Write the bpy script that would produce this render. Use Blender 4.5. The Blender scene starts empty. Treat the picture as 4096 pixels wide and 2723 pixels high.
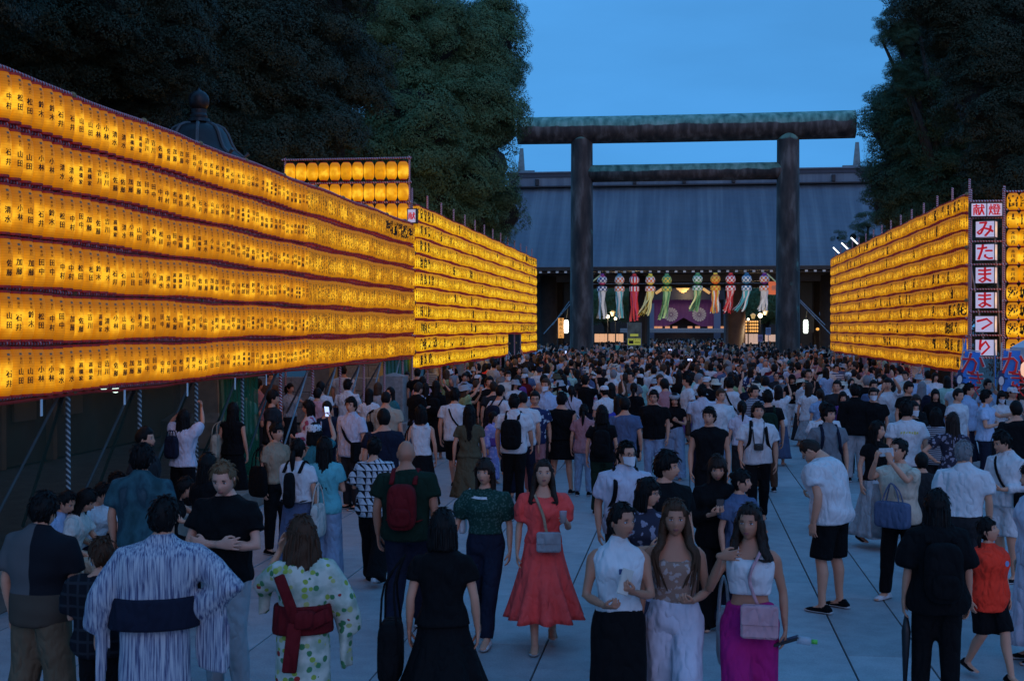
import bpy, math, random, re
import numpy as np
from mathutils import Vector, Matrix, Euler

scene = bpy.context.scene
# ---------------------------------------------------------------- camera
YAW = math.radians(7.64); PITCH = math.radians(0.555); CAMH = 2.8
FS, CX, HY = 5209.0, 2048.0, 1311.0
cam_d = bpy.data.cameras.new('camera'); cam = bpy.data.objects.new('camera', cam_d)
scene.collection.objects.link(cam); scene.camera = cam
cam.location = (0, 0, CAMH); cam.rotation_euler = (math.pi/2 - PITCH, 0, YAW)
cam_d.sensor_width = 36; cam_d.lens = 45.78; cam_d.clip_start = 0.1; cam_d.clip_end = 2000
cam_d.dof.use_dof = True; cam_d.dof.focus_distance = 42.0; cam_d.dof.aperture_fstop = 8.0
# ---------------------------------------------------------------- world: clear dusk sky
world = bpy.data.worlds.new('World'); scene.world = world; world.use_nodes = True
wn = world.node_tree.nodes; wl = world.node_tree.links
bg = wn['Background']
sky = wn.new('ShaderNodeTexSky'); sky.sky_type = 'NISHITA'; sky.sun_disc = False
sky.sun_elevation = math.radians(4); sky.sun_rotation = math.radians(180); sky.altitude = 50
sky.air_density = 1.0; sky.dust_density = 0.4; sky.ozone_density = 6.0
wtc = wn.new('ShaderNodeTexCoord'); wsep = wn.new('ShaderNodeSeparateXYZ')
wl.new(wtc.outputs['Generated'], wsep.inputs[0])
wr = wn.new('ShaderNodeValToRGB'); wl.new(wsep.outputs['Z'], wr.inputs[0])
cr = wr.color_ramp
cr.elements[0].position = 0.0; cr.elements[0].color = (0.090, 0.370, 0.79, 1)
cr.elements[1].position = 1.0; cr.elements[1].color = (0.080, 0.36, 0.86, 1)
e = cr.elements.new(0.10); e.color = (0.078, 0.338, 0.77, 1)
e = cr.elements.new(0.30); e.color = (0.082, 0.345, 0.80, 1)
wcl = wn.new('ShaderNodeTexNoise'); wcl.inputs['Scale'].default_value = 3.0; wcl.inputs['Detail'].default_value = 5
wmp = wn.new('ShaderNodeMapping'); wmp.inputs['Scale'].default_value = (1, 1, 3.5)
wl.new(wtc.outputs['Generated'], wmp.inputs[0]); wl.new(wmp.outputs[0], wcl.inputs['Vector'])
wclr = wn.new('ShaderNodeMapRange'); wclr.inputs[1].default_value = 0.35; wclr.inputs[2].default_value = 0.75
wclr.inputs[3].default_value = 0.88; wclr.inputs[4].default_value = 1.14
wl.new(wcl.outputs[0], wclr.inputs[0])
wm1 = wn.new('ShaderNodeMixRGB'); wm1.blend_type = 'MULTIPLY'; wm1.inputs[0].default_value = 1
wl.new(wr.outputs[0], wm1.inputs[1]); wl.new(wclr.outputs[0], wm1.inputs[2])
wm2 = wn.new('ShaderNodeMixRGB'); wm2.blend_type = 'ADD'; wm2.inputs[0].default_value = 0.002
wl.new(wm1.outputs[0], wm2.inputs[1]); wl.new(sky.outputs[0], wm2.inputs[2])
wl.new(wm2.outputs[0], bg.inputs[0]); bg.inputs[1].default_value = 1.0
# soft warm fill added from behind the camera, mainly to warm skin
sun_d = bpy.data.lights.new('warm_fill', 'SUN'); sun = bpy.data.objects.new('warm_fill', sun_d)
scene.collection.objects.link(sun); sun_d.energy = 0.42; sun_d.angle = math.radians(60); sun_d.color = (1.0, 0.56, 0.52)
sun.rotation_euler = (math.radians(74), 0, math.radians(22))
vs = scene.view_settings; vs.view_transform = 'Standard'; vs.look = 'None'; vs.exposure = 0.0; vs.gamma = 1.0
vs.use_curve_mapping = False
scene.render.engine = 'CYCLES'
cy = scene.cycles; cy.use_denoising = True; cy.max_bounces = 5; cy.diffuse_bounces = 2; cy.glossy_bounces = 2
cy.transparent_max_bounces = 12; cy.transmission_bounces = 3; cy.sample_clamp_indirect = 3.0
try: cy.denoiser = 'OPENIMAGEDENOISE'; cy.denoising_input_passes = 'RGB_ALBEDO_NORMAL'
except Exception: pass

# ---------------------------------------------------------------- helpers
cs, sn = math.cos(YAW), math.sin(YAW)
def at_depth(xs, d):
    t = (xs - CX)/FS
    return d*(-sn + t*cs), d*(cs + t*sn)
def depth_of(X, Y): return -X*sn + Y*cs
def x_at(xs, Y):      # X on the line Y=const that shows at photo column xs
    t = (xs - CX)/FS
    return Y*(t*cs - sn)/(cs + t*sn)
def y_at(xs, X):      # Y on the line X=const that shows at photo column xs
    t = (xs - CX)/FS
    return X*(cs + t*sn)/(t*cs - sn)
def z_at(ys, X, Y): return CAMH - (ys - HY)*depth_of(X, Y)/FS
def src_x(X, Y): return CX + FS*(X*cs + Y*sn)/depth_of(X, Y)

COL = scene.collection
def link(o, parent=None):
    COL.objects.link(o)
    if parent is not None: o.parent = parent
    return o
def tag(o, label=None, cat=None, group=None, kind=None):
    if label: o['label'] = label
    if cat: o['category'] = cat
    if group: o['group'] = group
    if kind: o['kind'] = kind
    return o
def empty(name, loc=(0, 0, 0), rz=0.0, **k):
    o = bpy.data.objects.new(name, None); link(o); o.location = loc; o.rotation_euler = (0, 0, rz)
    o.empty_display_size = 0.1
    return tag(o, **k)
def mesh_from(name, verts, faces, mats=(), mi=None, smooth=False, uv=None):
    me = bpy.data.meshes.new(name)
    verts = np.asarray(verts, dtype=np.float32).reshape(-1, 3)
    if len(faces) and isinstance(faces, np.ndarray):
        n = faces.shape[1]; nf = len(faces)
        me.vertices.add(len(verts)); me.vertices.foreach_set('co', verts.ravel())
        me.loops.add(nf*n); me.loops.foreach_set('vertex_index', faces.astype(np.int32).ravel())
        me.polygons.add(nf); me.polygons.foreach_set('loop_start', np.arange(0, nf*n, n, dtype=np.int32))
        try: me.polygons.foreach_set('loop_total', np.full(nf, n, dtype=np.int32))
        except Exception: pass
        me.update(calc_edges=True)
    else:
        me.from_pydata(verts.tolist(), [], faces)
    for m in mats: me.materials.append(m)
    if mi is not None: me.polygons.foreach_set('material_index', np.asarray(mi, dtype=np.int32))
    if smooth: me.polygons.foreach_set('use_smooth', np.ones(len(me.polygons), dtype=bool))
    if uv is not None:
        l = me.uv_layers.new(name='UVMap')
        li = np.zeros(len(me.loops), dtype=np.int32); me.loops.foreach_get('vertex_index', li)
        l.data.foreach_set('uv', np.asarray(uv, dtype=np.float32)[li].ravel())
    me.update()
    return me
def obj(name, me, parent=None, loc=(0, 0, 0), rz=0.0, **k):
    o = bpy.data.objects.new(name, me); link(o, parent); o.location = loc; o.rotation_euler = (0, 0, rz)
    return tag(o, **k)

class MB:
    """collects shapes into one mesh"""
    def __init__(s): s.v = []; s.f = []; s.m = []; s.n = 0
    def add(s, v, f, mi=0):
        v = np.asarray(v, dtype=float).reshape(-1, 3)
        s.v.append(v); s.f += [tuple(i + s.n for i in q) for q in f]; s.m += [mi]*len(f); s.n += len(v)
        return s
    def box(s, c, d, rz=0.0, mi=0, bev=0.0, rx=0.0, ry=0.0):
        hx, hy, hz = d[0]/2, d[1]/2, d[2]/2
        if bev <= 0:
            v = [(x, y, z) for z in (-hz, hz) for x, y in ((-hx, -hy), (hx, -hy), (hx, hy), (-hx, hy))]
            f = [(3, 2, 1, 0), (4, 5, 6, 7), (0, 1, 5, 4), (1, 2, 6, 5), (2, 3, 7, 6), (3, 0, 4, 7)]
        else:
            v = []; f = []
            for z, q in ((-hz, bev), (-hz+bev, 0), (hz-bev, 0), (hz, bev)):
                a, b = hx-q, hy-q; k = bev if q == 0 else bev*0.4
                v += [(-a+k, -b, z), (a-k, -b, z), (a, -b+k, z), (a, b-k, z), (a-k, b, z), (-a+k, b, z), (-a, b-k, z), (-a, -b+k, z)]
            for r in range(3):
                for i in range(8): j = (i+1) % 8; f.append((r*8+i, r*8+j, r*8+8+j, r*8+8+i))
            f.append(tuple(range(7, -1, -1))); f.append(tuple(range(24, 32)))
        v = np.array(v); R = np.array(Euler((rx, ry, rz)).to_matrix())
        return s.add(v @ R.T + np.array(c), f, mi)
    def tube(s, pts, rad, n=10, mi=0, cap=True):
        v, f = tube(pts, rad, n, cap); return s.add(v, f, mi)
    def lathe(s, prof, c=(0, 0, 0), n=24, mi=0):
        v = []; f = []
        for r, z in prof:
            for i in range(n):
                a = 2*math.pi*i/n; v.append((c[0]+r*math.cos(a), c[1]+r*math.sin(a), c[2]+z))
        for k in range(len(prof)-1):
            for i in range(n): j = (i+1) % n; f.append((k*n+i, k*n+j, k*n+n+j, k*n+n+i))
        f.append(tuple(range(n-1, -1, -1))); f.append(tuple((len(prof)-1)*n+i for i in range(n)))
        return s.add(v, f, mi)
    def ell(s, c, r, n=12, m=8, mi=0, R=None):
        v, f = ellipsoid(c, r, n, m, R); return s.add(v, f, mi)
    def quad(s, a, b, c, d, mi=0): return s.add([a, b, c, d], [(0, 1, 2, 3)], mi)
    def mesh(s, name, mats, smooth=False):
        if not isinstance(mats, (list, tuple)): mats = [mats]
        return mesh_from(name, np.concatenate(s.v) if s.v else [], s.f, mats, s.m, smooth)
    def obj(s, name, mats, parent=None, loc=(0, 0, 0), rz=0.0, smooth=False, **k):
        return obj(name, s.mesh(name, mats, smooth), parent, loc, rz, **k)

def frame_of(t):
    t = t/np.linalg.norm(t); up = np.array((0, 0, 1.0)) if abs(t[2]) < 0.92 else np.array((0, 1.0, 0))
    a = np.cross(up, t); a /= np.linalg.norm(a); b = np.cross(t, a); return a, b
def tube(pts, rad, n=10, cap=True):
    P = np.array(pts, dtype=float); m = len(P)
    rad = np.broadcast_to(np.array(rad, dtype=float), (m,)) if np.ndim(rad) < 2 else np.array(rad, float)
    v = []; a0 = None
    for i in range(m):
        t = P[min(i+1, m-1)] - P[max(i-1, 0)]
        if np.linalg.norm(t) < 1e-9: t = np.array((0, 0, 1.0))
        t = t/np.linalg.norm(t)
        if a0 is None: a, b = frame_of(t)
        else:
            a = a0 - t*np.dot(a0, t); a /= max(np.linalg.norm(a), 1e-9); b = np.cross(t, a)
        a0 = a
        ra, rb = (rad[i], rad[i]) if rad.ndim < 2 else rad[i]
        for k in range(n):
            q = 2*math.pi*k/n; v.append(P[i] + a*ra*math.cos(q) + b*rb*math.sin(q))
    f = []
    for i in range(m-1):
        for k in range(n): j = (k+1) % n; f.append((i*n+k, i*n+j, i*n+n+j, i*n+n+k))
    if cap: f.append(tuple(range(n-1, -1, -1))); f.append(tuple((m-1)*n+k for k in range(n)))
    return v, f
def ellipsoid(c, r, n=12, m=8, R=None):
    v = [(0, 0, -1)]; f = []
    for j in range(1, m):
        p = -math.pi/2 + math.pi*j/m
        for i in range(n): a = 2*math.pi*i/n; v.append((math.cos(p)*math.cos(a), math.cos(p)*math.sin(a), math.sin(p)))
    v.append((0, 0, 1)); top = len(v)-1
    for i in range(n): f.append((0, 1+(i+1) % n, 1+i))
    for j in range(m-2):
        for i in range(n): k = (i+1) % n; f.append((1+j*n+i, 1+j*n+k, 1+(j+1)*n+k, 1+(j+1)*n+i))
    b = 1+(m-2)*n
    for i in range(n): f.append((b+i, b+(i+1) % n, top))
    v = np.array(v)*np.array(r)
    if R is not None: v = v @ np.array(R).T
    return v + np.array(c), f

# ---------------------------------------------------------------- materials
_mats = {}
def mat(name, col, rough=0.7, var=0.0, scale=8.0, bump=0.0, metal=0.0, spec=None, emit=None, estr=0.0, alpha=1.0, sheen=0.0):
    key = (name,)
    if key in _mats: return _mats[key]
    m = bpy.data.materials.new(name); m.use_nodes = True; _mats[key] = m
    nt = m.node_tree; b = nt.nodes['Principled BSDF']
    b.inputs['Base Color'].default_value = (*col, 1); b.inputs['Roughness'].default_value = rough
    b.inputs['Metallic'].default_value = metal; b.inputs['Alpha'].default_value = alpha
    if spec is not None: b.inputs['Specular IOR Level'].default_value = spec
    if sheen: b.inputs['Sheen Weight'].default_value = sheen
    if emit is not None:
        b.inputs['Emission Color'].default_value = (*emit, 1); b.inputs['Emission Strength'].default_value = estr
    tc = nt.nodes.new('ShaderNodeTexCoord')
    if var > 0 or bump > 0:
        nz = nt.nodes.new('ShaderNodeTexNoise'); nz.inputs['Scale'].default_value = scale; nz.inputs['Detail'].default_value = 4
        nt.links.new(tc.outputs['Object'], nz.inputs['Vector'])
        if var > 0:
            mr = nt.nodes.new('ShaderNodeMapRange'); mr.inputs[1].default_value = 0.3; mr.inputs[2].default_value = 0.7
            mr.inputs[3].default_value = 1-var; mr.inputs[4].default_value = 1+var*0.6
            mx = nt.nodes.new('ShaderNodeMixRGB'); mx.blend_type = 'MULTIPLY'; mx.inputs[0].default_value = 1
            mx.inputs[1].default_value = (*col, 1)
            nt.links.new(nz.outputs[0], mr.inputs[0]); nt.links.new(mr.outputs[0], mx.inputs[2])
            nt.links.new(mx.outputs[0], b.inputs['Base Color'])
        if bump > 0:
            bp = nt.nodes.new('ShaderNodeBump'); bp.inputs['Strength'].default_value = bump; bp.inputs['Distance'].default_value = 0.02
            nt.links.new(nz.outputs[0], bp.inputs['Height']); nt.links.new(bp.outputs[0], b.inputs['Normal'])
    return m
def nodes_of(m): return m.node_tree, m.node_tree.nodes['Principled BSDF']
def ramp(nt, src, stops, interp='LINEAR'):
    r = nt.nodes.new('ShaderNodeValToRGB'); r.color_ramp.interpolation = interp
    els = r.color_ramp.elements
    while len(els) > 1: els.remove(els[-1])
    els[0].position = stops[0][0]; els[0].color = (*stops[0][1], 1)
    for p, c in stops[1:]:
        q = els.new(p); q.color = (*c, 1)
    nt.links.new(src, r.inputs[0]); return r.outputs[0]
def math_(nt, op, a, b=None, clamp=False):
    n = nt.nodes.new('ShaderNodeMath'); n.operation = op; n.use_clamp = clamp
    for i, q in enumerate((a, b)):
        if q is None: continue
        if isinstance(q, (int, float)): n.inputs[i].default_value = q
        else: nt.links.new(q, n.inputs[i])
    return n.outputs[0]
def mixc(nt, fac, a, b, mode='MIX'):
    n = nt.nodes.new('ShaderNodeMixRGB'); n.blend_type = mode
    for i, q in enumerate((fac, a, b)):
        if isinstance(q, (int, float)): n.inputs[i].default_value = q
        elif isinstance(q, tuple): n.inputs[i].default_value = (*q, 1)
        else: nt.links.new(q, n.inputs[i])
    return n.outputs[0]
def coord(nt, scale=(1, 1, 1), rot=(0, 0, 0), which='Object'):
    tc = nt.nodes.new('ShaderNodeTexCoord'); mp = nt.nodes.new('ShaderNodeMapping')
    mp.inputs['Scale'].default_value = scale; mp.inputs['Rotation'].default_value = rot
    nt.links.new(tc.outputs[which], mp.inputs[0]); return mp.outputs[0]
def noise(nt, vec, scale, detail=4, out=0):
    n = nt.nodes.new('ShaderNodeTexNoise'); n.inputs['Scale'].default_value = scale; n.inputs['Detail'].default_value = detail
    nt.links.new(vec, n.inputs['Vector']); return n.outputs[out]

M = {}
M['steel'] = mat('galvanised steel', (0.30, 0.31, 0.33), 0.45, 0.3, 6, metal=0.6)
M['dark'] = mat('dark timber', (0.030, 0.020, 0.014), 0.6, 0.4, 3, 0.3)
M['black'] = mat('black paint', (0.012, 0.012, 0.014), 0.5)
M['red_trim'] = mat('dark red lantern ring', (0.55, 0.022, 0.012), 0.5)
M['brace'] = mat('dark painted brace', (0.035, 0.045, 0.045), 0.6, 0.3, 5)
M['ink'] = mat('black ink', (0.010, 0.007, 0.005), 0.8)
M['red_ink'] = mat('red ink', (0.85, 0.03, 0.03), 0.7)
M['lit_red'] = mat('red ink on lit paper', (0.8, 0.02, 0.03), 0.7, emit=(0.25, 0.005, 0.012), estr=0.6)
M['stamp'] = mat('grey stamp ink', (0.22, 0.17, 0.10), 0.8)
M['granite'] = mat('pale granite', (0.30, 0.29, 0.28), 0.8, 0.25, 14, 0.15)
M['granite_dark'] = mat('weathered granite', (0.20, 0.17, 0.14), 0.85, 0.4, 3, 0.25)
M['rope'] = mat('straw rope', (0.30, 0.20, 0.09), 0.9, 0.3, 40, 0.5)
M['paper_white'] = mat('white paper', (0.75, 0.75, 0.75), 0.8)

def stripe_mat(name, c1, c2, freq, axis):
    m = mat(name, c1, 0.55); nt, b = nodes_of(m)
    w = nt.nodes.new('ShaderNodeTexWave'); w.wave_type = 'BANDS'; w.bands_direction = 'DIAGONAL'
    sc = {'X': (freq, 4, 4), 'Y': (4, freq, 4), 'Z': (6, 6, freq)}[axis]
    nt.links.new(coord(nt, sc), w.inputs['Vector']); w.inputs['Scale'].default_value = 1.0
    nt.links.new(ramp(nt, w.outputs[0], [(0, c1), (0.66, c2)], 'CONSTANT'), b.inputs['Base Color'])
    return m
M['pole_rw_y'] = stripe_mat('red and white wound bar', (0.62, 0.018, 0.016), (0.55, 0.40, 0.42), 9, 'Y')
M['pole_rw_x'] = stripe_mat('red and white wound bar across', (0.32, 0.015, 0.02), (0.60, 0.58, 0.62), 9, 'X')
M['pole_rw_z'] = stripe_mat('red and white wound post', (0.36, 0.015, 0.02), (0.65, 0.63, 0.66), 11, 'Z')
M['pole_bw_z'] = stripe_mat('dark and white wound post', (0.03, 0.05, 0.06), (0.35, 0.45, 0.48), 9, 'Z')

def lantern_mat(name, deep, mid, hot, strength, ink):
    """glowing oiled paper: a bulb inside makes a hot area, ribs show as fine rings"""
    m = mat(name, (0.26, 0.11, 0.008), 0.6, spec=.2); nt, b = nodes_of(m)
    geo = nt.nodes.new('ShaderNodeNewGeometry')
    pos = geo.outputs['Position']
    uvn = nt.nodes.new('ShaderNodeUVMap'); sp = nt.nodes.new('ShaderNodeSeparateXYZ'); nt.links.new(uvn.outputs[0], sp.inputs[0])
    u, v = sp.outputs[0], sp.outputs[1]
    n1 = noise(nt, pos, 2.6, 1)          # which lanterns burn hotter
    n1r = nt.nodes.new('ShaderNodeMapRange'); nt.links.new(n1, n1r.inputs[0])
    n1r.inputs[1].default_value = 0.36; n1r.inputs[2].default_value = 0.66; n1r.inputs[3].default_value = 0.38; n1r.inputs[4].default_value = 1.1
    dv = math_(nt, 'SUBTRACT', v, 0.42); dv = math_(nt, 'MULTIPLY', dv, 2.3); dv = math_(nt, 'MULTIPLY', dv, dv)
    g = math_(nt, 'SUBTRACT', 1.0, dv, True); g = math_(nt, 'POWER', g, 1.5)
    n2 = noise(nt, pos, 9.0, 2); g = math_(nt, 'MULTIPLY', g, math_(nt, 'MULTIPLY_ADD', n2, 1.5)) if False else math_(nt, 'MULTIPLY', g, math_(nt, 'MULTIPLY', n2, 1.9))
    g = math_(nt, 'MULTIPLY', g, n1r.outputs[0], True)
    c = ramp(nt, g, [(0.0, deep), (0.42, mid), (1.0, hot)])
    rib = math_(nt, 'SINE', math_(nt, 'MULTIPLY', v, 110.0))
    rb = nt.nodes.new('ShaderNodeMapRange'); nt.links.new(rib, rb.inputs[0]); rb.inputs[1].default_value = -1; rb.inputs[2].default_value = 1
    rb.inputs[3].default_value = 0.88; rb.inputs[4].default_value = 1.04
    c = mixc(nt, 1.0, c, rb.outputs[0], 'MULTIPLY')
    if ink > 0:   # rows of small brush letters, printed flat on the paper
        cell = nt.nodes.new('ShaderNodeTexVoronoi'); cell.feature = 'F1'; cell.inputs['Scale'].default_value = 1
        cm = nt.nodes.new('ShaderNodeCombineXYZ')
        nt.links.new(math_(nt, 'MULTIPLY', u, 24.0), cm.inputs[0]); nt.links.new(math_(nt, 'MULTIPLY', v, 14.0), cm.inputs[1])
        nt.links.new(math_(nt, 'MULTIPLY', math_(nt, 'FLOOR', math_(nt, 'MULTIPLY', noise(nt, pos, 1.3, 0), 90.0)), 3.7), cm.inputs[2])
        nz = noise(nt, cm.outputs[0], 1.0, 3)
        mask = math_(nt, 'GREATER_THAN', nz, 0.495)
        au = math_(nt, 'ABSOLUTE', math_(nt, 'SUBTRACT', u, 0.5))
        band = math_(nt, 'MULTIPLY', math_(nt, 'SINE', math_(nt, 'MULTIPLY', au, 75.0)), 1.0)
        colm = math_(nt, 'GREATER_THAN', band, -0.1)
        lim = math_(nt, 'LESS_THAN', au, 0.36)
        vm = math_(nt, 'LESS_THAN', math_(nt, 'ABSOLUTE', math_(nt, 'SUBTRACT', v, 0.48)), 0.36)
        k = math_(nt, 'MULTIPLY', math_(nt, 'MULTIPLY', mask, colm), math_(nt, 'MULTIPLY', lim, vm))
        c = mixc(nt, math_(nt, 'MULTIPLY', k, ink), c, (0.03, 0.015, 0.004))
    nt.links.new(c, b.inputs['Emission Color']); b.inputs['Emission Strength'].default_value = strength
    return m
M['lantern'] = lantern_mat('amber lantern paper', (0.32, 0.092, 0.001), (0.62, 0.215, 0.002), (1.15, 0.56, 0.02), 1.0, 0.0)
M['lantern_far'] = lantern_mat('yellow lantern paper', (0.52, 0.21, 0.001), (0.90, 0.44, 0.003), (1.3, 0.80, 0.03), 1.0, 0.93)
M['lantern_amber'] = lantern_mat('amber lantern paper with letters', (0.33, 0.108, 0.001), (0.64, 0.245, 0.002), (1.15, 0.58, 0.02), 1.0, 0.92)
M['lantern_plain'] = lantern_mat('plain amber lantern paper', (0.48, 0.165, 0.001), (0.82, 0.33, 0.003), (1.2, 0.65, 0.03), 0.95, 0.0)
def glow(name, col, s): return mat(name, (0.2, 0.2, 0.2), 0.6, emit=col, estr=s)
# ================================================================ STRUCTURE
rng = np.random.default_rng(7); random.seed(7)
def slab_mat():
    m = mat('granite paving', (0.3, 0.31, 0.33), 0.55, spec=0.4); nt, b = nodes_of(m)
    oi = nt.nodes.new('ShaderNodeObjectInfo'); geo = nt.nodes.new('ShaderNodeNewGeometry')
    n1 = noise(nt, geo.outputs['Position'], 1.1, 5); n2 = noise(nt, geo.outputs['Position'], 60, 3); n3 = noise(nt, geo.outputs['Position'], 5.0, 5)
    c = ramp(nt, n1, [(0.30, (0.24, 0.25, 0.26)), (0.70, (0.36, 0.37, 0.38))])
    c = mixc(nt, 0.35, c, ramp(nt, n2, [(0.35, (0.16, 0.17, 0.18)), (0.7, (0.52, 0.53, 0.55))]))
    c = mixc(nt, 0.25, c, ramp(nt, n3, [(0.4, (0.22, 0.23, 0.25)), (0.6, (0.42, 0.43, 0.45))]))
    mr = nt.nodes.new('ShaderNodeMapRange'); nt.links.new(oi.outputs['Random'], mr.inputs[0]); mr.inputs[3].default_value = 0.82; mr.inputs[4].default_value = 1.1
    c = mixc(nt, 1.0, c, mr.outputs[0], 'MULTIPLY'); nt.links.new(c, b.inputs['Base Color'])
    bp = nt.nodes.new('ShaderNodeBump'); bp.inputs['Strength'].default_value = 0.25; bp.inputs['Distance'].default_value = 0.01
    nt.links.new(n2, bp.inputs['Height']); nt.links.new(bp.outputs[0], b.inputs['Normal'])
    return m
M['slab'] = slab_mat()
M['soil'] = mat('packed earth and gravel', (0.07, 0.065, 0.06), 0.9, 0.4, 3, 0.3)
M['joint'] = mat('dark mortar joint', (0.025, 0.026, 0.03), 0.9)
g = MB(); g.quad((-400, -60, -0.05), (400, -60, -0.05), (400, 600, -0.05), (-400, 600, -0.05))
g.obj('ground', M['soil'], kind='structure')
pave = empty('pavement', kind='structure')
bed = MB(); bed.box((0, 40, -0.033), (14.9, 104, 0.024)); bed.obj('mortar_bed', M['joint'], pave)
xs_j = [-7.2, -6.3, -5.02, -3.76, -2.5, -1.23, 0.06, 1.36, 2.01, 3.30, 4.57, 5.84, 7.1]
slab_meshes = {}
def slab(x0, x1, y0, y1):
    w, l = x1-x0-0.015, y1-y0-0.007
    k = (round(w, 3), round(l, 3))
    if k not in slab_meshes:
        b = MB(); b.box((0, 0, -0.012), (w, l, 0.024), bev=0.003); slab_meshes[k] = b.mesh('stone_slab', M['slab'])
    return obj('stone_slab', slab_meshes[k], pave, ((x0+x1)/2, (y0+y1)/2, random.uniform(-0.001, 0.001)))
for i in range(len(xs_j)-1):
    y = 5.0 - (i % 3)*0.8
    while y < 33:
        slab(xs_j[i], xs_j[i+1], y, y+2.4); y += 2.4
far = MB()
for i in range(len(xs_j)-1):
    y = 33.8 - (i % 3)*0.8 - 0.8
    while y < 90:
        far.box(((xs_j[i]+xs_j[i+1])/2, y+1.2+0.8, -0.012), (xs_j[i+1]-xs_j[i]-0.022, 2.393, 0.024)); y += 2.4
far.obj('far_stone_slabs', M['slab'], pave, kind='stuff')

# ---------------------------------------------------------------- text
_glyph = {}
def glyph(ch, res=1):
    if ch in _glyph: return _glyph[ch]
    cu = bpy.data.curves.new('g', 'FONT'); cu.body = ch; cu.resolution_u = res; cu.align_x = 'CENTER'; cu.size = 1.0; cu.offset = 0.004
    o = bpy.data.objects.new('g', cu); scene.collection.objects.link(o)
    dg = bpy.context.evaluated_depsgraph_get(); me = bpy.data.meshes.new_from_object(o.evaluated_get(dg))
    v = np.array([q.co[:] for q in me.vertices], dtype=float).reshape(-1, 3); f = [tuple(p.vertices) for p in me.polygons]
    bpy.data.objects.remove(o); bpy.data.curves.remove(cu); bpy.data.meshes.remove(me)
    if len(v):
        c = (v.max(0)+v.min(0))/2; c[2] = 0; v = v-c
    _glyph[ch] = (v, f); return _glyph[ch]
def bold(v, f, d=0.012):
    n = len(v); V = np.concatenate([v+(dx, dy, 0) for dx, dy in ((-d, 0), (d, 0), (0, d))]); return V, [tuple(i+k*n for i in t) for k in range(3) for t in f]
def text_col(s, size, gap=1.08, wide=1.0):
    """letters one under another; x across, y up, centred"""
    V = []; F = []; n = 0; L = len(s)
    for i, ch in enumerate(s):
        v, f = glyph(ch)
        if not len(v): continue
        q = v*size; q[:, 0] *= wide; q[:, 1] += ((L-1)/2-i)*size*gap
        V.append(q); F += [tuple(a+n for a in t) for t in f]; n += len(q)
    return (np.concatenate(V) if V else np.zeros((0, 3))), F
def text_row(s, size, gap=1.0):
    V = []; F = []; n = 0; L = len(s)
    for i, ch in enumerate(s):
        v, f = glyph(ch); q = v*size; q[:, 0] += (i-(L-1)/2)*size*gap
        V.append(q); F += [tuple(a+n for a in t) for t in f]; n += len(q)
    return np.concatenate(V), F

# ---------------------------------------------------------------- paper lanterns
def prof_r(v, r): return r*(1-0.34*abs(2*v-1)**4.5)
def lantern_body(r, h, n=18, rings=(0, .02, .06, .12, .2, .32, .5, .68, .8, .88, .94, .98, 1)):
    V = []; U = []; F = []
    for v in rings:
        for i in range(n+1):
            a = -math.pi + 2*math.pi*i/n; q = prof_r(v, r)
            V.append((q*math.cos(a), q*math.sin(a), (v-0.5)*h)); U.append((i/n, v))
    for k in range(len(rings)-1):
        for i in range(n): F.append((k*(n+1)+i, k*(n+1)+i+1, (k+1)*(n+1)+i+1, (k+1)*(n+1)+i))
    return np.array(V), np.array(F), np.array(U)
def wrap_text(V, r, h, off=0.002, az=0.0):
    """lay flat letters round a lantern that faces +X"""
    out = np.zeros_like(V); v = V[:, 1]/h+0.5
    q = np.array([prof_r(min(max(a, 0), 1), r) for a in v])+off
    a = V[:, 0]/r+az; out[:, 0] = q*np.cos(a); out[:, 1] = q*np.sin(a); out[:, 2] = V[:, 1]
    return out
LR, LH = 0.119, 0.525
bv, bf, bu = lantern_body(LR, LH)
me_body = mesh_from('paper_lantern', bv, bf, [M['lantern']], smooth=True, uv=bu)
rr = MB(); rr.lathe([(0.060, -0.016), (0.094, -0.016), (0.094, 0.012), (0.060, 0.012)], n=14); me_ring = rr.mesh('ring', M['red_trim'])
names = ['田中', '山田', '佐藤', '鈴木', '高橋家', '中村', '小林', '加藤', '石井', '吉川', '松田', '清水']
name_meshes = []
for i, s in enumerate(names):
    V = []; F = []; m_ = []; n = 0
    v1, f1 = bold(*text_col(s, 0.066 if len(s) > 2 else 0.084, 1.25), 0.0028); v1[:, 1] -= 0.03 + 0.02*(i % 3)
    v2, f2 = text_col('奉納' if i % 3 == 0 else '献灯', 0.038, 1.05); v2[:, 1] += 0.13; v2[:, 0] += 0.0
    V = [v1, v2]; F = list(f1)+[tuple(a+len(v1) for a in t) for t in f2]; m_ = [0]*len(F)
    st = np.array([(-.02, .19, 0), (.02, .19, 0), (.02, .215, 0), (-.02, .215, 0)]); k = len(v1)+len(v2)
    V.append(st); F.append((k, k+1, k+2, k+3)); m_.append(1)
    name_meshes.append(mesh_from('lettering', wrap_text(np.concatenate(V), LR, LH, 0.002, -0.35), F, [M['ink'], M['stamp']], m_))
WXL, WXR = -7.6, 7.24
ROWW = ['top row', 'second row down', 'third row down', 'fourth row down', 'fifth row down', 'bottom row', 'seventh row down']
ONES = ['', 'first', 'second', 'third', 'fourth', 'fifth', 'sixth', 'seventh', 'eighth', 'ninth', 'tenth', 'eleventh', 'twelfth', 'thirteenth', 'fourteenth',
        'fifteenth', 'sixteenth', 'seventeenth', 'eighteenth', 'nineteenth']
def ordn(n):
    if n < 20: return ONES[n]
    t, o = divmod(n, 10); T = {2: 'twent', 3: 'thirt', 4: 'fort', 5: 'fift', 6: 'sixt', 7: 'sevent', 8: 'eight', 9: 'ninet'}[t]
    return T+('ieth' if o == 0 else 'y-'+ONES[o])
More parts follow.
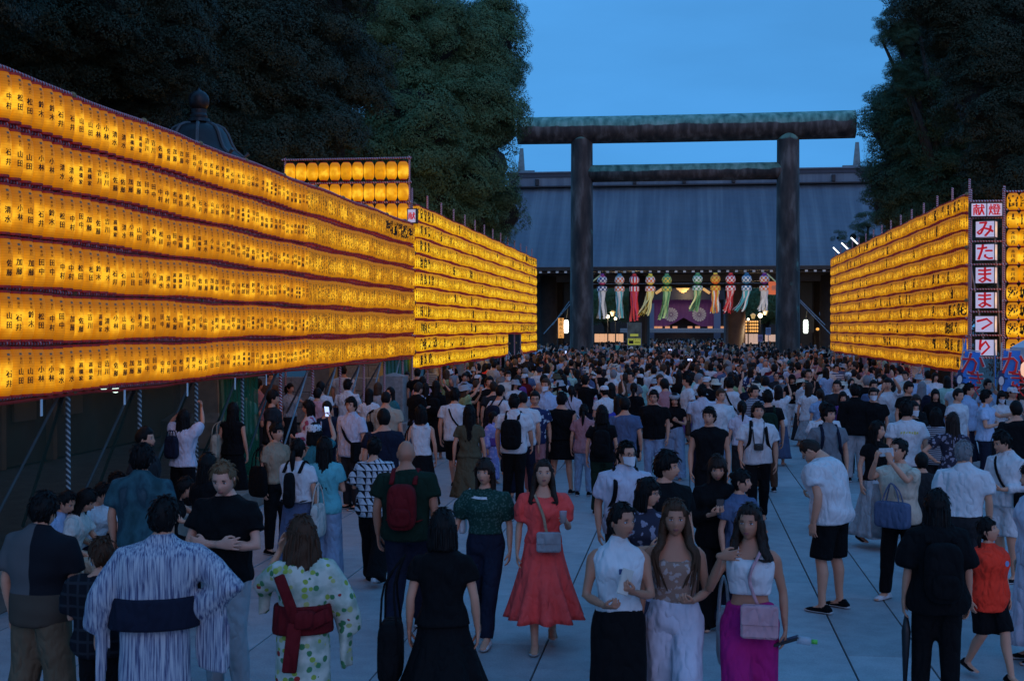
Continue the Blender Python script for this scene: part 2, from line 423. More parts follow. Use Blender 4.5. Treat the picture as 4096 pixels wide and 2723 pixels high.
def sag(Y, k, ph): return 0.014*math.sin(Y*1.46+ph+k*1.7) + 0.005*math.sin(Y*5.1+k*2.3)
ZT, ZB, NR = 5.70, 2.02, 6
row_h = (ZT-ZB)/NR
def put_lantern(X, Y, z, rz, i):
    o = obj('paper_lantern', me_body, None, (X, Y, z), rz)
    obj('top_ring', me_ring, o, (0, 0, LH/2+0.010)); obj('bottom_ring', me_ring, o, (0, 0, -LH/2-0.010))
    obj('lettering', name_meshes[i % len(name_meshes)], o)
    return o
class Lanterns:
    """many lanterns as one mass, rings and letters included"""
    def __init__(s, r, h, n=12): s.r, s.h, s.az = r, h, -0.55; s.bv, s.bf, s.bu = lantern_body(r, h, n, (0, .045, .16, .5, .84, .955, 1)); s.V = []; s.F = []; s.U = []; s.M = []; s.n = 0; s.TV = []; s.TF = []; s.tn = 0
    def add(s, X, Y, z, rz, txt=None, size=0.3):
        c, q = math.cos(rz), math.sin(rz); R = np.array(((c, -q, 0), (q, c, 0), (0, 0, 1)))
        s.V.append(s.bv @ R.T + (X, Y, z)); s.U.append(s.bu); s.F.append(s.bf+s.n); s.M.append(np.zeros(len(s.bf))); s.n += len(s.bv)
        for e in (-1, 1):
            n = 8; zz = z+e*(s.h/2+0.008); rv = [(X+0.76*s.r*math.cos(2*math.pi*i/n), Y+0.76*s.r*math.sin(2*math.pi*i/n), zz+d) for d in (-.022, .018) for i in range(n)]
            s.V.append(np.array(rv)); s.U.append(np.zeros((2*n, 2))); s.F.append(np.array([(i, (i+1) % n, n+(i+1) % n, n+i) for i in range(n)])+s.n); s.M.append(np.ones(n)); s.n += 2*n
        if txt:
            v, f = bold(*text_col(txt, size)); v = wrap_text(v, s.r, s.h, 0.004, s.az) @ R.T + (X, Y, z)
            s.TV.append(v); s.TF += [tuple(a+s.tn for a in t) for t in f]; s.tn += len(v)
    def build(s, name, m, letters=None, **k):
        o = obj(name, mesh_from(name, np.concatenate(s.V), np.concatenate(s.F), [m, M['red_trim']], np.concatenate(s.M), True, np.concatenate(s.U)), None, **k)
        if s.TV: obj('lettering', mesh_from('lettering', np.concatenate(s.TV), s.TF, [M['ink']]), o, kind='stuff')
        return o

bar_cache = {}
def wall_frame(name, label, X, y0, y1, z_list, posts, z_top, z_post0=0.0, skip=None, axis='Y', bar_r=0.027):
    """wound bars, posts and rope bindings that carry the lanterns"""
    root = empty(name, (X, y0, 0), label=label, cat='lantern rack')
    for k, z in enumerate(z_list):
        a, b = (y0, y1)
        if skip and skip(k): a2 = skip(k)
        else: a2 = None
        for (p, q) in ([(a, b)] if not a2 else [(a, a2[0]), (a2[1], b)]):
            n = max(2, int((q-p)/0.7)); t = MB()
            t.tube([(0, p-y0+(q-p)*i/n, z+sag(p+(q-p)*i/n, k, 0)) for i in range(n+1)], bar_r, 8)
            t.obj('bar', M['pole_rw_y'], root)
            t = MB(); t.tube([(0.01, p-y0+(q-p)*i/n, z-0.055+sag(p+(q-p)*i/n, k, 0)) for i in range(n+1)], 0.022, 6)
            t.obj('lantern_rail', M['red_trim'], root)
    pm = MB(); pm.tube([(0, 0, z_post0), (0, 0, z_top)], 0.030, 8); pmesh = pm.mesh('post', M['pole_rw_z'])
    pm2 = MB(); pm2.tube([(0, 0, z_post0), (0, 0, z_top)], 0.030, 8); pmesh2 = pm2.mesh('post', M['pole_bw_z'])
    kn = MB(); kn.ell((0, 0, 0), (0.055, 0.06, 0.05), 8, 5); kmesh = kn.mesh('rope_binding', M['rope'])
    for Y in posts:
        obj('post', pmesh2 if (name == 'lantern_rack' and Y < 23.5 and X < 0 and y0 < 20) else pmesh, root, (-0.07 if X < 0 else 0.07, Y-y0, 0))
        for z in (z_list[::3] if len(z_list) > 7 else z_list[::2]): obj('rope_binding', kmesh, root, (0, Y-y0, z+sag(Y, 0, 0)))
    return root

# near wall on the left: 6 rows; the 300 lanterns that show largest stand alone
near_posts = [11.1+2.15*i for i in range(0, 12)]
zl = [ZT-row_h*k for k in range(NR+1)]
wl_near = wall_frame('lantern_rack', 'tall rack of wound red and white bars along the near wall of amber lanterns', WXL, 11.0, 35.6, zl, near_posts, ZT+0.05)
for Y in near_posts[:-1]:
    for a, b in (((0.05, 0), (1.6, 2.0)),):
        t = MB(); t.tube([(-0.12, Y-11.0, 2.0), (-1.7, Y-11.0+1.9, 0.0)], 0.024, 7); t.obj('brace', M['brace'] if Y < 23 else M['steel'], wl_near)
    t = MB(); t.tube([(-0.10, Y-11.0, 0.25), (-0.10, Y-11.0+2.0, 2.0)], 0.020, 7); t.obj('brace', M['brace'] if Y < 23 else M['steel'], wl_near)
col_y = [12.9+0.25*i for i in range(91)]
massA = Lanterns(LR, LH)
for k in range(NR):
    for i, Y in enumerate(col_y):
        zc = ZT-row_h*(k+0.5)-0.02+sag(Y, k, 0); jx = random.uniform(-.008, .008)
        if i < 50:
            o = put_lantern(WXL+0.02+jx, Y, zc, random.uniform(-.12, .12), (i//2*5+k*3) if k not in (2, 4) else i*7+k)
            o['label'] = 'amber paper lantern, %s of the near lantern wall, %s from its near end' % (ROWW[k], ordn(i+1))
            o['category'] = 'lantern'; o['group'] = 'amber lanterns of the near lantern wall'
        else:
            big = '靖国神社崇敬奉賛会献灯'
            massA.add(WXL+0.02+jx, Y, zc, random.uniform(-.12, .12), big[(90-i) % len(big)] if (k == 0 and i > 76 and i < 90) else None, 0.36)
massA.build('paper_lanterns', M['lantern_amber'], label='mass of small amber lanterns with brush lettering at the far end of the near rack', cat='lanterns', group='amber lanterns of the near lantern wall', kind='stuff')

# far wall on the left: 10 rows, gap in the lowest two; right wall: 10 rows
LR2, LH2 = 0.130, 0.415
kan = '献灯奉納誠会社協和東京富士遺族山川田中大日本平成友好永代金森松花国光電工業商店組合'
ZT2 = 6.28; rh2 = 0.462
zl2 = [ZT2-rh2*k for k in range(11)]
YL0, YL1 = 36.0, 65.0
gapL = (y_at(2022, WXL), y_at(2088, WXL))
wall_frame('lantern_rack', 'long rack of bars and striped posts carrying the yellow lantern wall before the bronze gate', WXL, YL0, YL1, zl2, list(np.arange(YL0, YL1+1, 2.2)), ZT2+0.45,
           skip=lambda k: gapL if k >= 9 else None)
massB = Lanterns(LR2, LH2, 10)
ys = np.arange(YL0+0.15, YL1, 0.272)
for k in range(10):
    for i, Y in enumerate(ys):
        if k >= 8 and gapL[0] < Y < gapL[1]: continue
        tx = None
        if k != 5 and i in (1, 3, 5) or (k in (0, 7) and i > len(ys)-22 and i % 2 == 0) or rng.random() < 0.055 or (i % 40 == 33 and k % 2): tx = kan[int(rng.integers(len(kan)))]
        massB.add(WXL+0.02, Y, ZT2-rh2*(k+0.5)-0.01+sag(Y, k, 1), random.uniform(-.15, .15), tx, 0.33)
massB.build('paper_lanterns', M['lantern_far'], label='wall of bright yellow lanterns in ten rows leading up to the bronze gate', cat='lanterns', group='bright yellow lanterns of the far lantern wall', kind='stuff')
YR0, YR1 = 35.3, 66.5
wall_frame('lantern_rack', 'long rack of bars and striped posts under the lantern wall beside the white letter tower', WXR, YR0, YR1, zl2, list(np.arange(YR0, YR1+1, 2.2)), ZT2+0.4)
massC = Lanterns(LR2, LH2, 10); massC.az = 0.55
ys = np.arange(YR0+0.15, YR1, 0.272)
for k in range(10):
    for i, Y in enumerate(ys):
        tx = None
        if rng.random() < (0.16 if k == 0 else 0.07) or (k in (5, 6, 7, 8) and i % 30 == 14) or (k in (7, 8) and 3 < i < 8): tx = kan[int(rng.integers(len(kan)))]
        massC.add(WXR-0.02, Y, ZT2-rh2*(k+0.5)-0.01+sag(Y, k, 2), math.pi+random.uniform(-.15, .15), tx, 0.33)
massC.build('paper_lanterns', M['lantern_amber'], label='wall of amber lanterns in ten rows beside the tower of white box lanterns', cat='lanterns', group='amber lanterns of the wall beside the white box tower', kind='stuff')
# three small lit tubes leaning over the far end of the right wall
for i, xs in enumerate((3360, 3395, 3435)):
    Y = y_at(xs, WXR+0.1); b = MB(); b.tube([(0, 0, 0), (-0.28, 0, 0.28)], 0.028, 8)
    b.obj('strip_light', glow('cool tube light', (0.9, 0.95, 1.0), 3.0), None, (WXR+0.05, Y, ZT2+0.12), label='short white strip light leaning over the lantern wall, %s from the gate end' % ordn(i+1), cat='light', group='strip lights over the lantern wall')

# raised block of plain big lanterns behind the near wall
BLY = 37.2; bx0, bx1 = x_at(1139, BLY), x_at(1636, BLY)
blk = empty('lantern_rack', ((bx0+bx1)/2, BLY, 0), label='raised square rack of plain amber lanterns facing down the avenue behind the near wall', cat='lantern rack')
d0 = depth_of((bx0+bx1)/2, BLY); zof = lambda ys: CAMH-(ys-HY)*d0/FS
W = bx1-bx0
for k, ysx in enumerate((637, 733, 812, 890)):
    t = MB(); t.tube([(-W/2-0.08, 0, zof(ysx)), (W/2+0.08, 0, zof(ysx))], 0.030, 8); t.obj('bar', M['pole_rw_x'], blk)
for x in (-W/2, W/2):
    t = MB(); t.tube([(x, 0.06, 0), (x, 0.06, zof(628))], 0.032, 8); t.obj('post', M['pole_rw_z'], blk)
bigr, bigh = 0.158, 0.50
lv, lf, lu = lantern_body(bigr, bigh, 20); me_big = mesh_from('paper_lantern', lv, lf, [M['lantern_plain']], smooth=True, uv=lu)
for k, ysx in enumerate((687, 772, 853)):
    for i in range(11):
        X = bx0+0.17+(W-0.34)*i/10
        o = obj('paper_lantern', me_big, None, (X, BLY, zof(ysx)), -math.pi/2)
        obj('top_ring', me_ring, o, (0, 0, bigh/2+0.01)); obj('bottom_ring', me_ring, o, (0, 0, -bigh/2-0.01))
        tag(o, 'plain amber lantern, %s row of the raised square rack, %s from its outer post' % (('top', 'middle', 'bottom')[k], ordn(i+1)), 'lantern', 'plain lanterns of the raised square rack')

# ---------------------------------------------------------------- sign tower and big-letter lanterns on the right
TY = 34.9
def col_frame(name, label, xa, xb, Y, zs, z_top, cat='sign rack'):
    r = empty(name, ((xa+xb)/2, Y, 0), label=label, cat=cat)
    w = xb-xa
    for z in zs:
        t = MB(); t.tube([(-w/2-0.05, 0, z), (w/2+0.05, 0, z)], 0.022, 7); t.obj('bar', M['pole_rw_x'], r)
    for x in (-w/2, w/2):
        t = MB(); t.tube([(x, 0.05, 0), (x, 0.05, z_top)], 0.030, 8); t.obj('post', M['pole_rw_z'], r)
    return r
txa, txb = x_at(3884, TY), x_at(4014, TY); dT = depth_of(txa, TY); zT = lambda ys: CAMH-(ys-HY)*dT/FS
tower = col_frame('sign_tower', 'narrow tower of bars and posts carrying white box lanterns with red letters', txa, txb, TY, [zT(y) for y in (805, 872, 966, 1058, 1157, 1247, 1341, 1431)], zT(755))
for a, b in (((0.3, zT(940)), (0.55, 0.2)), ((-0.35, zT(1020)), (0.1, zT(1431)))):
    t = MB(); t.tube([(a[0], 0.5, a[1]), (b[0], 0.5, b[1])], 0.02, 6); t.obj('brace', M['steel'], tower)
M['box_face'] = mat('lit white paper face', (0.7, 0.68, 0.72), 0.7, emit=(0.50, 0.42, 0.55), estr=0.62)
def box_glow():
    m = mat('lit warm paper side', (0.7, 0.6, 0.5), 0.7); nt, b = nodes_of(m)
    v = coord(nt, (3.5, 3.5, 3.5)); gr = nt.nodes.new('ShaderNodeTexGradient'); gr.gradient_type = 'SPHERICAL'; nt.links.new(v, gr.inputs[0])
    c = ramp(nt, gr.outputs[0], [(0, (0.42, 0.28, 0.30)), (0.5, (0.60, 0.42, 0.36)), (1, (1.2, 0.75, 0.35))])
    nt.links.new(c, b.inputs['Emission Color']); b.inputs['Emission Strength'].default_value = 0.85
    return m
M['box_side'] = box_glow()
rzb = math.radians(-34)
for ch, ysx in zip('みたまつり', (0,)*5): pass
for i, (ch, ysx) in enumerate(zip('みたままつり', (921, 1012, 1103, 1202, 1296, 1389))):
    X = x_at(3939, TY); o = empty('box_lantern', (X, TY-0.15, zT(ysx)), rzb+math.radians(11), label='white box lantern with a red letter, %s in the narrow tower beside the lantern wall' % (['top', 'second', 'third', 'fourth', 'fifth', 'lowest'][i]), cat='box lantern', group='white box lanterns spelling a word')
    w, d, h = 0.47, 0.36, 0.42
    b = MB(); b.quad((-w/2, -d/2, -h/2), (w/2, -d/2, -h/2), (w/2, -d/2, h/2), (-w/2, -d/2, h/2)); b.quad((-w/2, d/2, -h/2), (-w/2, -d/2, -h/2), (-w/2, -d/2, h/2), (-w/2, d/2, h/2)); b.quad((w/2, d/2, -h/2), (-w/2, d/2, -h/2), (-w/2, d/2, h/2), (w/2, d/2, h/2)); b.obj('front_paper', M['box_face'], o)
    b = MB(); b.quad((0, -d/2, -h/2), (0, d/2, -h/2), (0, d/2, h/2), (0, -d/2, h/2)); b.obj('side_paper', M['box_side'], o, (w/2, 0, 0))
    b = MB()
    for sx in (-1, 1):
        for sy in (-1, 1): b.box((sx*w/2, sy*d/2, 0), (0.018, 0.018, h+0.02))
        for sz in (-1, 1): b.box((sx*w/2, 0, sz*h/2), (0.016, d, 0.018))
    for sy in (-1, 1):
        for sz in (-1, 1): b.box((0, sy*d/2, sz*h/2), (w, 0.016, 0.02))
    b.box((0, 0, h/2), (w-0.02, d-0.02, 0.012)); b.obj('frame', M['dark'], o)
    v, f = bold(*glyph(ch), 0.02); v = v*0.46; vv = np.stack([v[:, 0], np.full(len(v), -d/2-0.004), v[:, 1]], 1)
    obj('letter', mesh_from('letter', vv, f, [M['lit_red']]), o)
def plank_sign(chars, xsa, xsb, ysa, ysb, Y, label, red=True):
    X0, X1 = x_at(xsa, Y), x_at(xsb, Y); dd = depth_of((X0+X1)/2, Y); z0, z1 = CAMH-(ysb-HY)*dd/FS, CAMH-(ysa-HY)*dd/FS
    o = empty('box_lantern', ((X0+X1)/2, Y, (z0+z1)/2), label=label, cat='box lantern')
    w, h = X1-X0, z1-z0; b = MB(); b.box((0, 0, 0), (w, 0.25, h), bev=0.01); b.obj('paper_box', M['box_face'], o)
    n = len(chars)
    for i, c in enumerate(chars):
        v, f = bold(*glyph(c), 0.015); v = v*min(h, w/n)*0.88; obj('letter', mesh_from('letter', np.stack([v[:, 0]+(i-(n-1)/2)*w/n, np.full(len(v), -0.130), v[:, 1]], 1), f, [M['lit_red']]), o)
    b = MB()
    for i in range(n+1): b.box(((i-n/2)*w/n, -0.01, 0), (0.02, 0.262, h+0.03))
    for s in (-1, 1): b.box((0, -0.01, s*h/2), (w, 0.262, 0.022))
    b.obj('frame', M['dark'], o)
plank_sign('献燈', 3878, 4004, 814, 868, TY-0.2, 'wide white box lantern with two red characters above the narrow letter tower')
plank_sign('献', 1634, 1668, 838, 893, 35.9, 'small white box lantern with one red character where the two lantern walls meet')
# block with big letters at the edge
RY = 34.4; rxa = x_at(4014, RY); rblk = col_frame('lantern_rack', 'rack of large amber lanterns with bold black characters beside the white letter tower', rxa+0.02, rxa+2.4, RY, [zT(y) for y in (776, 847, 917, 989, 1060, 1130, 1204, 1278, 1350)], zT(752), 'lantern rack')
rows = ['富国生命', '大日本印', None, None, None, '茨城県遺', '茨城日本', '茨城チカ', 'SIMO']
lvb, lfb, lub = lantern_body(0.150, 0.42, 18); me_blk = mesh_from('paper_lantern', lvb, lfb, [M['lantern_plain']], smooth=True, uv=lub)
for k, (s, ysx) in enumerate(zip(rows, (817, 888, 958, 1030, 1101, 1174, 1244, 1316, 1388))):
    for i in range(4):
        X = rxa+0.22+i*0.292
        o = obj('paper_lantern', me_blk, None, (X, RY, zT(ysx)), -math.pi/2-0.2)
        txt = s[i] if s else '木川内'
        v, f = bold(*text_col(txt, 0.30 if s else 0.105), 0.009 if s else 0.003); obj('lettering', mesh_from('lettering', wrap_text(v, 0.150, 0.42, 0.003), f, [M['ink']]), o)
        obj('bottom_ring', me_ring, o, (0, 0, -0.22)); obj('top_ring', me_ring, o, (0, 0, 0.22))
        tag(o, 'large amber lantern, %s row beside the white letter tower, %s from the tower' % (ordn(k+1), ordn(i+1)), 'lantern', 'bold-letter lanterns beside the white letter tower')
# ================================================================ BRONZE GATE (torii)
def torii_mat():
    m = mat('weathered bronze', (0.05, 0.04, 0.035), 0.65, metal=0.15); nt, b = nodes_of(m)
    geo = nt.nodes.new('ShaderNodeNewGeometry'); sp = nt.nodes.new('ShaderNodeSeparateXYZ'); nt.links.new(geo.outputs['Normal'], sp.inputs[0])
    v = coord(nt); n1 = noise(nt, v, 0.9, 6); n2 = noise(nt, coord(nt, (3, 3, 0.35)), 1.0, 5); n3 = noise(nt, coord(nt, (2.2, 2.2, 0.6)), 1.2, 6)
    up = math_(nt, 'ADD', sp.outputs[2], math_(nt, 'MULTIPLY', math_(nt, 'SUBTRACT', n1, 0.5), 0.62))
    fac = ramp(nt, up, [(0.12, (0, 0, 0)), (0.20, (1, 1, 1))])
    green = ramp(nt, n2, [(0.3, (0.05, 0.13, 0.10)), (0.52, (0.17, 0.33, 0.25)), (0.75, (0.38, 0.52, 0.42))])
    brown = ramp(nt, n3, [(0.28, (0.022, 0.017, 0.015)), (0.5, (0.075, 0.050, 0.040)), (0.72, (0.20, 0.155, 0.13))])
    c = mixc(nt, fac, brown, green); nt.links.new(c, b.inputs['Base Color'])
    bp = nt.nodes.new('ShaderNodeBump'); bp.inputs['Strength'].default_value = 0.4; bp.inputs['Distance'].default_value = 0.05
    nt.links.new(n3, bp.inputs['Height']); nt.links.new(bp.outputs[0], b.inputs['Normal'])
    return m
M['bronze'] = torii_mat()
TYY = 76.0
tor = empty('torii_gate', (x_at(2739, TYY), TYY, 0), label='huge weathered bronze torii gate with green patina spanning the avenue', cat='torii')
tx0 = tor.location.x
for xs in (2327, 3151):
    X = x_at(xs, TYY)-tx0; z1 = z_at(500, X+tx0, TYY)
    b = MB(); n = 14; prof = [(0.82, 0), (0.82, 0.5), (0.74, 0.55)]+[(0.70-0.075*i/n, 0.6+(z1-0.6)*i/n) for i in range(n+1)]
    b.lathe(prof, (X, 0, 0), 40); b.obj('pillar', M['bronze'], tor, smooth=True)
    b = MB(); b.box((X, 0, 0.25), (1.9, 1.9, 0.3), bev=0.05); b.obj('pillar_base', M['granite'], tor)
kz = z_at(515, x_at(2740, TYY), TYY); xa, xb = x_at(2073, TYY)-tx0, x_at(3418, TYY)-tx0
b = MB(); n = 40; pts = []; 
for i in range(n+1):
    f_ = i/n; pts.append((xa+(xb-xa)*f_, 0, kz+0.04*(2*f_-1)**2))
b.tube(pts, 0.79, 40); b.obj('top_beam', M['bronze'], tor, smooth=False)
for p in tor.children[-1].data.polygons: p.use_smooth = len(p.vertices) == 4
kz2 = z_at(690, x_at(2740, TYY), TYY)
b = MB(); b.tube([(x_at(2340, TYY)-tx0, 0, kz2), (x_at(3140, TYY)-tx0, 0, kz2)], 0.50, 32); b.obj('tie_beam', M['bronze'], tor, smooth=True)

# ================================================================ SHRINE GATE HOUSE
def roof_mat():
    m = mat('weathered copper roof sheets', (0.12, 0.16, 0.20), 0.6, metal=0.0); nt, b = nodes_of(m)
    n1 = noise(nt, coord(nt, (1.0, 0.04, 0.04)), 1.9, 6); n2 = noise(nt, coord(nt, (6, 0.3, 0.3)), 1.0, 4); n3 = noise(nt, coord(nt), 0.25, 4)
    c = ramp(nt, n1, [(0.32, (0.070, 0.10, 0.13)), (0.52, (0.105, 0.145, 0.18)), (0.68, (0.20, 0.25, 0.27))])
    c = mixc(nt, 0.35, c, ramp(nt, n2, [(0.35, (0.09, 0.12, 0.16)), (0.7, (0.20, 0.24, 0.27))]))
    c = mixc(nt, 0.35, c, ramp(nt, n3, [(0.35, (0.09, 0.12, 0.16)), (0.65, (0.19, 0.22, 0.25))]))
    nt.links.new(c, b.inputs['Base Color'])
    return m
M['roof'] = roof_mat()
GY = 97.0
gate = empty('gate_house', (0, GY, 0), label='shrine gate house with a vast blue-grey copper roof behind the bronze gate', cat='gate house')
EZ, RZ, RD = 7.35, 14.15, 8.4
exl, exr = -19.6, 19.8; rxl, rxr = -17.6, 17.2
# roof as many real courses
nc = 64; b = MB()
def prof_roof(t): return EZ+(RZ-EZ)*(t**1.06)
for i in range(nc):
    t0, t1 = i/nc, (i+1)/nc
    y0, y1 = RD*t0, RD*t1; z0, z1 = prof_roof(t0), prof_roof(t1)
    l0, l1 = exl+(rxl-exl)*t0, exl+(rxl-exl)*t1; r0, r1 = exr+(rxr-exr)*t0, exr+(rxr-exr)*t1
    z0 += 0.03
    b.add([(l0, y0, z0), (r0, y0, z0), (r1, y1, z1), (l1, y1, z1), (l0, y0, z0-0.05), (r0, y0, z0-0.05)], [(0, 1, 2, 3), (4, 5, 1, 0)])
b.add([(exl, 0, EZ), (rxl, RD, RZ), (exl, 2*RD, EZ)], [(0, 1, 2)]); b.add([(exr, 0, EZ), (exr, 2*RD, EZ), (rxr, RD, RZ)], [(0, 1, 2)])
b.add([(exl, 2*RD, EZ), (rxl, RD, RZ), (rxr, RD, RZ), (exr, 2*RD, EZ)], [(0, 1, 2, 3)])
b.obj('roof', M['roof'], gate, kind=None)
roof = gate.children[-1]
b = MB(); b.box((0.15, RD, RZ+0.05), (29.9, 1.3, 0.10)); b.obj('ridge_sill', M['black'], gate)
b = MB(); b.box((0.15, RD, RZ+0.45), (29.0, 0.9, 0.70)); b.obj('ridge_band', M['roof'], gate)
b = MB(); b.box((0.15, RD, RZ+0.98), (29.2, 1.1, 0.34)); b.obj('ridge_beam', mat('dark roof timber', (0.04, 0.045, 0.06), 0.6, 0.2, 3), gate)
b = MB(); b.box((0.15, RD, RZ+1.20), (29.4, 1.3, 0.10)); b.obj('ridge_cap', M['roof'], gate)
for xs in (2148, 2538, 2736, 2933, 3333):
    X = x_at(xs, GY+RD-0.6); b = MB(); b.box((0, 0, 0), (0.28, 0.25, 0.52), bev=0.02); b.obj('ridge_bracket', M['black'], gate, (X, RD-0.58, RZ+0.40))
M['finial'] = mat('pale copper finial', (0.16, 0.24, 0.25), 0.5, 0.3, 3)
for xs, s in ((2085, -1), (3425, 1)):
    X = x_at(xs, GY+RD)
    b = MB(); b.add([(-.30, -.12, 0), (.30, -.12, 0), (.16, -.12, 2.0), (-.10, -.12, 2.0), (-.30, .12, 0), (.30, .12, 0), (.16, .12, 2.0), (-.10, .12, 2.0)],
                    [(0, 1, 2, 3), (7, 6, 5, 4), (0, 4, 5, 1), (1, 5, 6, 2), (2, 6, 7, 3), (3, 7, 4, 0)])
    b.box((0.5*-s, 0, 0.1), (1.2, 0.3, 0.18)); b.obj('finial', M['finial'], gate, (X, RD, RZ+1.25))
# eaves
b = MB(); b.box((0.15, 0.25, EZ-0.16), (39.2, 0.5, 0.26)); b.obj('eave_board', M['dark'], gate)
b = MB(); b.box((0.15, 2.2, EZ-0.42), (36.0, 3.8, 0.12)); b.obj('soffit', M['dark'], gate)
rm = MB(); rm.box((0, 0, 0), (0.20, 0.9, 0.16)); rmm = rm.mesh('rafter', M['dark']); re_ = MB(); re_.box((0, 0, 0), (0.205, 0.012, 0.15)); rem = re_.mesh('rafter_cap', mat('white rafter end', (0.75, 0.72, 0.66), 0.6))
x = -17.8
while x < 18.2:
    r_ = obj('rafter', rmm, gate, (x, 0.55, EZ-0.38)); obj('rafter_cap', rem, r_, (0, -0.457, 0)); x += 0.63
# posts, walls, doors
M['post_lit'] = mat('warm-lit timber pillar', (0.10, 0.045, 0.022), 0.5, 0.35, 1.5)  # lamplight put into the brown; the other pillar rows keep dark timber
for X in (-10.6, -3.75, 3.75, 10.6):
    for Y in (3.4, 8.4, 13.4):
        b = MB(); b.lathe([(0.78, 0), (0.78, 0.2), (0.68, 0.22), (0.66, EZ-0.6)], (X, Y, 0), 28); b.obj('pillar', M['post_lit'] if X == 3.75 else M['dark'], gate, smooth=True)
for s in (-1, 1):
    b = MB(); b.box((s*11.8, 8.4, 3.3), (8.0, 0.25, 6.6)); b.obj('wall', M['dark'], gate)
    for k in range(7):
        b = MB(); b.box((s*(8.3+k*1.1), 8.2, 3.4), (0.9, 0.12, 6.0), bev=0.02); b.obj('panel', mat('dark door panel', (0.022, 0.024, 0.022), 0.5), gate)
b = MB(); b.box((0, 3.4, EZ-0.75), (30, 0.5, 0.55)); b.obj('lintel', M['dark'], gate)
b = MB(); b.box((0, 13.4, EZ-0.75), (30, 0.5, 0.9)); b.obj('lintel', M['dark'], gate)
b = MB(); b.box((0, 8.4, EZ-0.1), (30, 9.5, 0.12)); b.obj('ceiling_board', M['dark'], gate)

# ================================================================ HALL BEYOND
HYY = 150.0
hall = empty('worship_hall', (0, HYY, 0), label='worship hall seen through the gate with a purple crested curtain and gilded gable', cat='shrine hall')
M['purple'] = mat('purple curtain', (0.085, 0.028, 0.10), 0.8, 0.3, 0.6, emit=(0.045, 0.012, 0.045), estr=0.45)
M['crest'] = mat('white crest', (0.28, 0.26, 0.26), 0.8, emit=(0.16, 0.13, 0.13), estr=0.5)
def hx(xs): return x_at(xs, HYY)
def hz(ys, xs=2730): return z_at(ys, x_at(xs, HYY), HYY)
b = MB(); b.box((0.0, 2.0, 6.2), (34, 0.4, 12.4)); b.obj('wall', M['dark'], hall)
# curtain scalloped up in the middle
b = MB(); x0, x1 = hx(2610), hx(2860); n = 60; zt = hz(1198); V = []; F = []
for i in range(n+1):
    f_ = i/n; X = x0+(x1-x0)*f_; c_ = abs(2*f_-1); zb = hz(1306)+(hz(1270)-hz(1306))*max(0, 1-c_*1.7)**1.2
    yy = 0.06*math.sin(f_*90); V += [(X, yy, zb), (X, yy*0.3, zt)]
for i in range(n): F.append((2*i, 2*i+2, 2*i+3, 2*i+1))
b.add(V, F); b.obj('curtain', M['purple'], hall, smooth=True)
for xs in (2684, 2797):
    b = MB(); X = hx(xs); Z = hz(1258); R0 = 0.80
    for k in range(16):
        a0 = 2*math.pi*(k+0.06)/16; a1 = 2*math.pi*(k+0.94)/16; am = (a0+a1)/2; p = lambda r, a: (X+r*math.cos(a), -0.10, Z+r*math.sin(a))
        b.add([p(0.14, am), p(R0*0.9, a0), p(R0, am-0.08), p(R0, am+0.08), p(R0*0.9, a1)], [(0, 1, 2, 3, 4)])
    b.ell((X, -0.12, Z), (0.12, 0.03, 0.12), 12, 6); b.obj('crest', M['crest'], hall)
# roof with gable, gold carving
M['hall_roof'] = mat('dark hall roof', (0.030, 0.028, 0.035), 0.6, 0.2, 1)
gx = hx(2731); gz = hz(1130)
b = MB(); hw = hx(2840)-gx
b.add([(gx-hw*1.9, -1.5, hz(1172)), (gx-hw*1.0, -1.5, hz(1158)), (gx, -1.5, gz+0.4), (gx+hw, -1.5, hz(1158)), (gx+hw*1.9, -1.5, hz(1172)), (gx+hw*1.9, -1.5, hz(1200)), (gx-hw*1.9, -1.5, hz(1200)),
       (gx-hw*1.9, 2, hz(1172)), (gx-hw, 2, hz(1158)), (gx, 2, gz+0.4), (gx+hw, 2, hz(1158)), (gx+hw*1.9, 2, hz(1172))],
      [(6, 5, 4, 3, 2, 1, 0), (0, 1, 8, 7), (1, 2, 9, 8), (2, 3, 10, 9), (3, 4, 11, 10)])
b.obj('roof', M['hall_roof'], hall)
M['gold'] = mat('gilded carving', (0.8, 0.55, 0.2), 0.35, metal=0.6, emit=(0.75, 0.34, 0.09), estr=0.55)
b = MB(); w = hx(2770)-gx
n = 30; V = []; F = []
for i in range(n+1):
    f_ = 2*i/n-1; zt_ = hz(1139); zb_ = hz(1139)-(0.9*(1-abs(f_)**1.6)+0.10*abs(math.sin(f_*14)))
    V += [(gx+w*f_, -1.65, zb_), (gx+w*f_, -1.65, zt_), (gx+w*f_, -1.55, zb_), (gx+w*f_, -1.55, zt_)]
for i in range(n): F += [(4*i, 4*i+4, 4*i+5, 4*i+1), (4*i+2, 4*i+3, 4*i+7, 4*i+6), (4*i, 4*i+2, 4*i+6, 4*i+4)]
b.add(V, F)
for s in (-1, 1):
    for k in range(5): b.ell((gx+s*w*(0.2+0.16*k), -1.70, hz(1147)-0.03*k), (0.12, 0.06, 0.08), 8, 5, mi=1)
b.ell((gx, -1.72, hz(1146)), (0.18, 0.08, 0.18), 12, 6, mi=1)
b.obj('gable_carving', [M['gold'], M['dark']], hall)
for s in (-1, 1):
    for xs in ((2731+s*93),):
        b = MB(); b.box((hx(xs), -1.6, hz(1165)), (1.0, 0.12, 0.32), ry=s*0.6, bev=0.03); b.obj('gable_fitting', M['gold'], hall)
b = MB(); b.box((gx, -2.4, hz(1322)), (14, 1.0, 0.5), bev=0.04); b.obj('step', M['granite'], hall)
